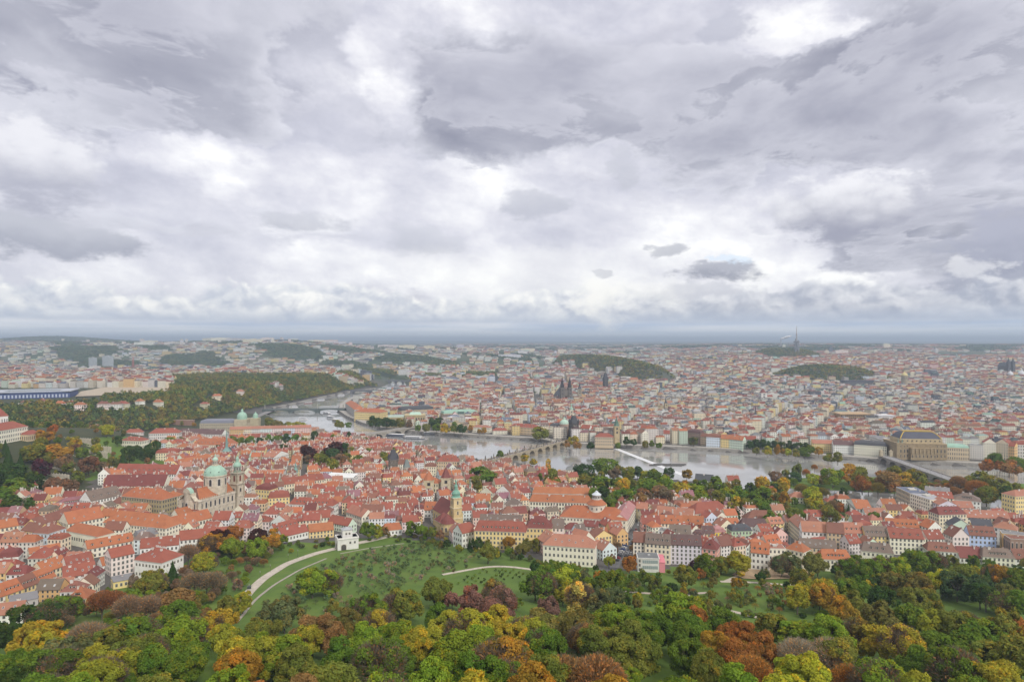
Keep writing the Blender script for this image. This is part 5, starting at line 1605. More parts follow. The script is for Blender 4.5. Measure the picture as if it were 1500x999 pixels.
def towered(name, label, px, py, z0, body, towers, yaw=0.1, nave=None, dome=None, cat='church'):
    """small far churches: towers = (dx, dy, half, height, wall colour, cap profile, cap colour)"""
    r = root_at(name, px, py, z0, label, cat, yaw)
    if nave:
        W, D, h, rr, wc, rc = nave
        b = MB(); b.box(-W / 2, W / 2, 0, D, -3, h, wc, STONE, top=False)
        b.face([(-W / 2, 0, h), (W / 2, 0, h), (0, 0, h + rr)], wc, STONE); part(b, 'nave', r)
        b = MB(); roof_geom(b.at(0, D / 2, 0, math.pi / 2), D, W, h, 'gable', rr, rc); part(b, 'roof', r)
    for dx, dy, q, hh, wc, prof, cc in towers:
        b = MB(); b.box(dx - q, dx + q, dy - q, dy + q, -3, hh, wc, STONE)
        b.box(dx - q - .4, dx + q + .4, dy - q - .4, dy + q + .4, hh - .9, hh, tuple(min(1, c * 1.1) for c in wc), STONE)
        for z in (hh - 4.5, hh - 11):
            b.box(dx - q * .3, dx + q * .3, dy - q - .1, dy - q, z - 1.8, z + 1.8, BLK, PANE); b.box(dx + q, dx + q + .1, dy - q * .3, dy + q * .3, z - 1.8, z + 1.8, BLK, PANE); b.box(dx - q - .1, dx - q, dy - q * .3, dy + q * .3, z - 1.8, z + 1.8, BLK, PANE)
        part(b, 'tower', r)
        b = MB(); b.lathe([(q * f, hh + g_) for f, g_ in prof], cc, COPPER, 8, dx, dy, a0=math.pi / 8); part(b, 'tower_cap', r)
    if dome:
        rad, zd, hd, wc, cc = dome
        b = MB(); b.lathe([(rad, 0), (rad, zd), (rad * 1.06, zd + .3), (rad * 1.06, zd + 1)], wc, STONE, 24)
        d = part(b, 'drum', r)
        place_on_drum(arch_window(rad * .16, zd * .25), d, 12, rad * 1.003, zd * .75)
        b = MB(); b.lathe([(rad * math.cos(t), zd + 1 + hd * math.sin(t)) for t in np.linspace(0, 1.25, 8)], cc, COPPER, 24)
        b.lathe([(rad * .26, zd + hd * .9), (rad * .24, zd + hd * 1.25), (rad * .12, zd + hd * 1.4), (.1, zd + hd * 1.8)], cc, COPPER, 10)
        part(b, 'dome', r)
    return r
ONION = [(1.15, 0), (.95, 1.5), (1.0, 3), (.55, 5), (.4, 6), (.42, 8), (.25, 9.5), (.06, 13)]
SPIKE = [(1.1, 0), (.55, 7), (.06, 20)]
NEEDLE = [(1.25, 0), (.8, 2.5), (.42, 5), (.05, 24)]
towered('domed_church', 'church with pale green dome beside the blackened bridge tower', 826.5, 637, 9, 0, [], dome=(8.6, 20, 8.5, (0.58, .44, .36), CGL))
towered('clock_tower', 'slim white observatory tower behind the pale green dome', 837, 626, 9, 0, [(0, 0, 3.6, 36, (0.68, .62, .5), ONION, CG)], cat='tower')
towered('twin_tower_church', 'pale yellow church with two towers beside the dark twin spires', 812.5, 586, 9, 0, [(-6, 0, 4.5, 42, (0.72, .64, .42), ONION, (0.5, .55, .42)), (9, 0, 4.5, 36, (0.72, .64, .42), ONION, (0.4, .5, .4))], nave=(20, 24, 22, 8, (0.70, .62, .42), RC['grey']))
towered('town_hall_tower', 'grey stone clock tower with pointed roof beside the twin spires', 849, 589, 9, 0, [(0, 0, 5, 38, (0.40, .36, .28), SPIKE, (0.06, .065, .08))], cat='tower')
gothic_tower('powder_tower', 'black gothic gate tower with wedge roof among the grey roofs', 887, 571, 10, 7.5, 38, 22)
towered('small_church', 'church with two tan towers and a black needle spire', 970, 607, 9, 0, [(-9, 0, 3.6, 24, (0.5, .42, .28), SPIKE, (0.4, .3, .22)), (9, 0, 3.6, 27, (0.52, .44, .28), NEEDLE, (0.05, .055, .07))], nave=(14, 26, 16, 9, (0.5, .42, .28), RC['red']))
towered('small_church', 'white chapel tower with dark onion top behind the theatre', 1377, 626, 9, 0, [(0, 0, 3.0, 17, (0.78, .77, .74), ONION, (0.06, .07, .08))])
towered('small_church', 'white chapel with thin dark spire above the coloured quay row', 1106.5, 617, 9, 0, [(0, 0, 3.0, 15, (0.6, .56, .5), NEEDLE, (0.06, .06, .08))], nave=(12, 20, 10, 6, (0.5, .42, .3), RC['deep red']))
towered('watch_tower', 'white square tower with hipped red roof in the middle of town', 1117.5, 589, 10, 0, [(0, 0, 8.5, 27, (0.80, .78, .74), [(1.15, 0), (.1, 12)], RC['deep red'])], cat='tower')
towered('water_tower', 'tan water tower with tall dark green helm beside the museum', 903, 648, 8, 0, [(0, 0, 4.6, 29, (0.52, .42, .25), [(1.1, 0), (.85, 3), (.6, 5), (.66, 7), (.3, 10), (.05, 17)], (0.09, .17, .13))], cat='tower')
towered('gothic_church', 'distant black twin-spired gothic church on the city edge', 1480, 546, 40, 0, [(-9, 0, 6, 52, (0.10, .095, .10), SPIKE, (0.05, .05, .06)), (13, 0, 6, 52, (0.10, .095, .10), SPIKE, (0.05, .05, .06))], nave=(22, 60, 30, 16, (0.13, .12, .12), RC['slate']))
towered('spire_church', 'white church tower with long grey green needle spire behind the dome', 332, 684, 12, 0, [(0, 0, 4.2, 22, (0.72, .66, .55), [(1.5, 0), (1.0, 2.2), (.55, 4.5), (.45, 6), (.04, 30)], (0.20, .33, .30))], nave=(16, 36, 15, 10, (0.66, .6, .48), RC['slate']))
towered('cupola_church', 'small church with pale green cupola and black side spires behind the bell tower', 367, 691, 9, 0, [(0, 0, 5.0, 14, (0.72, .62, .42), [(1.3, 0), (1.1, 2), (.9, 4), (.35, 5.5), (.3, 8), (.1, 11)], CGL), (9, 6, 2.0, 12, (0.5, .45, .36), ONION, (0.08, .08, .1))], nave=(13, 26, 10, 7, (0.7, .62, .45), RC['slate']))
towered('town_turret', 'stub tower with copper onion among the red roofs', 433, 712, 8, 0, [(0, 0, 2.6, 17, (0.62, .56, .42), ONION, (0.20, .36, .32))], cat='tower')
towered('town_turret', 'yellow belfry with green cap beside the dark red beech trees', 430.5, 684, 7, 0, [(0, 0, 2.6, 12, (0.62, .52, .3), ONION, CG)], cat='tower')
towered('town_turret', 'thin dark green needle turret among the red roofs', 449.5, 684, 7, 0, [(0, 0, 1.7, 12, (0.3, .36, .3), NEEDLE, (0.13, .25, .21))], cat='tower')
towered('town_turret', 'thin copper turret in front of the large dark tree', 688.5, 733, 6, 0, [(0, 0, 1.5, 12, (0.3, .38, .3), ONION, (0.15, .30, .22))], cat='tower')
towered('priory_tower', 'broad cream priory tower with pyramid red roof, twin to a lower one', 629.5, 722, 6, 0, [(-1, 0, 6, 16, (0.62, .54, .36), [(1.15, 0), (.1, 10)], RC['orange']), (19, 6, 5.5, 17, (0.62, .54, .38), [(1.15, 0), (.1, 12)], RC['deep red'])], cat='tower')
FOOT.append((*at(632, 722, 6), 0, 30, 16))

def theatre():
    r = root_at('theatre', 1351, 671, 9, 'monumental stone theatre with dark vaulted roof edged in gold', 'theatre', R(-6))
    r.scale = (.82, .82, .86)
    b = MB()
    S_ = (0.34, .265, .165)
    b.box(-43, 43, 0, 60, -3, 25, S_, STONE, top=True)
    for z in (8, 17.5, 24.4):
        b.box(-43.5, 43.5, -.5, 60.5, z, z + .8, tuple(c * 1.25 for c in S_), STONE)
    b.box(-46, -30, -4, 12, -3, 26.5, S_, STONE)
    b.box(-22, 22, -5, 0, -3, 18, S_, STONE)
    b.box(-37, 37, 4, 46, 25, 33, (0.52, .42, .26), STONE)
    for k in range(9): b.box(-32 + k * 8 - 1.2, -32 + k * 8 + 1.2, 3.9, 4, 28.0, 30.6, BLK, PANE)
    w = part(b, 'wall', r)
    for k in range(7):
        c = MB(); u = -19.5 + k * 6.5
        c.lathe([(1.0, 8.6), (.9, 17.4)], tuple(x * 1.25 for x in S_), STONE, 8, u, -5.6)
        part(c, 'column', r)
    wa = arch_window(2.3, 6.2, BLK, (0.54, .44, .28)); wb = arch_window(2.0, 4.6, BLK, (0.5, .4, .26))
    for k in range(13):
        u = -39 + k * 6.5
        y = -5 if abs(u) < 22 else (-4 if u < -30 else 0)
        put('window', wa, w, (u, y, 12.6)); put('window', wb, w, (u, y, 4.0)); 
        if abs(u) > 22: put('window', wb, w, (u, y, 21), 0, (.8, 1, .6))
    b = MB()
    X0, X1, Y0, Y1, zb = -36, 36, 5, 45, 33
    P = [(t, math.sin(t * math.pi / 2)) for t in np.linspace(0, 1, 7)]
    for (a, ha), (c, hc) in zip(P[:-1], P[1:]):
        ia, ic = a * 13, c * 13
        za, zc = zb + 11 * ha, zb + 11 * hc
        ra = [(X0 + ia, Y0 + ia), (X1 - ia, Y0 + ia), (X1 - ia, Y1 - ia), (X0 + ia, Y1 - ia)]
        rc_ = [(X0 + ic, Y0 + ic), (X1 - ic, Y0 + ic), (X1 - ic, Y1 - ic), (X0 + ic, Y1 - ic)]
        for i in range(4):
            j = (i + 1) % 4
            b.face([ra[i] + (za,), ra[j] + (za,), rc_[j] + (zc,), rc_[i] + (zc,)], (0.085, .09, .12), ROOF)
    ro = part(b, 'roof', r)
    b = MB()
    b.box(X0 + 12.5, X1 - 12.5, Y0 + 12.5, Y1 - 12.5, zb + 10.9, zb + 12.2, GLD, GOLD)
    for k in range(24):
        u = X0 + 13 + k * (X1 - X0 - 26) / 23
        b.lathe([(.5, zb + 12.2), (.6, zb + 13), (.1, zb + 14.2)], GLD, GOLD, 5, u, Y0 + 12.6)
    for sx in (X0, X1):
        for (a, ha), (c, hc) in zip(P[:-1], P[1:]):
            s_ = 1 if sx < 0 else -1
            b.tube((sx + s_ * a * 13, Y0 + a * 13, zb + 11 * ha + .2), (sx + s_ * c * 13, Y0 + c * 13, zb + 11 * hc + .2), .8, .8, GLD, GOLD, 5)
    part(b, 'gold_crest', ro)
    for u in (-41, -34):
        c = MB(); c.lathe([(1.6, 26.5), (1.2, 28), (.8, 30.5), (1.1, 31.5), (.1, 33)], (0.22, .30, .25), COPPER, 8, u, 2); part(c, 'chariot_group', r)
theatre()

def concert_hall():
    r = root_at('concert_hall', 592, 623.5, 8, 'sandstone concert hall with pale green flat roof and balustrades by the road bridge', 'concert hall', R(8))
    S_ = (0.46, .38, .22)
    b = MB()
    b.box(-38, 42, 0, 50, -3, 17, S_, STONE); b.box(2, 44, -4, 30, -3, 22, S_, STONE)
    for z in (7, 16.4): b.box(-38.4, 42.4, -.4, 50.4, z, z + .7, tuple(c * 1.2 for c in S_), STONE)
    b.box(1.6, 44.4, -4.4, 30.4, 21.3, 22.3, tuple(c * 1.2 for c in S_), STONE)
    w = part(b, 'wall', r)
    wa = arch_window(2.4, 6.0, BLK, (0.55, .46, .3))
    for k in range(8): put('window', wa, w, (-35 + k * 4.8, 0, 11.5)); put('window', wa, w, (-35 + k * 4.8, 0, 3.6), 0, (.9, 1, .6))
    for k in range(8): put('window', wa, w, (5 + k * 5.1, -4, 14)); put('window', wa, w, (5 + k * 5.1, -4, 4), 0, (.9, 1, .7))
    b = MB()
    b.lathe([(18, 22.3), (16, 25), (12, 26.4)], CGL, COPPER, 4, 23, 13, a0=math.pi / 4)
    b.box(-34, 0, 4, 46, 17, 18.4, (0.42, .52, .44), COPPER)
    part(b, 'roof', r)
concert_hall()

def academy_dome():
    r = root_at('domed_academy', 352, 631, 7, 'grey roofed academy with green dome and corner cupola by the river', 'academy', R(5))
    b = MB()
    b.box(-80, 18, 6, 26, -3, 15, (0.50, .44, .33), STONE); b.box(-12, 12, 0, 30, -3, 22, (0.55, .48, .34), STONE)
    b.box(18, 34, 4, 20, -3, 24, (0.52, .45, .30), STONE)
    part(b, 'wall', r)
    b = MB()
    roof_geom(b.at(-45, 16), 68, 20, 15, 'mans', 8, (0.22, .23, .28))
    b.at()
    part(b, 'roof', r)
    b = MB()
    b.lathe([(9.5, 22), (9.5, 26), (9.8, 26.4), (8.8, 31), (6, 34.6), (2.6, 36), (2.2, 39), (2.6, 39.3), (.2, 43)], CG, COPPER, 20, 0, 12)
    part(b, 'dome', r)
    b = MB()
    b.lathe([(5, 24), (5, 28), (4.4, 31), (2, 33), (.1, 37)], CG, COPPER, 12, 26, 12)
    part(b, 'cupola', r)
    for k in range(16):
        put('window', WIN[2], r, (-76 + k * 4.0, 6, 5)); put('window', WIN[2], r, (-76 + k * 4.0, 6, 11))
academy_dome()

def tv_tower():
    r = root_at('television_tower', 1167, 523.5, 82, 'slender grey three-tube television tower with white mast on the skyline', 'tower')
    G_ = (0.26, .27, .30)
    b = MB()
    for k in range(3):
        a = math.pi / 2 + k * 2 * math.pi / 3
        b.lathe([(5.4, -10), (5.4, 118 if k == 0 else 108)], G_, PLAIN, 12, 9.5 * math.cos(a), 9.5 * math.sin(a))
    part(b, 'shaft', r)
    for z, hh in ((52, 9), (74, 11), (92, 10)):
        b = MB()
        for k in range(3):
            a = math.pi / 2 + k * 2 * math.pi / 3 + math.pi / 3
            b.at(9.5 * math.cos(a), 9.5 * math.sin(a), 0, a)
            b.box(-7.5, 7.5, -8.5, 8.5, z, z + hh, (0.30, .31, .34), PLAIN)
            b.box(-7.7, 7.7, -8.7, 8.7, z + hh * .35, z + hh * .75, (0.08, .09, .11), PANE)
        part(b, 'pod', r)
    b = MB()
    b.lathe([(5.2, 108), (4.4, 150), (3.4, 152), (3.0, 178), (1.9, 180), (1.5, 198)], [(0.42, .42, .44), (0.5, .3, .3), (0.6, .58, .58), (0.6, .5, .5), (0.5, .5, .5)], PLAIN, 10)
    part(b, 'mast', r)
tv_tower()

def far_marks():
    # factory chimney with its steam
    r = root_at('factory_chimney', 1144, 511, 100, 'thin grey factory chimney far off beside the television tower', 'chimney')
    b = MB(); b.lathe([(7, -20), (4.5, 105), (5, 106)], (0.42, .42, .44), PLAIN, 12); part(b, 'shaft', r)
    b = MB(); b.lathe([(4.6, 106), (4.2, 110)], (0.5, .3, .28), PLAIN, 12); part(b, 'rim', r)
    b = MB(); x, y, z = r.location
    for k in range(16):
        t = k / 15; q = 5 + 13 * math.sin(t * 3.0) ** .8 * (1 - .4 * t)
        b.at(x + 4 + t * 105, y + 14 * math.sin(k * 2.1), z + 108 + 34 * t + 4 * math.sin(k * 1.7))
        b.lathe([(q * math.sin(a_) + .05, -q * .7 * math.cos(a_)) for a_ in np.linspace(0.05, 3.09, 7)], (0.80, .80, .82), PLAIN, 9)
    tag(b.build('steam_plume'), 'white steam drifting sideways from the thin factory chimney', 'steam', kind='stuff')
    r = root_at('radio_mast', 1067, 512, 95, 'thin far radio mast on the skyline before the television tower', 'mast')
    b = MB(); b.lathe([(3, -10), (1.8, 60), (1.2, 84)], (0.33, .33, .36), PLAIN, 6); part(b, 'shaft', r)
    # white steel arch bridge on the upper river
    z = 34
    xa, ya = at(108, 546.5, z); xb, yb = at(166, 546.5, z)
    r = empty('arch_bridge', ((xa + xb) / 2, (ya + yb) / 2, z)); tag(r, 'far white bridge with one low steel arch', 'bridge')
    L = abs(xb - xa)
    b = MB()
    pts = [(-L / 2 + L * k / 24, L * .125 * (1 - (k / 12 - 1) ** 2)) for k in range(25)]
    for (u, h0), (v, h1) in zip(pts[:-1], pts[1:]): b.tube((u, 0, h0), (v, 0, h1), 2.4, 2.4, (0.80, .80, .80), PLAIN, 6)
    part(b, 'arch', r)
    b = MB(); b.box(-L * .6, L * .6, -10, 10, -2, 0, (0.55, .55, .55), PLAIN); part(b, 'deck', r)
    b = MB()
    for u, h0 in pts[2:-2:2]: b.tube((u, 0, 0), (u, 0, h0), .4, .4, (0.7, .7, .7), PLAIN, 4)
    part(b, 'hanger', r)
    # two white towers beside it
    for px, w, top, lab in ((136, 9, 524, 'lower of two pale tower blocks by the white arch bridge'), (158, 12, 521.5, 'taller of two pale tower blocks by the white arch bridge')):
        y = 4100; zt = H - (top - CY) / F * y
        x = (px - CX) / F * y
        r = empty('tower_block', (x, y, 14), -.3); tag(r, lab, 'tower block')
        b = MB(); q = w / F * y / 2
        b.box(-q, q, -q * .7, q * .7, -5, zt - 14, (0.50, .55, .58), WALL, cells=(8, 6, 16)); part(b, 'wall', r)
        b = MB(); b.box(-q * .3, q * .3, -3, 3, zt - 14, zt - 9, (0.4, .4, .42), PLAIN); part(b, 'roof_plant', r)
    # national museum dome, glass dome, dark hotel, teal dome
    towered('domed_museum', 'far museum with gilded glass cupola above the grey roofs', 1325, 564, 22, 0, [], dome=(11, 34, 11, (0.40, .34, .24), (0.66, .56, .26)), cat='museum')
    towered('domed_hall', 'white domed hall beside the distant black twin spires', 1497, 551, 30, 0, [], dome=(15, 8, 14, (0.7, .7, .7), (0.72, .73, .76)), cat='hall')
    towered('domed_hall', 'small white domed hall near the distant black twin spires', 1480, 551, 30, 0, [], dome=(11, 8, 11, (0.7, .7, .7), (0.72, .73, .76)), cat='hall')
    r = root_at('glass_tower', 1217, 520, 80, 'dark glass office tower on the horizon past the television tower', 'office tower')
    b = MB(); b.box(-9, 9, -9, 9, -10, 58, (0.12, .14, .18), PANE); part(b, 'wall', r)
    b = MB(); b.box(-5, 7, -7, 7, 58, 66, (0.12, .14, .18), PANE); part(b, 'roof_plant', r)
    r = root_at('office_slab', 1260, 566, 14, 'long dark office slab among the grey roofs', 'office block')
    b = MB(); b.box(-62, 62, 0, 30, -3, 20, (0.07, .075, .10), WALL, cells=(50, 10, 6)); part(b, 'wall', r)
    b = MB(); b.box(-64, 64, -2, 32, 20, 22, (0.09, .09, .12), ROOF); part(b, 'roof', r)
    r = root_at('hotel_block', 1252, 622, 9, 'tan ribbed concrete block with rows of deep square windows', 'hotel')
    b = MB(); b.box(-30, 30, 0, 30, -3, 21, (0.50, .34, .19), STONE)
    for j in range(4):
        for k in range(14): b.box(-28.6 + k * 4.2, -25.8 + k * 4.2, -.2, 0, 4 + j * 4.4, 7 + j * 4.4, BLK, PANE)
    part(b, 'wall', r)
    b = MB(); b.box(-32, 32, -2, 32, 21, 23.5, (0.56, .40, .24), STONE); part(b, 'roof', r)
    r = root_at('white_office', 1299, 622, 9, 'white office cube with ribbon windows beside the ribbed concrete block', 'office block')
    b = MB(); b.box(-17, 17, 0, 26, -3, 19, (0.74, .75, .77), WALL, cells=(12, 8, 5)); part(b, 'wall', r)
    b = MB(); b.box(-17.5, 17.5, -.5, 26.5, 19, 20, (0.7, .7, .72), PLAIN); part(b, 'roof', r)
    # stadium
    z = 56
    x, y = at(56, 580, z)
    r = empty('stadium', (x - 12, y, gz(x, y)), R(22)); r.scale = (.84, .7, .9); tag(r, 'blue and white football stadium on the plateau beyond the woods', 'stadium')
    b = MB()
    BLU = (0.06, .09, .24)
    for x0, x1, y0, y1 in ((-105, 88, 0, 22), (-105, 88, 110, 132), (-105, -83, 22, 110), (66, 88, 22, 110)):
        b.box(x0, x1, y0, y1, -4, 13, BLU, PLAIN)
    for k in range(22): b.box(-102 + k * 8.6, -98 + k * 8.6, -.3, 0, 2, 10, (0.55, .6, .7), PANE)
    part(b, 'stand', r)
    b = MB()
    for x0, x1, y0, y1 in ((-108, 91, -3, 30), (-108, 91, 102, 135), (-108, -76, 30, 102), (59, 91, 30, 102)):
        b.box(x0, x1, y0, y1, 16, 18.5, (0.46, .49, .56), PLAIN)
    part(b, 'roof', r)
    b = MB(); b.face([(-83, 22, .3), (66, 22, .3), (66, 110, .3), (-83, 110, .3)], (0.08, .2, .05), PLAIN); part(b, 'pitch', r)
    # red lattice mast
    r = root_at('lattice_mast', 195, 545, 14, 'red lattice mast beyond the stadium', 'mast')
    b = MB()
    for a in range(4):
        an = math.pi / 4 + a * math.pi / 2
        b.tube((8 * math.cos(an), 8 * math.sin(an), 0), (1.2 * math.cos(an), 1.2 * math.sin(an), 84), .9, .5, (0.5, .12, .09), PLAIN, 4)
    for k in range(12):
        q = 8 - 6.8 * k / 12; z = k * 7
        for a in range(4):
            a0, a1 = math.pi / 4 + a * math.pi / 2, math.pi / 4 + (a + 1) * math.pi / 2
            q2 = 8 - 6.8 * (k + 1) / 12
            b.tube((q * math.cos(a0), q * math.sin(a0), z), (q2 * math.cos(a1), q2 * math.sin(a1), z + 7), .4, .4, (0.5, .12, .09), PLAIN, 4)
    part(b, 'lattice', r)
    # the pair of prismatic slabs of apartments by the drill ground
    for k in range(7):
        a, c = 120 + k * 13, 120 + k * 13 + 12.2
        B('pale six-storey apartment block by the drill ground beyond the stadium' , a, 553 - k * .95, c, 552 - k * .95, 19, 14, 'gable', 3, 'pale grey', 'brown', 6, ch=1, real=False, cat='apartment block', name='apartment_block', group='apartment blocks beyond the stadium')
far_marks()

def weir():
    A, Bp = at(903, 657.5, 0), at(988, 691, 0)
    C_, D_ = at(980, 688, 0), at(1010, 699, 0)
    b = MB()
    for (p, q) in ((A, Bp), (C_, D_)):
        dx, dy = q[0] - p[0], q[1] - p[1]; L = math.hypot(dx, dy); n = (-dy / L, dx / L)
        b.face([(p[0], p[1], .1), (q[0], q[1], .1), (q[0] + n[0] * 3.6, q[1] + n[1] * 3.6, .75), (p[0] + n[0] * 3.6, p[1] + n[1] * 3.6, .75)], (0.74, .75, .77), PLAIN)
        b.face([(p[0] - n[0] * 4, p[1] - n[1] * 4, .03), (q[0] - n[0] * 4, q[1] - n[1] * 4, .03), (q[0], q[1], .1), (p[0], p[1], .1)], (0.75, .77, .8), PLAIN)
        b.face([(p[0] + n[0] * 3.6, p[1] + n[1] * 3.6, .75), (q[0] + n[0] * 3.6, q[1] + n[1] * 3.6, .75), (q[0] + n[0] * 5, q[1] + n[1] * 5, .02), (p[0] + n[0] * 5, p[1] + n[1] * 5, .02)], (0.5, .5, .5), STONE)
    tag(b.build('weir'), 'white foaming weir crossing the river at a slant', 'weir')
    for px, py, L, lab in ((975, 682, 48, 'long dark timber ice guard moored along the weir'),):
        x, y = at(px, py, 0)
        r = empty('ice_guard', (x, y, 0), -.05); tag(r, lab, 'ice guard')
        for k in range(3):
            b = MB(); b.box(-L / 2 + k * 4, L / 2 + k * 4, k * 5 - 1.4, k * 5 + 1.4, -.5, 1.2, (0.12, .115, .11), STONE); part(b, 'beam', r)
        b = MB(); b.lathe([(.4, 0), (.3, 16), (.1, 17)], (0.6, .6, .6), PLAIN, 6, 10, 6); part(b, 'pole', r)
weir()

def boat(px, py, L, wdt, hull, top, lab, yaw, group=None, deck=2):
    x, y = at(px, py, 0)
    r = empty('river_boat', (x, y, 0), yaw); tag(r, lab, 'boat', group)
    b = MB(); w = wdt / 2
    prof = [(-L / 2, w * .75), (-L * .3, w), (L * .28, w), (L * .42, w * .6), (L / 2, .15)]
    for (a, wa), (c, wc) in zip(prof[:-1], prof[1:]):
        for sy in (-1, 1):
            q = [(a, sy * wa * .85, -.4), (c, sy * wc * .85, -.4), (c, sy * wc, 1.5), (a, sy * wa, 1.5)]
            b.face(q if sy < 0 else q[::-1], hull, PLAIN)
        b.face([(a, -wa, 1.5), (c, -wc, 1.5), (c, wc, 1.5), (a, wa, 1.5)], (0.5, .46, .4), PLAIN)
    b.face([(-L / 2, w * .64, -.4), (-L / 2, -w * .64, -.4), (-L / 2, -w * .75, 1.5), (-L / 2, w * .75, 1.5)], hull, PLAIN)
    part(b, 'hull', r)
    b = MB()
    b.box(-L * .42, L * .3, -w * .85, w * .85, 1.5, 1.5 + 1.5 * deck, top, PLAIN)
    cab = part(b, 'cabin', r)
    b = MB()
    for k in range(deck): b.box(-L * .40, L * .28, -w * .87, w * .87, 2.0 + k * 1.5, 2.75 + k * 1.5, (0.06, .07, .09), PANE)
    part(b, 'window_band', cab)
    b = MB(); b.box(-L * .44, L * .33, -w * .92, w * .92, 1.5 + 1.5 * deck, 1.75 + 1.5 * deck, (0.80, .80, .80), PLAIN); part(b, 'roof', r)
BW = (0.75, .76, .78)
boat(497.5, 622.5, 34, 8, BW, BW, 'white river cruiser sailing alone in mid-stream', 2.4)
boat(580, 639, 52, 10, (0.05, .06, .10), (0.16, .18, .24), 'dark restaurant boat moored by the road bridge, upstream end', -.30)
boat(607, 642.5, 42, 9, (0.08, .09, .12), BW, 'dark and white boat moored by the road bridge, downstream end', -.25)
boat(640, 636.5, 60, 10, (0.07, .08, .1), (0.6, .62, .66), 'long white roofed moored barge under the far quay wall', -.04)
boat(478, 606, 26, 8, (0.15, .15, .17), BW, 'white moored boat first from the iron bridge at the quay', 2.5)
boat(484, 612.5, 30, 8, BW, (0.4, .42, .46), 'grey cabined moored boat second from the iron bridge', 2.5)
boat(492, 617, 28, 8, (0.1, .11, .14), (0.58, .5, .3), 'yellowish moored boat third from the iron bridge', 2.45)
boat(444, 614.5, 22, 7, BW, BW, 'small white tour boat below the iron bridge', .3)
boat(430, 596.5, 24, 7, BW, (0.66, .66, .68), 'white houseboat along the far-side river road, nearest the iron bridge', .5)
boat(452, 591, 26, 7, (0.3, .1, .08), (0.6, .58, .56), 'red hulled houseboat along the river road', .6)
boat(470, 586, 26, 7, BW, (0.45, .46, .5), 'grey houseboat along the river road before the bend', .7)
boat(500, 579.5, 28, 7, BW, BW, 'white houseboat far up the river road', .9)

def quay(name, label, line, inset, z, thick=1.2, zt=None, col=(0.34, .32, .29)):
    b = MB()
    for (x0, y0), (x1, y1) in zip(line[:-1], line[1:]):
        dx, dy = x1 - x0, y1 - y0; L = math.hypot(dx, dy)
        n = (-dy / L * inset, dx / L * inset)
        q0, q1 = (x0 + n[0], y0 + n[1]), (x1 + n[0], y1 + n[1])
        b.face([(x0, y0, -3), (x1, y1, -3), (x1, y1, z), (x0, y0, z)], col, STONE)
        b.face([(x0, y0, z), (x1, y1, z), (q1[0], q1[1], z), (q0[0], q0[1], z)], tuple(c * 1.25 for c in col), STONE)
        b.face([(q1[0], q1[1], -3), (q0[0], q0[1], -3), (q0[0], q0[1], z), (q1[0], q1[1], z)], col, STONE)
    tag(b.build(name), label, 'quay wall')
quay('quay_wall', 'long grey stone embankment wall on the far bank', FB[1:25], -16.0, 5.4)
quay('quay_wall', 'stone embankment wall and road under the wooded plateau', NB[5:11], -22.0, 5.0, col=(0.36, .34, .31))
quay('quay_wall', 'low stone bank wall on the near side of the river', NB[11:26], -6.0, 3.4, col=(0.30, .28, .25))
# ------------------------------------------------------------------ the rest of the old quarter

wood_mask_cache = {}
def in_open(X, Y):
    r = np.zeros(np.shape(X), bool)
    for p in OPEN_L: r |= inside(p, X, Y)
    return r

PAL_R = ['orange'] * 5 + ['red'] * 8 + ['deep red'] * 3 + ['red brown'] * 5 + ['salmon'] * 5 + ['brown'] * 2 + ['mauve']
PAL_W = ['white'] * 5 + ['pale cream'] * 7 + ['cream'] * 6 + ['yellow'] * 4 + ['pale grey'] * 3 + ['tan'] * 2 + ['pale pink'] * 2 + ['pink', 'mint', 'ochre', 'pale green', 'pale blue']

def quarter_sites(rng):
    """rows of houses wall to wall along winding lanes"""
    out = []
    su, sv = 14.5, 18.0
    for iv in range(-60, 90):
        for iu in range(-90, 90):
            u = iu * su + (7 if (iu // 6) % 2 else 0) + (iv // 2) * 3.1
            v = iv * sv + (5 if iv % 2 else 0)
            a = 0.18 + 0.0004 * u
            x = u * math.cos(.22) - v * math.sin(.22) + 16 * math.sin(v / 90 + 1) + 9 * math.sin(u / 47)
            y = 800 + u * math.sin(.22) + v * math.cos(.22) + 18 * math.sin(u / 110) + 8 * math.sin(v / 60 + u / 70)
            yaw = .22 + .16 * math.cos(u / 110) + .12 * math.sin(v / 75) + rng.uniform(-.05, .05)
            turn = rng.random() < .26
            out.append((x + rng.uniform(-1.5, 1.5), y + rng.uniform(-1.5, 1.5), yaw + (math.pi / 2 if turn else 0), turn))
    X = np.array([o[0] for o in out]); Y = np.array([o[1] for o in out])
    s = X / np.maximum(Y, 1)
    ok = (np.abs(s) < .80) & (Y > green_y(X, Y) + np.where(X > -150, 24, 9)) & (Y > 380)
    dn = seg_dist(NB, X, Y, False)
    nearside = ~inside(RIVER, X, Y) & (dn > 15)
    far = inside(RIVER + [], X, Y)
    # only this side of the river: in front of the near bank
    nbx = np.array([p[0] / p[1] for p in NB[11:]]); nby = np.array([p[1] for p in NB[11:]])
    o = np.argsort(nbx)
    lim = np.interp(s, nbx[o], nby[o])
    lim = np.where(s < -0.30, np.interp(s, [-.9, -.62, -.52, -.40, -.33, -.29], [1120, 1150, 1120, 1230, 1270, 1290]), lim)
    ok &= nearside & (Y < lim - np.interp(s, [-.2, -.13, -.06, .12, .22, .34], [14, 22, 78, 78, 40, 16])) & ~in_open(X, Y)
    ok &= ~((s < -.60) & (Y > 700))
    ok &= ~((s < -.50) & (Y > 1000))
    return [out[i] for i in np.nonzero(ok)[0]]

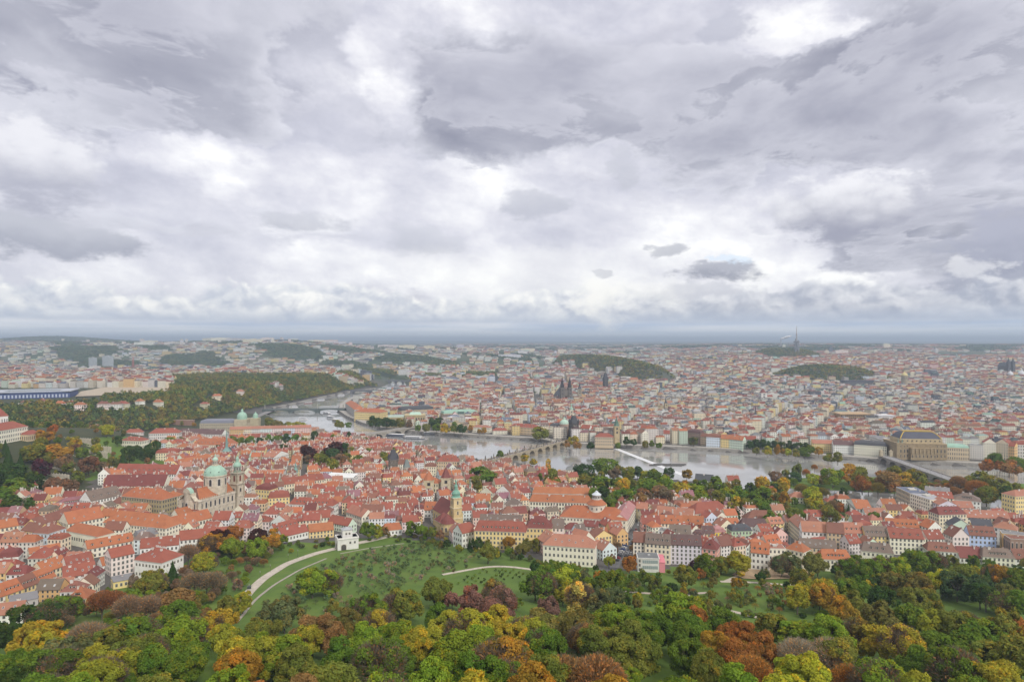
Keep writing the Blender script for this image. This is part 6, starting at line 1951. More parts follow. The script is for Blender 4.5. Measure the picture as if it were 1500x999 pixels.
RNG = random.Random(11)
sites = [q for q in quarter_sites(RNG) if clear_of(q[0], q[1], 7.5)]
sites.sort(key=lambda q: q[1])
QUARTER = []
REST = []
N_SINGLE = max(0, 296 - sum(1 for o, _ in HAND if o['category'] in ('house',)))
for i, (x, y, yaw, turn) in enumerate(sites):
    r = random.Random(i * 7 + 3)
    W = r.uniform(11.5, 16.5); D = r.uniform(9.5, 13.0)
    if turn: W, D = W * .85, D * .9
    h = r.uniform(7.0, 12.5) * (1 if y > 520 else .8)
    typ = r.choice(('gable', 'gable', 'gable', 'half', 'hip', 'cross', 'mans'))
    rr = D * r.uniform(.38, .52)
    if typ == 'cross': rr = W * .42
    wn, rn = r.choice(PAL_W), r.choice(PAL_R)
    spec = dict(x=x, y=y, yaw=yaw, W=W, D=D, h=h, typ=typ, r=rr, w=wn, rf=rn, st=max(2, round(h / 3.2)), seed=i)
    (QUARTER if len(QUARTER) < N_SINGLE else REST).append(spec)

for q in QUARTER:
    r = random.Random(q['seed'])
    dorm = r.choice((0, 0, 0, 2, 3, 3)); ch = r.choice((1, 2, 2, 3)); sk = r.choice((0, 0, 2, 3, 4)) if not dorm else 0
    q['o'] = build_house('town_house', q['x'], q['y'], gz(q['x'], q['y']), q['yaw'], q['W'], q['D'], q['h'], q['typ'], q['r'], jit(WC[q['w']], r), jit(RC[q['rf']], r, .14), q['st'], r, dorm, ch, sk, False, q['rf'], 0, r.choice((0, 0, 1)))
    q['dorm'], q['sk'], q['ch'] = dorm, sk, ch

# labels by look and by the nearest thing one can point to -------------------
MARKS = [('the domed church', -289, 655), ('the towered church', *at(668, 780, 7)), ('the dark gate tower', *at(576, 697, 6)), ('the white gatehouse', *at(508, 803, 20)),
         ('the yellow hospital', *at(730, 803, 8)), ('the long cream school', *at(835, 828, 8)), ('the rotunda palace', *at(872, 772, 6)), ('the bright orange palace', *at(820, 748, 6)),
         ('the lilac grey apartments', *at(1005, 822, 8)), ('the pale green turret house', *at(1087, 798, 6)), ('the riding hall', *at(1120, 775, 6)), ('the long street row', *at(1255, 802, 6)),
         ('the sky blue house', *at(1440, 805, 6)), ('the ochre corner block', *at(1325, 748, 5)), ('the convent wing', *at(195, 790, 20)), ('the hillside row', *at(45, 872, 22)),
         ('the white palace', *at(215, 845, 20)), ('the municipal palace', *at(445, 722, 8)), ('the white exhibition hall', *at(497, 712, 8)), ('the barrack-like house', *at(540, 768, 10)),
         ('the large dark tree', *at(705, 722, 6)), ('the red beech garden', *at(490, 685, 6)), ('the twin cupolas', *at(367, 691, 9)), ('the ten white dormers', *at(215, 705, 15)), ('the bridge foot hotel', *at(655, 690, 6)),
         ('the orchard', *at(600, 850, 22)), ('the riverside mill', *at(1030, 715, 5)), ('the golden theatre', *at(1351, 671, 9)), ('the playground', *at(1130, 842, 12)), ('the pink annex', *at(970, 838, 10)),
         ('the castle palace wing', *at(10, 650, 50)), ('the garden road', *at(420, 826, 28)), ('the blackened bridge tower', *at(840, 641, 9))]
ORD = ['nearest', 'second', 'third', 'fourth', 'fifth', 'sixth', 'seventh', 'eighth', 'ninth', 'tenth', 'eleventh', 'twelfth', 'thirteenth', 'fourteenth', 'fifteenth', 'sixteenth', 'seventeenth', 'eighteenth', 'nineteenth', 'twentieth',
       'twenty-first', 'twenty-second', 'twenty-third', 'twenty-fourth', 'twenty-fifth', 'twenty-sixth', 'twenty-seventh', 'twenty-eighth', 'twenty-ninth', 'thirtieth'] + ['thirty-' + k for k in ('first', 'second', 'third', 'fourth', 'fifth', 'sixth', 'seventh', 'eighth', 'ninth')] 
ORD[0] = 'first'
for _t in ('forty', 'fifty', 'sixty', 'seventy', 'eighty', 'ninety'):
    ORD += [_t[:-1] + 'ieth'] + [_t + '-' + k for k in ORD[:9]]

def relate(items, noun):
    """items: (object, look, x, y); writes label 'look noun, third behind the domed church'"""
    bins = {}
    for it in items:
        o, look, x, y = it
        k = min(range(len(MARKS)), key=lambda i: (MARKS[i][1] - x) ** 2 + (MARKS[i][2] - y) ** 2)
        mx, my = MARKS[k][1:]
        # across the line of sight / along it
        d = math.hypot(mx, my)
        al = ((x - mx) * mx + (y - my) * my) / d; ac = ((x - mx) * my - (y - my) * mx) / d
        if abs(al) > abs(ac): sec = 'behind' if al > 0 else 'in front of'
        else: sec = 'theatre-side of' if ac > 0 else 'castle-side of'
        bins.setdefault((k, sec, look), []).append((math.hypot(al, ac), o, look))
    for (k, sec, look), v in bins.items():
        v.sort(key=lambda t: t[0])
        for i, (_, o, look) in enumerate(v):
            if len(v) == 1: o['label'] = '%s %s %s %s' % (look, noun, sec, MARKS[k][0])
            else: o['label'] = '%s %s, %s %s %s' % (look, noun, ORD[min(i, len(ORD) - 1)], sec, MARKS[k][0])

TYPN = {'gable': 'saddle', 'half': 'half-hipped', 'hip': 'hipped', 'cross': 'gable-fronted', 'mans': 'mansard'}
_it = []
for q in QUARTER:
    look = '%s %s%s house, %s roof' % (q['w'], 'dormered ' if q['dorm'] else '', TYPN[q['typ']], q['rf'])
    _it.append((q['o'], look, q['x'], q['y']))
    tag(q['o'], None, 'house', 'red-roofed houses of the old quarter')
relate(_it, '')
for q in QUARTER:
    q['o']['label'] = ' '.join(q['o']['label'].replace(' ,', ',').split())
    if len(q['o']['label'].split()) > 15: q['o']['label'] = q['o']['label'].replace(' house,', ',').replace('roof, ', 'house roof, ')
for o, _ in HAND:
    if o.get('category') == 'house' and not o.get('group'): o['group'] = 'red-roofed houses of the old quarter'
    if o.get('category') == 'quay house': o['group'] = 'houses along the far quay'

# ------------------------------------------------------------------ the city beyond: one mass of roofs
def simple_house(b, x, y, z, yaw, W, D, h, typ, r, wc, rc, cells, chim):
    b.at(x, y, z, yaw)
    hx, hy = W / 2, D / 2
    b.box(-hx, hx, -hy, hy, -3, 0, wc, WALL, top=False)
    b.box(-hx, hx, -hy, hy, 0, h, wc, WALL, top=False, cells=cells)
    if typ == 'gable':
        o = .4
        b.face([(-hx, -hy - o, h - .1), (hx, -hy - o, h - .1), (hx, 0, h + r), (-hx, 0, h + r)], rc, ROOF)
        b.face([(hx, hy + o, h - .1), (-hx, hy + o, h - .1), (-hx, 0, h + r), (hx, 0, h + r)], rc, ROOF)
        b.face([(hx, -hy, h), (hx, hy, h), (hx, 0, h + r)], wc, WALL); b.face([(-hx, hy, h), (-hx, -hy, h), (-hx, 0, h + r)], wc, WALL)
    elif typ == 'hip':
        X, Y = hx + .4, hy + .4
        k = max(.3, X - Y)
        A, Bq = (-k, 0, h + r), (k, 0, h + r)
        P = [(-X, -Y, h), (X, -Y, h), (X, Y, h), (-X, Y, h)]
        if W >= D:
            b.face([P[0], P[1], Bq, A], rc, ROOF); b.face([P[1], P[2], Bq], rc, ROOF); b.face([P[2], P[3], A, Bq], rc, ROOF); b.face([P[3], P[0], A], rc, ROOF)
        else:
            for i in range(4): b.face([P[i], P[(i + 1) % 4], (0, 0, h + r)], rc, ROOF)
    elif typ == 'mans':
        s = 1.6; q = r * .6
        P = [(-hx, -hy, h), (hx, -hy, h), (hx, hy, h), (-hx, hy, h)]
        Q = [(-hx + s, -hy + s, h + q), (hx - s, -hy + s, h + q), (hx - s, hy - s, h + q), (-hx + s, hy - s, h + q)]
        for i in range(4): b.face([P[i], P[(i + 1) % 4], Q[(i + 1) % 4], Q[i]], rc, ROOF)
        b.face(Q, tuple(c * .9 for c in rc), ROOF)
    else:
        b.box(-hx, hx, -hy, hy, h, h + .5, tuple(c * .9 for c in wc), PLAIN, top=False)
        b.face([(-hx, -hy, h + .5), (hx, -hy, h + .5), (hx, hy, h + .5), (-hx, hy, h + .5)], rc, ROOF)
        if r > 2: b.box(-hx * .4, hx * .2, -hy * .4, hy * .4, h + .5, h + r, tuple(c * .8 for c in wc), PLAIN)
    for u, v in chim:
        b.box(u - .5, u + .5, v - .4, v + .4, h, h + max(r, 1) + 1.3, (0.62, .56, .50), PLAIN)

VILLA_AT = [on_ground(px, py)[:2] for px, py in ((38, 597), (62, 594), (88, 598), (104, 596), (118, 600), (152, 598), (170, 604), (180, 597), (205, 594), (232, 600), (300, 596), (318, 588), (352, 578), (410, 571))]
_it = []
for k, (vx, vy) in enumerate(VILLA_AT):
    r = random.Random(900 + k)
    wn, rn = r.choice(('white', 'pale cream', 'pale pink', 'cream')), r.choice(('red', 'salmon', 'red brown', 'orange'))
    W_ = r.uniform(12, 24)
    o = build_house('wood_villa', vx, vy, gz(vx, vy), r.uniform(-.4, .4), W_, r.uniform(10, 14), r.uniform(8, 11), 'hip', r.uniform(4, 6), jit(WC[wn], r), jit(RC[rn], r), 2, r, 0, 2, 0, False, rn)
    tag(o, None, 'villa', 'villas among the woods of the plateau')
    _it.append((o, '%s villa with %s roof' % (wn, rn), vx, vy))
relate(_it, 'in the wood')
for it in _it: it[0]['label'] = it[0]['label'].replace(' ,', ',')

def wooded(X, Y):
    """1 where far hillsides carry trees rather than houses"""
    X = np.asarray(X, float); Y = np.asarray(Y, float)
    s = X / np.maximum(Y, 1)
    u = X - 0.13 * (Y - 1790)
    yf = np.interp(s, [-0.9, -0.66, -0.55, -0.4, -0.2], [1070, 1090, 1180, 1470, 2250])
    w = (Y > yf + 6 + 22 * wig(X, Y, 45)) & (u < -672) & (Y < np.where(s < -.60, yf + 300, yf + 480) + 40 * wig(X, Y, 80)) & (s < -.2)
    w |= (Y > yf + 6) & (u < -676 + 10 * wig(X, Y, 50)) & (s > -.50) & (s < -.2) & (Y < 2600 + 90 * wig(X, Y, 120))
    tx, ty = 344 - 600, 4300 - 2950
    tt = np.clip(((X - 600) * tx + (Y - 2950) * ty) / (tx * tx + ty * ty), 0, 1)
    w |= np.hypot(X - (600 + tt * tx), Y - (2950 + tt * ty)) < 104 - 30 * tt + 34 * wig(X, Y, 60) + 16 * wig(X, Y, 23)
    w |= np.hypot((X - 1400) / 225, (Y - 3000) / 250) < .96 + .3 * wig(X, Y, 50) + .12 * wig(X, Y, 21)
    w |= np.hypot((X - 1800) / 190, (Y - 4500) / 300) < 1
    n = wig(X, Y, 260, 4) + .5 * wig(X, Y, 120, 1)
    w |= (s < -.16) & (Y > 4100) & (Y < 5150) & (n > .08)
    w |= (s < .03) & (s > -.3) & (Y > 4300) & (Y < 5600) & (n > .15)
    w |= (s < -.14) & (Y > 5150) & (Y < 9000) & (n > .22)
    w |= (np.hypot((X + 6200) / 1300, (Y - 9300) / 1100) < 1)
    w |= (s > -.13) & (s < -.02) & (Y > 3050) & (Y < 3600) & (n > -.35)
    w |= (s > .0) & (s < .06) & (Y > 3500) & (Y < 4300) & (n > .1)
    w |= (Y > 7000) & (n + .4 * wig(X, Y, 700, 2) > .15)
    w |= (s > .30) & (Y > 4700) & (n > .0)
    w |= (s > -.262) & (s < -.17) & (Y > 2640) & (Y < 3750) & (n > -.35) & (seg_dist(RIVER, X, Y) < 170)
    w |= (Y > 3600) & (n > .62)
    for vx, vy in VILLA_AT:
        w &= ~(np.hypot((X - vx) / 17, (Y - vy + 14) / 34) < 1)
    return w

OLD = FB + [(-1700, 13500), (14000, 13500), (14000, 900)]

AVENUE = [(at(*a, 9), at(*b, 9)) for a, b in (((1100, 648), (1195, 558)), ((905, 640), (985, 556)), ((765, 636), (800, 560)), ((640, 612), (720, 560)), ((980, 600), (1300, 606)), ((660, 580), (1000, 588)), ((1000, 566), (1480, 572)), ((1190, 640), (1260, 560)))]

def city():
    b = MB()
    rng = random.Random(21)
    # what is left of the old quarter
    for q in REST:
        r = random.Random(q['seed'])
        simple_house(b, q['x'], q['y'], gz(q['x'], q['y']), q['yaw'], q['W'], q['D'], q['h'], {'half': 'hip', 'cross': 'gable'}.get(q['typ'], q['typ']), q['r'], jit(WC[q['w']], r), jit(RC[q['rf']], r, .15), (max(1, round(q['W'] / 3)), max(1, round(q['D'] / 3)), q['st']), [(r.uniform(-.4, .4) * q['W'], r.uniform(-.1, .1) * q['D']) for _ in range(3)])
    zones = [(1150, 1900, 15, 20), (1900, 2700, 18, 25), (2700, 4000, 26, 34), (4000, 6500, 46, 54), (6500, 12500, 85, 100)]
    for ylo, yhi, su, sv in zones:
        nx = int(1.7 * yhi / su) + 2
        ny = int((yhi - ylo) / sv) + 1
        U, V = np.meshgrid(np.arange(nx) - nx / 2, np.arange(ny))
        blk = np.sin(U * .37 + 2.1 * np.sin(V * .21)) 
        ang = .12 * np.sin(U / 17.0) + .1 * np.sin(V / 11.0)
        X = (U * su + (U // 5) * su * .75 - nx * su * .075 + rng.random() + 11 * np.sin(V / 6.0) + rng.uniform(-2, 2)).ravel()
        Y = (ylo + V * sv + (V // 2) * sv * .42 + 16 * np.sin(U * su / 150.0)).ravel()
        nr = np.random.RandomState(int(ylo))
        X = X + nr.uniform(-.1, .1, X.shape) * su; Y = Y + nr.uniform(-.1, .1, Y.shape) * sv
        s = X / Y
        ok = (np.abs(s) < .80) & (Y < yhi)
        X, Y, A = X[ok], Y[ok], ang.ravel()[ok]
        s = X / Y
        fbx = np.array([p[0] / p[1] for p in FB[:21]]); fby = np.array([p[1] for p in FB[:21]])
        o = np.argsort(fbx)
        bank = np.interp(s, fbx[o], fby[o])
        wat = inside(RIVER, X, Y) | (seg_dist(FB + NB[:12], X, Y, False) < np.where(s > -.15, 24, 58))
        beyond = inside(OLD, X, Y)
        left = ((s <= -.205) & (Y > 2560)) | ((s < -.34) & (Y > 1960))
        keep = (beyond | left) & ~wat & ~wooded(X, Y)
        keep &= ~((s < -.255) & (s > -.34) & (Y < 2560))
        if ylo >= 4000:
            dens = .5 + .5 * wig(X, Y, 420, 7)
            keep &= nr.uniform(0, 1, X.shape) < np.where(ylo >= 6500, .28 + .5 * dens, .55 + .5 * dens)
        else:
            keep &= nr.uniform(0, 1, X.shape) < .93
        for a_, b_ in AVENUE:
            keep &= seg_dist([a_, b_], X, Y, False) > 4 + su * .40
        X, Y, A = X[keep], Y[keep], A[keep]
        Z = ground(X, Y)
        S = X / Y
        for x, y, z, a, sx in zip(X.tolist(), Y.tolist(), Z.tolist(), A.tolist(), S.tolist()):
            if y < 1900 and not clear_of(x, y, 8): continue
            # grey modern roofs gather in the new town on the theatre side
            g = .28 + .50 * float(SS(.10, .34, sx)) * float(SS(1420, 1750, y)) * (1 - float(SS(2500, 3100, y)))
            g += .30 * float(SS(2600, 2900, y)) * (1 - float(SS(.2, .4, sx))) + (.22 if sx < -.1 else 0)
            g = min(.8, g + .22 * math.exp(-((y - 2100) / 260) ** 2) * (1 if sx > -.02 else 0))
            grey = rng.random() < g
            W = su * rng.uniform(.86, 1.12); D = min(sv * rng.uniform(.5, .7), 14 if y < 2700 else 18)
            if ylo >= 4000: W *= rng.uniform(.5, 1.0)
            h = rng.triangular(10, 25, 16) if y < 2700 else rng.triangular(8, 30, 14)
            if ylo >= 4000: h = rng.uniform(6, 17)
            typ = rng.choice(('flat', 'mans', 'hip', 'flat', 'flat', 'gable')) if grey else rng.choice(('gable', 'gable', 'gable', 'hip', 'mans'))
            rc = RC[rng.choice(('grey', 'pale grey', 'slate', 'grey', 'blue grey', 'slate', 'brown', 'brown', 'umber', 'dark green') if rng.random() < .94 else ('copper green',))] if grey else RC[rng.choice(PAL_R)]
            wc = WC[rng.choice(PAL_W)] if not (grey and rng.random() < .25) else WC[rng.choice(('pale grey', 'grey', 'dark glass', 'white'))]
            if rng.random() < .07: W *= 1.7; h += 4
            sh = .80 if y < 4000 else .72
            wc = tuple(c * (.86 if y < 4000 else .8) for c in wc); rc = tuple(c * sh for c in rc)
            a2 = a + (math.pi / 2 if rng.random() < .16 and ylo < 4000 else 0)
            r = D * rng.uniform(.22, .42) if typ != 'flat' else rng.choice((.4, .4, 3))
            ch = [(rng.uniform(-.42, .42) * W, rng.uniform(-.15, .15) * D) for _ in range(2 if y < 2300 else (1 if y < 3200 else 0))]
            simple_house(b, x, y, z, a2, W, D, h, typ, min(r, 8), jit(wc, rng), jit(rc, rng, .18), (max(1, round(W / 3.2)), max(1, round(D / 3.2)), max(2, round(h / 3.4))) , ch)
    # slab estates along the left skyline and high blocks here and there
    for k in range(64):
        s = rng.uniform(-.66, -.05) if k < 46 else rng.uniform(-.05, .75)
        y = rng.uniform(5600, 7200) if k < 46 else rng.uniform(4200, 7000)
        x = s * y
        L = rng.uniform(40, 190) if rng.random() < .6 else rng.uniform(20, 30); hh = rng.uniform(24, 42)
        c = WC[rng.choice(('white', 'pale grey', 'pale cream', 'pale pink', 'cream', 'lilac grey'))]
        simple_house(b, x, y, gz(x, y), rng.uniform(-.2, .2), L, 14, hh, 'flat', 3.5, jit(c, rng), RC['grey'], (max(2, int(L / 4)), 3, int(hh / 3)), [])
    o = b.build('far_houses')
    tag(o, 'thousands of red and grey roofed houses filling the far city', 'houses', kind='stuff')
city()
# ------------------------------------------------------------------ trees
def crown_mesh(seed, n, leaf, nlobe=38, lob=(.22, .40), lower=-.8, rz=1.0, inner=.15):
    rs = np.random.RandomState(seed)
    c = []
    ph = rs.uniform(0, 6.3, 3)
    while len(c) < nlobe:
        d = rs.normal(size=3); d /= np.linalg.norm(d)
        if d[2] < lower: continue
        k = rs.uniform(.50, .74) * (1 + .34 * math.sin(3.1 * d[0] + ph[0]) * math.cos(2.7 * d[1] + ph[1]) + .16 * math.sin(5.3 * d[2] + ph[2]))
        c.append(d * k * np.array([1, 1, rz]))
    c = np.array(c)
    rad = rs.uniform(lob[0], lob[1], nlobe)
    li = rs.choice(nlobe, n, p=rad ** 2 / (rad ** 2).sum())
    d = rs.normal(size=(n, 3)); d /= np.linalg.norm(d, axis=1)[:, None]
    out = c[li] / np.linalg.norm(c[li], axis=1)[:, None]
    flip = (d * out).sum(1) < -.25
    d[flip] *= -1
    rr = rs.uniform(.70, 1.14, n)
    deep = rs.uniform(0, 1, n) < inner
    rr[deep] *= rs.uniform(.2, .8, deep.sum())
    p = c[li] + d * (rad[li] * rr)[:, None]
    nrm = d + rs.normal(size=(n, 3)) * .55 + np.array([0, 0, .35])
    nrm /= np.linalg.norm(nrm, axis=1)[:, None]
    lobe_v = rs.uniform(0, 1, nlobe)
    return leaf_mesh(rs, p, nrm, leaf, np.stack([.55 * lobe_v[li] + .45 * rs.uniform(0, 1, n), np.clip(.62 * rs.uniform(0, 1, nlobe)[li] + .42 * rs.uniform(0, 1, n), 0, 1), rs.uniform(0, 1, nlobe)[li]], 1))

def leaf_mesh(rs, p, nrm, leaf, var, stretch=1.0):
    n = len(p)
    t = np.cross(nrm, rs.normal(size=(n, 3))); t /= np.linalg.norm(t, axis=1)[:, None] + 1e-9
    b = np.cross(nrm, t)
    s = (leaf * rs.uniform(.6, 1.35, n))[:, None]
    # pointed leaf sprays: four corners, one long axis
    a = p + t * s * stretch; e = p - t * s * stretch
    f = p + b * s * .62 + t * s * .15; g = p - b * s * .62 + t * s * .15
    v = np.stack([a, f, e, g], 1).reshape(-1, 3).astype(np.float32)
    return raw_mesh('crown', v, np.full(n, 4, np.int32), var.astype(np.float32), None, None, [M['leaf']], None, 'Var')

def cone_mesh(seed, n, leaf):
    rs = np.random.RandomState(seed)
    t = rs.uniform(0, 1, n) ** .75                      # 0 top .. 1 bottom
    tier = .82 + .18 * np.abs(np.sin(t * 28))
    a = rs.uniform(0, 2 * math.pi, n)
    r = t * tier * rs.uniform(.75, 1.0, n) * (1 + .16 * np.sin(a * 5 + t * 9))
    p = np.stack([r * np.cos(a), r * np.sin(a), 1 - 2 * t], 1)
    nrm = np.stack([np.cos(a), np.sin(a), np.full(n, .5)], 1) + rs.normal(size=(n, 3)) * .4
    nrm /= np.linalg.norm(nrm, axis=1)[:, None]
    return leaf_mesh(rs, p, nrm, leaf, np.stack([rs.uniform(0, 1, n), rs.uniform(0, .6, n), rs.uniform(0, 1, n)], 1))

def twig_mesh(seed, n, leafy=.25):
    """a bare autumn crown: fans of thin twigs with a few leaves left"""
    rs = np.random.RandomState(seed)
    nb = 34
    d = rs.normal(size=(nb, 3)); d[:, 2] = np.abs(d[:, 2]) * .9 + .1; d /= np.linalg.norm(d, axis=1)[:, None]
    li = rs.randint(0, nb, n)
    q = d[li] + rs.normal(size=(n, 3)) * .28
    q /= np.linalg.norm(q, axis=1)[:, None]
    k = rs.uniform(.45, 1.0, n)[:, None]
    p = q * k * np.array([1, 1, 1.0]) - np.array([0, 0, .25])
    ax = q + rs.normal(size=(n, 3)) * .45 + np.array([0, 0, .35]); ax /= np.linalg.norm(ax, axis=1)[:, None]
    sd = np.cross(ax, rs.normal(size=(n, 3))); sd /= np.linalg.norm(sd, axis=1)[:, None] + 1e-9
    leafm = rs.uniform(0, 1, n) < leafy
    L = np.where(leafm, .045, rs.uniform(.10, .2, n))[:, None]; w = np.where(leafm, .03, .0075)[:, None]
    v = np.stack([p - ax * L - sd * w, p - ax * L + sd * w, p + ax * L + sd * w * .5, p + ax * L - sd * w * .5], 1).reshape(-1, 3).astype(np.float32)
    var = np.stack([rs.uniform(0, 1, n), np.where(leafm, 1.0, .3), rs.uniform(0, 1, n)], 1).astype(np.float32)
    return raw_mesh('crown', v, np.full(n, 4, np.int32), var, None, None, [M['leaf']], None, 'Var')

def trunk_mesh(seed, limbs=6):
    rng = random.Random(seed)
    b = MB()
    c = (0.1, .08, .06)
    b.tube((0, 0, -.06), (.01, 0, .22), .030, .022, c, 0, 7)
    b.tube((.01, 0, .22), (.0, .02, .62), .022, .010, c, 0, 6)
    for k in range(limbs):
        a = k * 2.4 + rng.uniform(-.3, .3); z = .2 + .05 * k
        m = (math.cos(a) * .13, math.sin(a) * .13, z + .17)
        b.tube((0, 0, z), m, .014, .009, c, 0, 5)
        b.tube(m, (math.cos(a) * .27, math.sin(a) * .27, z + .42), .009, .003, c, 0, 4)
    return raw_mesh('trunk', np.array(b.v, np.float32), np.array(b.f, np.int32), None, None, None, [M['bark']])

CROWN_BIG = [crown_mesh(100 + k, 12500, .050, 66, (.13, .30)) for k in range(7)]
CROWN_MID = [crown_mesh(200 + k, 4600, .078, 44, (.16, .34)) for k in range(5)]
CROWN_SMALL = [crown_mesh(300 + k, 1500, .125, 20, (.28, .46)) for k in range(5)]
CONE = [cone_mesh(400 + k, 3200, .085) for k in range(2)]
BARE = [twig_mesh(500 + k, 5200, .22) for k in range(3)]
RUST = [twig_mesh(520 + k, 5200, .6) for k in range(2)]
TRUNK = [trunk_mesh(600 + k) for k in range(4)]

TC = {'sage': (0.115, 0.185, 0.085), 'green': (0.130, 0.204, 0.028), 'bright green': (0.203, 0.289, 0.031), 'lime': (0.367, 0.409, 0.039), 'yellow green': (0.319, 0.318, 0.038), 'olive': (0.185, 0.205, 0.040), 'dark green': (0.055, 0.101, 0.024),
      'grey green': (0.135, 0.165, 0.070), 'blue green': (0.073, 0.129, 0.052), 'yellow': (0.42, 0.33, 0.04), 'golden': (0.36, 0.225, 0.035), 'orange': (0.33, 0.150, 0.040), 'rust': (0.290, 0.180, 0.070), 'red brown': (0.215, 0.125, 0.075), 'olive brown': (0.195, 0.185, 0.050),
      'brown': (0.235, 0.165, 0.100), 'grey brown': (0.250, 0.200, 0.145), 'bare grey': (0.27, 0.235, 0.19), 'pink': (0.27, 0.145, 0.115), 'dark red': (0.064, 0.026, 0.023), 'purple': (0.073, 0.026, 0.041), 'pale yellow': (0.527, 0.401, 0.104)}

TREES = []          # (object, look, x, y)
TPOS = []
def tree(x, y, hgt, rad, col, kind='round', z=None, name='broadleaf_tree', rng=random):
    z = gz(x, y) if z is None else z
    r = empty(name, (x, y, z), rng.uniform(0, 6.28))
    d = math.hypot(x, y)
    if kind == 'cone':
        me = CONE[rng.randrange(2)]; ch = hgt * .94
    elif kind == 'bare':
        me = BARE[rng.randrange(3)]; ch = hgt * .80
    elif kind == 'thin':
        me = RUST[rng.randrange(2)]; ch = hgt * .80
    else:
        me = (CROWN_BIG if d < 330 else CROWN_MID if d < 720 else CROWN_SMALL)[rng.randrange(5)]
        ch = min(hgt * .88, max(rad * 1.9, hgt * .66)) if kind == 'round' else hgt * .86
    t = put('trunk', TRUNK[rng.randrange(4)], r, (0, 0, 0), 0, (hgt * .9, hgt * .9, hgt * .98))
    if kind == 'round' and name == 'broadleaf_tree' and rng.random() < .16:
        q = put('branch', BARE[rng.randrange(3)], r, (0, 0, hgt - ch * .5), rng.uniform(0, 6.28), (rad * 1.08, rad * 1.08, ch * .58))
        q.color = (.17, .14, .11, 1)
    c = put('crown', me, r, (0, 0, hgt - ch * .5), rng.uniform(0, 6.28), (rad, rad * rng.uniform(.9, 1.1), ch * .52))
    cc = TC[col]
    j = 1 + rng.uniform(-.12, .12)
    c.color = (cc[0] * j * (1 + rng.uniform(-.1, .1)), cc[1] * j, cc[2] * j, 1)
    sh = name == 'shrub'
    form = {'cone': 'pointed', 'bare': 'nearly bare', 'thin': 'thin leaved', 'tall': 'tall narrow', 'round': ''}[kind]
    tag(r, None, 'shrub' if sh else 'tree')
    TREES.append((r, ('%s %s' % (col, form)).strip(), x, y))
    TPOS.append((x, y, rad))
    return r

def ray_tree(px, py, t):
    """where a tree of height t must stand for its top to show at pixel (px, py)"""
    X = (px - CX) / F * RAY_Y
    hit = H - (py - CY) / F * RAY_Y <= ground(X, RAY_Y) + t
    i = int(np.argmax(hit)) if hit.any() else len(RAY_Y) - 1
    return float(X[i]), float(RAY_Y[i])
def ray_fit(px, py, x, y, t):
    """height for a neighbour of the same clump, its top a little under the clump's"""
    top = H - (py - CY) / F * y
    return max(9.0, min(21.0, top - gz(x, y) - _rt.uniform(.3, 2.5)))

RAY_Y = np.arange(60.0, 1400.0, 1.0)

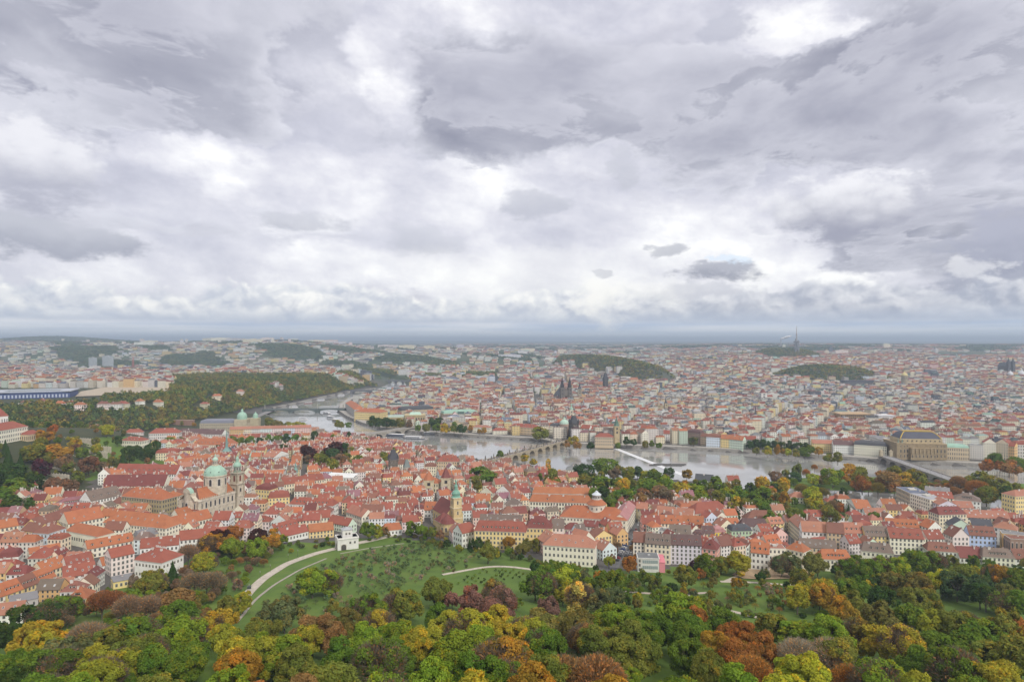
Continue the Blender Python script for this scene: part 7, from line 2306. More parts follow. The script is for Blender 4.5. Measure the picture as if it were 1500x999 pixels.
HILL = """50,908,70,yellow;90,866,50,green;55,880,60,dark green;220,833,48,olive;253,823,22,dark green,cone;318,778,60,golden;327,772,34,dark red;341,768,28,orange;365,786,74,bright green;300,805,46,yellow green;
378,772,28,dark red;396,776,28,golden;300,832,60,grey brown,bare;276,795,30,grey brown,bare;258,857,60,rust;262,874,60,green;200,865,62,grey brown,bare;158,858,52,red brown,thin;130,905,70,grey brown,bare;355,865,30,yellow green;
332,873,38,olive;318,888,56,yellow;195,900,72,green;270,900,72,bright green;205,925,72,olive;100,925,76,grey green;15,945,80,green;72,945,84,green;180,938,112,yellow green;262,935,112,green;375,928,104,yellow green;140,960,84,yellow green;340,975,64,bright green;
2,905,52,dark green;464,830,62,bright green;413,872,64,grey green;380,900,58,olive;470,900,78,rust;405,925,92,bright green;555,890,48,yellow;508,890,44,olive brown;540,868,54,green;590,860,62,olive;640,842,54,olive;570,903,112,bright green;545,930,150,green;
675,888,92,yellow green;690,915,104,bright green;640,885,42,green;662,866,24,pink;690,860,42,pink;735,858,42,pink;725,850,38,olive brown;735,925,72,olive;725,888,54,yellow;815,822,62,green;828,826,38,lime;790,835,48,green;850,852,42,pale yellow;
895,832,54,green;890,855,48,grey green;922,813,24,orange;892,814,16,yellow green;725,872,62,pink;805,873,32,pink;830,886,112,olive brown;745,926,98,golden;800,915,74,green;897,878,72,bright green;890,910,112,olive;970,888,132,green;850,948,122,brown,thin;
1000,866,74,bright green;1017,888,46,orange;1055,920,62,golden;1085,925,64,orange;1005,828,32,olive;1018,820,17,purple;1026,833,15,orange;1035,810,32,green;996,806,15,bright green;1056,814,24,olive;1080,804,46,yellow green;1152,808,42,grey green;1193,808,38,olive brown;
1173,833,30,olive;1205,842,42,yellow green;1168,852,48,yellow green;1203,850,44,golden;1248,842,48,green;1262,815,62,green;1307,812,54,bright green;1348,802,62,green;1330,833,72,olive brown;1290,856,42,dark green;1410,836,74,blue green;1464,824,38,golden;
1446,830,16,dark green,cone;1490,828,44,green;1375,832,38,lime;1410,824,34,olive;1305,912,104,yellow;1200,900,104,bright green;1425,890,114,olive;1385,915,104,green;1175,950,76,lime;1185,925,104,bare grey,bare;1118,925,52,orange;1290,962,84,bright green;1460,962,94,yellow green;
1485,900,44,orange;1365,893,42,yellow green;1245,968,54,rust,thin;1390,945,124,green;1475,930,94,olive;1040,945,70,olive;1010,930,70,green;925,930,80,olive;700,955,90,green;640,960,90,bright green;470,965,110,olive;420,985,100,rust;60,985,90,green;230,985,90,olive;560,985,110,bright green;
700,985,80,yellow green;780,975,80,golden;900,985,90,golden;990,985,100,green;1090,975,80,bright green;1150,990,70,lime;1340,985,90,yellow green;1430,985,90,green;1225,930,60,olive;1255,905,50,olive brown;1060,890,50,green;1130,895,46,olive;1235,875,46,golden;1140,905,40,green;
430,945,60,olive;350,945,70,golden;110,980,80,bright green;20,975,70,dark green;800,960,70,olive;735,965,60,green;1100,955,60,rust,thin;620,915,70,yellow green;1330,880,56,green;1290,880,44,olive brown;1440,905,60,green;1480,860,50,green;1440,850,40,dark green;1350,858,50,olive;1250,865,40,olive;
450,915,50,yellow green;330,912,50,yellow green;250,915,50,bright green;160,915,50,olive;60,925,50,yellow green;780,900,70,yellow green;860,905,60,rust;700,900,50,lime;745,905,60,yellow;940,905,60,green;1080,905,60,orange;1000,905,60,green"""
_rt = random.Random(77)
for e in HILL.replace('\n', '').split(';'):
    f = e.split(',')
    px, py, w, col = int(f[0]), int(f[1]), int(f[2]), f[3]
    kind = f[4] if len(f) > 4 else 'round'
    t = 9.0
    for _ in range(4):      # taller trees for wider crowns
        x, y = ray_tree(px, py, t)
        rad = w / 2 / F * math.hypot(y, x * .3)
        t = .5 * t + .5 * max(4.5, min(19.0, rad * (2.3 if kind != 'cone' else 4.5)))
    x, y = ray_tree(px, py, t)
    nm = {'cone': 'conifer_tree', 'bare': 'bare_tree', 'thin': 'bare_tree'}.get(kind, 'broadleaf_tree')
    if rad > 8.2:            # a wide patch of one colour is several crowns side by side
        n = min(3, max(2, int(round((rad / 6.8) ** 2 * .75))))
        r1 = max(5.0, min(8.8, rad / math.sqrt(n) * 1.15))
        a0 = _rt.uniform(0, 6)
        for k in range(n):
            q = rad - r1 * .8
            ox, oy = q * math.cos(a0 + k * 6.283 / n), q * math.sin(a0 + k * 6.283 / n) * .9
            t1 = ray_fit(px, py, x + ox, y + oy, t)
            tree(x + ox, y + oy, t1, r1 * _rt.uniform(.9, 1.1), col, kind, rng=_rt, name=nm)
    else:
        tree(x, y, t, max(1.5, rad * 1.06), col, kind, rng=_rt, name=nm)

# undergrowth trees closing the wood where no larger crown stands
CLEAR = [pxpoly([(372, 892), (430, 880), (470, 905), (560, 885), (650, 872), (700, 862), (770, 842), (715, 815), (600, 790), (500, 812), (430, 840), (395, 858)]),
         pxpoly([(345, 925), (372, 905), (400, 855), (470, 815), (580, 785), (560, 780), (470, 800), (380, 840), (350, 868), (330, 905)]),
         pxpoly([(650, 872), (770, 850), (790, 832), (700, 828), (640, 842)]),
         pxpoly([(1060, 905), (1170, 905), (1225, 880), (1225, 850), (1180, 836), (1060, 838), (985, 846), (930, 870), (985, 890)]),
         pxpoly([(872, 845), (940, 845), (940, 815), (880, 812)])]
def in_clear(x, y):
    return any(bool(inside(p, np.array([x]), np.array([y]))[0]) for p in CLEAR)
_n = 0
for _ in range(9000):
    if _n >= 138: break
    s = _rt.uniform(-.95, .95); y = 75 + 420 * _rt.random() ** 1.2
    x = s * y
    gy = float(green_y(x, y))
    if y > gy - 8 or in_clear(x, y): continue
    top = (H - gz(x, y) - 9) / y * F + CY
    if top > 1075: continue
    if any((x - a) ** 2 + (y - b) ** 2 < (r * .62 + 1.9) ** 2 for a, b, r in TPOS): continue
    near_edge = y > gy - 40
    hh = _rt.uniform(7, 10) if not near_edge else _rt.uniform(4, 7)
    col = _rt.choice(('green', 'olive', 'green', 'olive brown', 'yellow green', 'green', 'grey green', 'bright green', 'golden', 'yellow green', 'olive'))
    tree(x, y, hh, hh * .42, col, _rt.choice(('round',) * 11 + ('bare',)), rng=_rt, name='understorey_tree')
    _n += 1

# thickets on the flank beside the garden road and hedges at the foot of the park
def thicket(pts, n, cols, hh, gap, name, kinds=('round',)):
    poly = pxpoly(pts); k = 0
    xs = [p[0] for p in poly]; ys = [p[1] for p in poly]
    for _ in range(n * 60):
        if k >= n: break
        x, y = _rt.uniform(min(xs), max(xs)), _rt.uniform(min(ys), max(ys))
        if not bool(inside(poly, np.array([x]), np.array([y]))[0]) or not clear_of(x, y, 2.5): continue
        if any((x - a) ** 2 + (y - b) ** 2 < (gap + r * .35) ** 2 for a, b, r in TPOS): continue
        q = _rt.uniform(*hh)
        tree(x, y, q, q * (.46 if q > 4 else .7), _rt.choice(cols), _rt.choice(kinds), 1.8 if bool(inside(ISL, np.array([x]), np.array([y]))[0]) else None, rng=_rt, name=name); k += 1
SHR = ('olive', 'green', 'grey green', 'green', 'dark green', 'yellow green', 'olive brown')
thicket([(60, 915), (140, 880), (215, 852), (262, 835), (330, 800), (420, 795), (392, 830), (355, 862), (340, 900), (300, 935), (150, 940)], 84, ('grey brown', 'olive', 'grey brown', 'olive brown', 'green', 'rust', 'bright green', 'brown'), (5, 9), 3.2, 'understorey_tree', ('round', 'round', 'bare'))
thicket([(400, 800), (500, 788), (500, 797), (455, 806), (410, 815)], 14, SHR, (2.5, 4.5), 2.5, 'shrub')
thicket([(520, 792), (600, 782), (660, 786), (700, 800), (790, 822), (790, 830), (690, 812), (600, 795)], 46, SHR, (2.5, 6), 2.2, 'shrub')
thicket([(780, 826), (880, 836), (935, 842), (1045, 830), (1060, 842), (985, 850), (900, 858), (790, 842)], 44, SHR, (2.5, 5.5), 2.4, 'shrub')
thicket([(860, 880), (985, 858), (1060, 870), (1160, 880), (1230, 872), (1220, 900), (1060, 915), (900, 905)], 70, SHR, (2, 5), 2.6, 'shrub')
thicket([(870, 852), (985, 848), (1060, 842), (1180, 850), (1230, 862), (1225, 890), (1060, 910), (880, 900)], 34, SHR + ('golden', 'grey green'), (5, 8.5), 3.6, 'understorey_tree')
thicket([(1180, 838), (1310, 826), (1500, 830), (1540, 850), (1500, 880), (1240, 890), (1215, 860)], 40, ('green', 'olive', 'dark green', 'olive brown', 'yellow green', 'blue green'), (7, 12), 3.5, 'understorey_tree')
thicket([(772, 834), (860, 842), (985, 852), (990, 882), (880, 900), (775, 878)], 30, ('green', 'green', 'olive', 'yellow green', 'bright green', 'grey green', 'dark green'), (7, 11.5), 3.6, 'garden_tree')
thicket([(430, 858), (470, 835), (520, 818), (545, 826), (500, 850), (460, 890)], 10, ('olive', 'grey green'), (2, 3), 3, 'shrub')

# island park, quays and gardens: px, top y, crown width, colour
FLAT = """703,684,46,green,,2;698,700,20,olive,,2;732,659,13,green;792,626,27,olive;840,638,15,yellow;865,647,11,dark green;769,666,10,yellow;782,671,10,yellow;803,674,9,pale yellow,tall;808,690,27,olive;822,688,15,pale yellow;792,695,8,green,tall;
855,680,25,dark green;886,672,31,green;900,685,17,brown;860,693,26,olive;884,697,42,green;908,682,15,olive brown;920,683,21,olive;934,682,17,blue green;910,700,23,yellow;925,702,15,olive;948,690,17,yellow green;962,687,23,green;980,685,15,dark green;950,702,37,green;970,712,30,brown;
978,697,21,bright green;1006,687,15,golden;997,705,34,yellow;1024,708,32,bright green;1048,697,24,green;1116,697,25,yellow;1135,687,15,brown;1151,684,9,olive,tall;1168,675,13,olive,tall;1165,688,15,blue green;1181,682,11,rust,thin;1193,679,9,rust,thin;1207,682,11,olive brown,tall;1190,694,15,lime;
1220,686,25,bright green;1243,679,31,golden;1260,687,27,olive;1263,695,24,orange;1300,687,31,rust;1313,682,23,olive;1327,690,19,yellow;1344,684,25,olive;1404,690,22,brown,thin;1416,693,18,olive;1435,687,27,olive;1446,673,17,orange;1465,674,15,orange;1478,672,25,rust;
1432,700,31,rust,thin;1462,698,37,olive;1459,662,23,green;1490,670,22,green;1478,712,27,dark green;1116,714,32,green;1135,706,17,dark green;1105,720,26,green;1190,712,23,lime;1195,722,24,lime;1235,713,13,dark green;1070,715,26,bright green;1085,712,26,green;1100,708,20,dark green;1065,726,20,blue green;
1078,728,22,yellow;1095,730,22,olive;1120,735,22,green;1140,736,20,olive;1150,722,18,golden;1165,742,26,olive;1130,748,26,green;1175,750,22,green;1210,736,20,olive brown;1222,730,20,grey brown,bare;1215,742,26,olive;1205,712,20,olive brown,bare;1175,706,22,olive brown,bare;1145,700,22,yellow;
1075,742,18,dark green;1050,722,24,olive;1035,735,16,green;1020,738,20,olive;1045,716,20,grey brown;915,715,30,green;900,712,22,rust;880,712,28,dark green;935,722,22,rust;945,716,24,brown;870,718,22,green;895,724,24,green;1010,722,24,olive brown;1230,738,14,orange;1282,752,18,green;1265,758,14,olive;
453,652,21,dark red;490,648,28,dark red;487,657,16,blue green;503,649,17,dark green;470,664,22,olive;485,670,25,olive;497,668,19,brown;506,666,13,rust;513,654,13,olive;524,667,15,olive;562,661,19,olive;416,650,15,dark green;512,708,13,dark green;575,655,14,green;540,656,12,green;
340,640,11,green;352,640,11,green;366,639,13,green;380,640,11,dark green;393,638,13,green;407,638,13,green;420,637,14,dark green;433,636,16,green;446,640,14,olive;462,631,14,dark green;475,630,10,dark green;490,636,12,green;511,632,8,dark green,tall;535,640,12,green;434,618,22,yellow green;
420,618,10,olive;372,614,12,golden;395,612,14,olive;405,616,14,olive brown;345,641,12,olive;318,652,12,dark green;262,640,13,olive;250,640,13,green;
545,611,16,dark green;556,610,16,dark green;567,611,14,dark green;577,613,12,dark green;587,613,13,olive;600,616,11,brown;612,622,10,green;624,621,11,olive;640,620,12,green;652,622,13,yellow;665,620,14,green;677,621,14,dark green;690,622,9,golden;702,628,7,golden;709,627,8,golden;
1098,645,12,dark green;1108,642,14,dark green;1120,643,14,dark green;1132,645,13,dark green;1144,647,13,dark green;1156,647,13,dark green;1168,648,13,dark green;1180,650,12,dark green;1108,655,10,olive;1124,655,12,yellow green;1138,651,8,golden,tall;1148,656,9,golden;1155,657,10,lime;1165,659,11,olive;
1178,655,14,green;1188,652,12,green;1199,656,11,golden;1213,663,14,olive;1227,664,14,olive;918,641,11,dark green;928,642,10,dark green;905,648,9,green;945,645,11,olive;955,646,9,green;965,648,9,green;1016,640,12,grey green;845,646,12,rust;830,646,10,rust;1349,661,7,golden;1359,660,8,golden;1370,662,7,olive;1378,662,8,golden;
640,592,24,dark green;634,598,16,dark green;500,590,8,olive;494,598,10,olive;500,606,8,olive;510,612,8,green;1350,708,20,olive;1330,704,18,olive brown;1310,706,16,rust;1286,704,18,olive brown,thin;1272,706,14,rust,thin;1420,702,16,rust;1400,710,22,brown,thin;1445,712,24,olive;1490,706,18,olive;
48,690,30,dark green;10,680,40,dark green;20,700,44,green;0,715,40,green;60,672,26,purple;30,665,16,dark green,cone;12,655,14,dark green,cone;85,650,40,golden;110,640,16,yellow;70,662,18,olive;100,700,24,red brown;78,700,22,red brown;95,664,24,brown;130,668,26,red brown;150,676,18,brown;60,630,14,golden;76,622,14,orange;72,632,14,golden;156,622,16,lime;
190,656,22,dark green;205,652,18,dark green;222,646,22,dark green;215,655,18,dark green;180,662,16,dark green,cone;120,655,16,green;140,650,14,yellow green;172,640,12,dark green;244,640,12,green;115,690,18,olive;110,650,12,red brown;47,650,34,olive;60,640,20,olive;8,645,12,dark green,cone;100,676,16,olive;165,668,16,olive brown;140,640,12,olive;25,725,40,dark green;604,763,20,green;618,768,18,bright green;632,772,16,olive;645,776,14,brown;540,765,22,green;552,768,18,yellow green;562,770,14,rust;700,787,18,dark green;712,786,16,olive;745,785,18,golden;757,786,14,rust;772,789,18,olive brown;786,788,18,olive;655,790,12,dark green;688,789,8,dark green,cone;715,795,26,olive;765,795,20,olive brown;1330,745,9,dark green,cone;1243,739,10,dark green,cone"""
for e in FLAT.replace('\n', '').split(';'):
    f = e.split(',')
    px, py, w, col = float(f[0]), float(f[1]), float(f[2]), f[3]
    kind = f[4] if len(f) > 4 and f[4] else 'round'
    t = 12.0
    for _ in range(5):
        x, y = ray_tree(px, py, t)
        rad = w / 2 / F * y
        t = .5 * t + .5 * max(5.0, min(24.0, rad * {'tall': 4.4, 'cone': 4.0, 'thin': 2.8}.get(kind, 2.4)))
    x, y = ray_tree(px, py, t)
    z = 1.8 if bool(inside(ISL, np.array([x]), np.array([y]))[0]) else max(1.5, gz(x, y))
    tree(x, y, t, max(1.4, rad * 1.05), col, kind, z, name={'cone': 'conifer_tree', 'bare': 'bare_tree', 'thin': 'bare_tree', 'tall': 'poplar_tree'}.get(kind, 'park_tree'), rng=_rt)
def garden_trees(name, poly, n, cols, hh, gap):
    k = 0
    xs = [p[0] for p in poly]; ys = [p[1] for p in poly]
    for _ in range(n * 30):
        if k >= n: break
        x, y = _rt.uniform(min(xs), max(xs)), _rt.uniform(min(ys), max(ys))
        if not bool(inside(poly, np.array([x]), np.array([y]))[0]) or not clear_of(x, y, 4): continue
        if bool(in_water(np.array([x]), np.array([y]))[0]): continue
        if any((x - a) ** 2 + (y - b) ** 2 < gap * gap for a, b, r in TPOS): continue
        h_ = _rt.uniform(*hh)
        tree(x, y, h_, h_ * .42, _rt.choice(cols), rng=_rt, name=name); k += 1
garden_trees('garden_tree', OPEN['castle_garden'], 60, ('dark green', 'green', 'olive', 'olive brown', 'green', 'rust', 'yellow green'), (6, 11), 9)
garden_trees('garden_tree', OPEN['island_park'], 74, ('green', 'olive', 'olive brown', 'dark green', 'yellow green', 'golden', 'green'), (9, 15), 8)
garden_trees('garden_tree', OPEN['beech_garden'], 10, ('green', 'olive', 'brown'), (8, 12), 7)
thicket([(1130, 706), (1200, 702), (1300, 702), (1400, 707), (1470, 713), (1440, 726), (1310, 718), (1200, 714)], 44, ('olive brown', 'rust', 'brown', 'golden', 'olive', 'green', 'grey brown'), (8, 13), 3.5, 'garden_tree', ('round', 'thin', 'bare'))
thicket([(20, 645), (60, 622), (150, 612), (235, 612), (330, 618), (335, 630), (240, 632), (120, 640)], 44, ('dark green', 'green', 'olive', 'golden', 'green', 'olive brown'), (8, 13), 4, 'garden_tree')
# street trees of the parked car square
for k, (px, py) in enumerate(((900, 803), (905, 795), (897, 815), (927, 800), (930, 792), (933, 812), (914, 784))):
    x, y, z = on_ground(px, py + 10)
    tree(x, y, 7, 3.2, 'brown' if k != 6 else 'olive', 'bare' if k % 2 else 'round', rng=_rt, name='street_tree')

# the orchard on the slope
def orchard():
    poly = pxpoly([(405, 885), (425, 850), (505, 815), (600, 797), (705, 818), (690, 832), (650, 842), (570, 868), (480, 905)])
    poly2 = pxpoly([(655, 858), (700, 835), (765, 836), (770, 848), (720, 858)])
    poly3 = pxpoly([(945, 880), (990, 850), (1080, 862), (1215, 860), (1215, 885), (1120, 905)])
    small = [crown_mesh(700 + k, 420, .20, 12, (.3, .5), inner=.3) for k in range(3)]
    tw = [twig_mesh(720 + k, 900, .35) for k in range(2)]
    grp = []
    for poly, du, dv, cols, tag_ in ((poly, 6.8, 7.6, ('sage', 'sage', 'sage', 'grey green', 'bare grey'), 'orchard'), (poly2, 6.0, 6.5, ('dark green', 'green'), 'young orchard'), (poly3, 9, 10, ('olive brown', 'olive', 'grey brown', 'green', 'rust'), 'lawn')):
        xs = [p[0] for p in poly]; ys = [p[1] for p in poly]
        cx, cy = (min(xs) + max(xs)) / 2, (min(ys) + max(ys)) / 2
        for iv in range(-40, 41):
            for iu in range(-40, 41):
                u, v = iu * du, iv * dv
                x = cx + u * math.cos(.5) - v * math.sin(.5) + _rt.uniform(-.7, .7); y = cy + u * math.sin(.5) + v * math.cos(.5) + _rt.uniform(-.7, .7)
                if not bool(inside(poly, np.array([x]), np.array([y]))[0]): continue
                if _rt.random() < (.22 if tag_ == 'orchard' else .1 if tag_ != 'lawn' else .45): continue
                if any((x - a) ** 2 + (y - b) ** 2 < (r + 1) ** 2 for a, b, r in TPOS): continue
                hh = _rt.uniform(2.6, 4.2) if tag_ == 'orchard' else _rt.uniform(1.4, 2.2) if tag_ != 'lawn' else _rt.uniform(3, 5.5)
                r = empty('fruit_tree', (x, y, gz(x, y)), _rt.uniform(0, 6))
                put('trunk', TRUNK[_rt.randrange(4)], r, (0, 0, 0), 0, hh * .9)
                c = put('crown', (tw[_rt.randrange(2)] if _rt.random() < .45 and tag_ != 'young orchard' else small[_rt.randrange(3)]), r, (0, 0, hh * .62), 0, (hh * .52, hh * .52, hh * .44))
                cc = TC[_rt.choice(cols)]; j = _rt.uniform(.8, 1.25)
                c.color = (cc[0] * j, cc[1] * j, cc[2] * j, 1)
                grp.append((r, tag_))
    grp = grp[:]
    for r, t in grp:
        tag(r, {'orchard': 'small grey green fruit tree in a row of the sloping orchard', 'young orchard': 'tiny round young fruit tree in the bright green orchard corner', 'lawn': 'small open fruit tree scattered on the lawn below the wood'}[t], 'fruit tree', {'orchard': 'fruit trees on the orchard slope', 'young orchard': 'young fruit trees in the orchard corner', 'lawn': 'fruit trees on the lawn'}[t])
orchard()

# labels of the trees
_bynoun = {}
for r, look, x, y in TREES: _bynoun.setdefault(r['category'], []).append((r, look, x, y))
for _k in _bynoun: relate(_bynoun[_k], _k)
for r, look, x, y in TREES:
    r['label'] = r['label'].replace(' ,', ',')
    n = r.name.split('.')[0]
    r['group'] = {'broadleaf_tree': 'trees of the hillside wood', 'park_tree': 'trees of the island park and quays', 'garden_tree': 'trees of the gardens and parks', 'street_tree': 'street trees on the parking square', 'bare_tree': 'thinly leaved trees', 'conifer_tree': 'conifers', 'poplar_tree': 'slim poplars', 'understorey_tree': 'small trees of the hillside wood', 'shrub': 'shrubs along the foot of the park'}[n]

# ------------------------------------------------------------------ woods on the far hills, read as one mass
def woods():
    rs = np.random.RandomState(9)
    P, Q, C = [], [], []
    def batch(X, Y, hgt, rad, nleaf, leaf, cols):
        Z = ground(X, Y)
        n = len(X)
        pn = .5 + .34 * wig(X, Y, 48, 3) + .24 * wig(X, Y, 130, 5) + rs.uniform(-.2, .2, n)
        cidx = np.clip(pn * len(cols), 0, len(cols) - 1).astype(int)
        base = np.array(cols)[cidx] * rs.uniform(.7, 1.35, (n, 1))
        for k in range(nleaf):
            d = rs.normal(size=(n, 3)); d /= np.linalg.norm(d, axis=1)[:, None]; d[:, 2] = np.abs(d[:, 2]) * 1.0 - .1
            hr = hgt * rs.uniform(.9, 1.1, n)
            p = np.stack([X + d[:, 0] * rad, Y + d[:, 1] * rad, Z + hr * .5 + d[:, 2] * hr * .5], 1)
            nr = d + rs.normal(size=(n, 3)) * .4; nr /= np.linalg.norm(nr, axis=1)[:, None]
            t = np.cross(nr, rs.normal(size=(n, 3))); t /= np.linalg.norm(t, axis=1)[:, None] + 1e-9
            b = np.cross(nr, t)
            s = (leaf * rs.uniform(.6, 1.3, n))[:, None]
            P.append(np.stack([p + t * s, p + b * s * .8, p - t * s, p - b * s * .8], 1).reshape(-1, 3))
            C.append(base * rs.uniform(.8, 1.25, (n, 1)))
    def scatter(xlo, xhi, ylo, yhi, gap, extra=None):
        nx, ny = int((xhi - xlo) / gap), int((yhi - ylo) / gap)
        X, Y = np.meshgrid(xlo + gap * np.arange(nx), ylo + gap * np.arange(ny))
        X = (X + rs.uniform(-.45, .45, X.shape) * gap).ravel(); Y = (Y + rs.uniform(-.45, .45, Y.shape) * gap).ravel()
        ok = (np.abs(X / Y) < .82) & wooded(X, Y)
        if extra is not None: ok &= extra(X, Y)
        ok &= ~inside(RIVER, X, Y)
        return X[ok], Y[ok]
    mix = [(0.080, .125, .026), (0.10, .15, .028), (0.13, .165, .03), (0.21, .19, .03), (0.22, .18, .03), (0.17, .125, .035), (0.065, .10, .03), (0.115, .145, .03), (0.075, .115, .035), (0.18, .165, .032), (0.05, .08, .028), (0.14, .18, .035)]
    X, Y = scatter(-2000, -300, 1180, 2800, 8.0)
    batch(X, Y, rs.triangular(6, 10, 21, len(X)), rs.uniform(3.4, 7.2, len(X)), 30, 1.7, mix)
    X, Y = scatter(200, 2200, 2600, 5000, 11.0, lambda x, y: x / y > .06)
    batch(X, Y, rs.uniform(8, 14, len(X)), rs.uniform(4, 6.5, len(X)), 16, 2.4, mix)
    X, Y = scatter(-500, 300, 3000, 4400, 12.0, lambda x, y: x / y < .06)
    batch(X, Y, rs.uniform(8, 14, len(X)), rs.uniform(4, 6.5, len(X)), 14, 2.6, mix)
    dim = [(0.055, .095, .045), (0.07, .11, .045), (0.08, .115, .042), (0.11, .12, .042), (0.05, .085, .045), (0.075, .105, .046)]
    X, Y = scatter(-4500, 300, 3900, 5800, 17.0)
    batch(X, Y, rs.uniform(8, 14, len(X)), rs.uniform(6, 9, len(X)), 12, 4.0, dim)
    X, Y = scatter(-9000, 9000, 5800, 11000, 44.0)
    batch(X, Y, rs.uniform(10, 16, len(X)), rs.uniform(14, 24, len(X)), 9, 11.0, dim)
    X, Y = scatter(-1150, -300, 2700, 3950, 10.0)
    batch(X, Y, rs.uniform(8, 15, len(X)), rs.uniform(4, 6.5, len(X)), 18, 2.2, mix)
    # green between the far houses
    X = rs.uniform(-2500, 2500, 5200); Y = rs.uniform(1500, 4200, 5200)
    ok = (np.abs(X / Y) < .8) & ~inside(RIVER, X, Y) & ((X / Y > -.2) | (Y > 2900)) & (wig(X, Y, 170, 9) > .15)
    batch(X[ok], Y[ok], rs.uniform(9, 15, ok.sum()), rs.uniform(4, 6, ok.sum()), 14, 2.2, mix[:4])
    v = np.concatenate(P).astype(np.float32); c = np.concatenate(C).astype(np.float32)
    me = raw_mesh('far_woods', v, np.full(len(v) // 4, 4, np.int32), c, None, None, [M['wood']])
    tag(put('far_woods', me), 'dark autumn woods covering the far hills and river bluffs', 'woods', kind='stuff')
woods()
# ------------------------------------------------------------------ paths, cars, lamps and other small things
def ribbon(name, pts, width, col, lift=.22, kind='structure', edge=None):
    P = [on_ground(x, y) for x, y in pts]
    q = []
    for (x0, y0, _), (x1, y1, _) in zip(P[:-1], P[1:]):
        n = max(2, int(math.hypot(x1 - x0, y1 - y0) / 4))
        q += [(x0 + (x1 - x0) * k / n, y0 + (y1 - y0) * k / n) for k in range(n)]
    q.append(P[-1][:2])
    # soften the bends
    for _ in range(6):
        q = [q[0]] + [((q[i - 1][0] + 2 * q[i][0] + q[i + 1][0]) / 4, (q[i - 1][1] + 2 * q[i][1] + q[i + 1][1]) / 4) for i in range(1, len(q) - 1)] + [q[-1]]
    L, Rr = [], []
    for i, (x, y) in enumerate(q):
        a = q[max(0, i - 1)]; c = q[min(len(q) - 1, i + 1)]
        dx, dy = c[0] - a[0], c[1] - a[1]; l = math.hypot(dx, dy) + 1e-9
        nx, ny = -dy / l * width / 2, dx / l * width / 2
        L.append((x + nx, y + ny)); Rr.append((x - nx, y - ny))
    b = MB()
    g = lambda p: max(gz(*p), 0)
    for i in range(len(q) - 1):
        z0 = max(g(L[i]), g(Rr[i]), g(q[i])) + lift; z1 = max(g(L[i + 1]), g(Rr[i + 1]), g(q[i + 1])) + lift
        l0, l1, r0, r1 = L[i] + (z0,), L[i + 1] + (z1,), Rr[i] + (z0,), Rr[i + 1] + (z1,)
        b.face([r0, r1, l1, l0], col, STONE)
        for p0, p1, s in ((r0, r1, 1), (l1, l0, -1)):
            b.face([(p0[0], p0[1], p0[2] - 1.6), (p1[0], p1[1], p1[2] - 1.6), p1, p0], tuple(c * .8 for c in col), STONE)
        if edge:
            for p0, p1 in ((r0, r1), (l0, l1)):
                b.face([p0, p1, (p1[0], p1[1], p1[2] + edge), (p0[0], p0[1], p0[2] + edge)], tuple(min(1, c * 1.1) for c in col), STONE)
    o = b.build(name)
    tag(o, kind=kind)
    return L, Rr
PALE = (0.56, .50, .42)
Lr, Rr_ = ribbon('garden_road', [(352, 884), (364, 868), (385, 848), (420, 826), (462, 811), (512, 798), (545, 791.5), (576, 784)], 6.5, PALE, .35, edge=None)
ribbon('garden_path', [(346, 912), (360, 895), (374, 878), (402, 856), (440, 834), (478, 818)], 1.7, (0.40, .36, .30))
ribbon('garden_path', [(498, 811), (540, 803), (592, 796)], 1.2, (0.42, .38, .32))
ribbon('orchard_path', [(648, 842), (690, 834), (722, 829), (770, 833), (800, 838)], 3.0, PALE)
ribbon('lawn_path', [(1010, 872), (1060, 893), (1110, 905), (1150, 915)], 3.2, PALE)
ribbon('lawn_path', [(1055, 852), (1105, 853), (1160, 858), (1235, 855)], 3.0, PALE)
ribbon('lawn_path', [(1062, 852), (1085, 842), (1110, 832)], 3.0, PALE)
ribbon('lawn_path', [(870, 862), (930, 868), (985, 872), (1040, 868)], 2.6, (0.5, .42, .36))
ribbon('car_street', [(890, 838), (905, 815), (922, 780), (938, 742)], 11, (0.13, .13, .135), .1)
ribbon('tram_street', [(1165, 830), (1158, 800), (1150, 775), (1120, 752)], 12, (0.15, .15, .15), .1)
ribbon('river_road', [(330, 640), (372, 612), (400, 600)], 16, (0.26, .25, .25), .3)

def sand():
    b = MB()
    pts = [on_ground(x, y) for x, y in ((1072, 842), (1085, 834), (1130, 832), (1180, 834), (1188, 842), (1160, 848), (1120, 849), (1090, 848))]
    z = max(p[2] for p in pts) + .12
    c = (sum(p[0] for p in pts) / 8, sum(p[1] for p in pts) / 8)
    b.face([(p[0], p[1], gz(p[0], p[1]) + .3) for p in pts][::-1] if False else [(p[0], p[1], p[2] + .5) for p in pts][::-1], (0.50, .36, .22), STONE)
    tag(b.build('playground_sand'), kind='structure')
sand()

def drill_ground():
    b = MB()
    pts = [at(x, y, 58) for x, y in ((110, 577), (225, 573), (262, 566), (240, 560), (165, 562), (118, 570))]
    b.face([(x, y, gz(x, y) + 2.0) for x, y in pts], (0.50, .42, .32), STONE)
    b.face([(x, y, gz(x, y) + 1.0) for x, y in pts][::-1], (0.4, .34, .26), STONE)
    tag(b.build('drill_ground'), kind='structure')
drill_ground()

def bastion():
    x, y = at(270, 606, 30)
    r = empty('bastion', (x, y, gz(x, y)), -.12)
    tag(r, 'reddish brick bastion wall jutting from the wooded bluff', 'bastion')
    b = MB()
    b.box(-34, 20, 0, 6, -8, 11, (0.34, .20, .15), STONE); b.box(-110, -34, 4, 8, -8, 6, (0.40, .30, .22), STONE)
    part(b, 'wall', r)
    b = MB(); b.box(-34.5, 20.5, -.4, 6.4, 11, 11.8, (0.42, .30, .23), STONE); part(b, 'coping', r)
bastion()

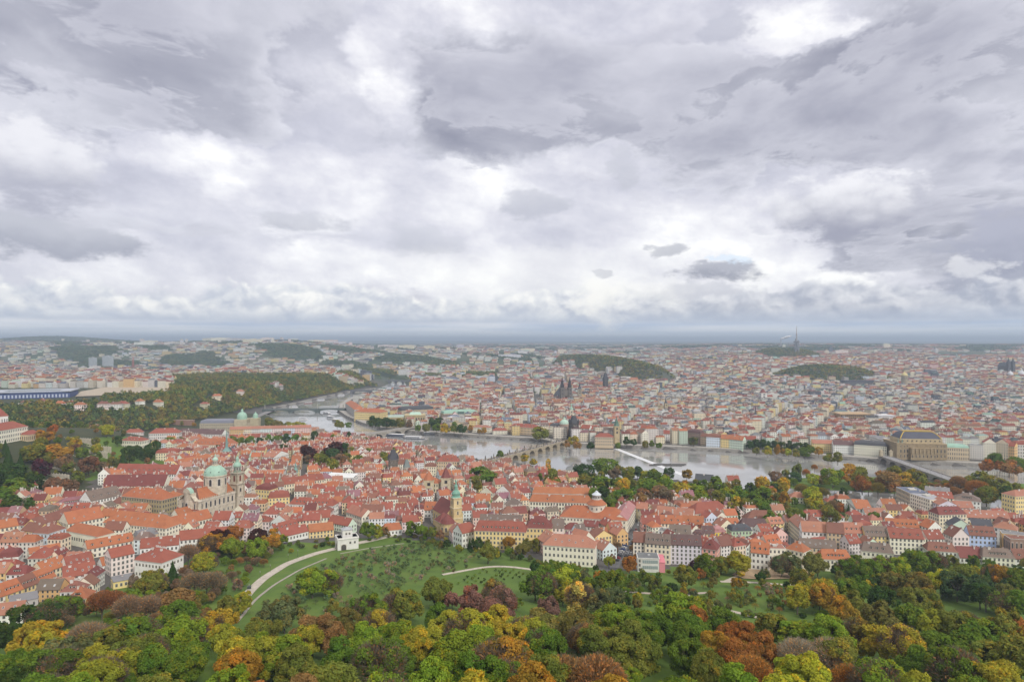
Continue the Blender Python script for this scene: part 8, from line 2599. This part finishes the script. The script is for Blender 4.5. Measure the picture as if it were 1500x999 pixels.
def terraces():
    """stepped palace gardens below the castle"""
    for k, (px, py, w) in enumerate(((86, 689, 60), (78, 698, 56), (70, 707, 50), (132, 664, 60), (140, 657, 54), (122, 672, 50), (110, 645, 70))):
        x, y, z = on_ground(px, py)
        L = w / F * y
        r = empty('garden_terrace', (x, y, z), -.25)
        tag(r, '%s pale terrace wall of the stepped castle gardens' % ('lowest', 'second', 'third', 'fourth', 'fifth', 'sixth', 'topmost')[k], 'terrace')
        b = MB(); b.box(-L / 2, L / 2, 0, 1.0, -6, 3.2, (0.58, .52, .42), STONE); part(b, 'wall', r)
        b = MB()
        for j in range(int(L / 4)): b.lathe([(.3, 3.2), (.45, 3.8), (.2, 4.3)], (0.6, .55, .46), STONE, 6, -L / 2 + 2 + j * 4, .5)
        part(b, 'baluster_row', r)
terraces()

def cars():
    rng = random.Random(4)
    cols = [((0.72, .72, .73), 'white'), ((0.5, .51, .53), 'silver'), ((0.05, .05, .06), 'black'), ((0.12, .13, .15), 'dark grey'), ((0.06, .1, .28), 'blue'), ((0.36, .04, .04), 'red')]
    meshes = {}
    for c, n in cols:
        b = MB()
        pr = [(-2.1, .55), (-2.05, .95), (-1.2, 1.0), (1.0, .98), (1.95, .85), (2.1, .5)]
        for (a, za), (d, zd) in zip(pr[:-1], pr[1:]):
            b.face([(a, -.86, za), (d, -.86, zd), (d, .86, zd), (a, .86, za)], c, PLAIN)
            for sy in (-1, 1):
                q = [(a, sy * .86, .28), (d, sy * .86, .28), (d, sy * .86, zd), (a, sy * .86, za)]
                b.face(q if sy < 0 else q[::-1], c, PLAIN)
        b.face([(-2.1, .86, .28), (-2.1, -.86, .28), (-2.1, -.86, .55), (-2.1, .86, .55)], c, PLAIN); b.face([(2.1, -.86, .28), (2.1, .86, .28), (2.1, .86, .5), (2.1, -.86, .5)], c, PLAIN)
        body = b.mesh('body')
        g = MB()
        g.face([(-1.75, -.76, .97), (1.05, -.76, .97), (.45, -.66, 1.42), (-1.3, -.66, 1.42)], GLASS, PANE); g.face([(1.05, .76, .97), (-1.75, .76, .97), (-1.3, .66, 1.42), (.45, .66, 1.42)], GLASS, PANE)
        g.face([(1.05, -.76, .97), (1.05, .76, .97), (.45, .66, 1.42), (.45, -.66, 1.42)], GLASS, PANE); g.face([(-1.75, .76, .97), (-1.75, -.76, .97), (-1.3, -.66, 1.42), (-1.3, .66, 1.42)], GLASS, PANE)
        g.face([(-1.3, -.66, 1.42), (.45, -.66, 1.42), (.45, .66, 1.42), (-1.3, .66, 1.42)], c, PLAIN)
        meshes[n] = (body, g.mesh('cabin'))
    w = MB()
    w.tube((0, -.1, 0), (0, .1, 0), .32, .32, (0.02, .02, .02), PLAIN, 10)
    wheel = w.mesh('wheel')
    per = {}
    def car(x, y, a, where):
        c, n = rng.choice(cols)
        r = empty('parked_car', (x, y, gz(x, y) + .25), a)
        k = per.get((n, where), 0); per[(n, where)] = k + 1
        put('body', meshes[n][0], r); put('cabin', meshes[n][1], r)
        for u in (-1.3, 1.3):
            for v in (-.8, .8): put('wheel', wheel, r, (u, v, .32))
        tag(r, '%s car, %s %s one from the park end %s' % (n, ORD[k], n, where), 'car', 'cars parked in the street below the park')
    A, Bq = on_ground(908, 822), on_ground(924, 790)
    for k in range(11):
        t = k / 10
        for o_ in (-3.4, 2.4):
            dx, dy = Bq[0] - A[0], Bq[1] - A[1]; l = math.hypot(dx, dy)
            car(A[0] + dx * t - dy / l * o_, A[1] + dy * t + dx / l * o_, math.atan2(dy, dx) + 1.1, 'on the square')
    A, Bq = on_ground(922, 783), on_ground(938, 745)
    for k in range(12):
        t = k / 11
        dx, dy = Bq[0] - A[0], Bq[1] - A[1]; l = math.hypot(dx, dy)
        for o_ in (-4.0, 3.6):
            if rng.random() < .2: continue
            car(A[0] + dx * t - dy / l * o_, A[1] + dy * t + dx / l * o_, math.atan2(dy, dx), 'along the narrow street')
    A, Bq = on_ground(1062, 758), on_ground(1135, 762)
    for k in range(14):
        t = k / 13
        car(A[0] + (Bq[0] - A[0]) * t, A[1] + (Bq[1] - A[1]) * t, 1.2, 'beside the riding hall')
cars()

def lamps():
    for k, (px, py) in enumerate(((371, 868), (387, 848), (402, 838), (428, 822), (442, 815), (470, 806))):
        x, y, z = on_ground(px - 6, py)
        r = empty('street_lamp', (x, y, z)); tag(r, 'dark slim lamp post beside the pale garden road, %s from its lower end' % ORD[k], 'street lamp', 'lamp posts along the garden road')
        b = MB(); b.lathe([(.16, -.3), (.16, .6), (.08, .8), (.06, 4.6)], (0.05, .055, .05), PLAIN, 6); part(b, 'post', r)
        b = MB(); b.lathe([(.08, 4.6), (.3, 4.8), (.24, 5.4), (.32, 5.45), (.04, 5.8)], (0.30, .29, .26), PLAIN, 6); part(b, 'lantern', r)
    x, y, z = on_ground(365, 863)
    r = empty('kiosk_box', (x, y, z), .3); tag(r, 'dark green refuse box at the bend of the garden road', 'refuse box')
    b = MB(); b.box(-1.2, 1.2, -.8, .8, -.2, 1.9, (0.05, .07, .06), PLAIN); part(b, 'box', r)
    b = MB(); b.slab([(-1.35, -.95, 2.0), (1.35, -.95, 2.0), (1.35, .95, 2.25), (-1.35, .95, 2.25)], .12, (0.08, .1, .09), PLAIN); part(b, 'lid', r)
    for k, (px, py) in enumerate(((1334, 838), (1158, 800), (1148, 790))):
        x, y, z = on_ground(px, py)
        r = empty('street_lamp', (x, y, z)); tag(r, 'tall grey lamp mast %s' % ('among the park trees', 'in the tram street, park end', 'in the tram street, river end')[k], 'street lamp')
        b = MB(); b.lathe([(.2, -.3), (.1, 10)], (0.3, .3, .32), PLAIN, 6); b.tube((0, 0, 9.8), (1.6, 0, 10.3), .07, .06, (0.3, .3, .32), PLAIN, 5); part(b, 'mast', r)
        b = MB(); b.box(1.3, 2.2, -.18, .18, 10.2, 10.4, (0.4, .4, .4), PLAIN); part(b, 'lamp_head', r)
lamps()
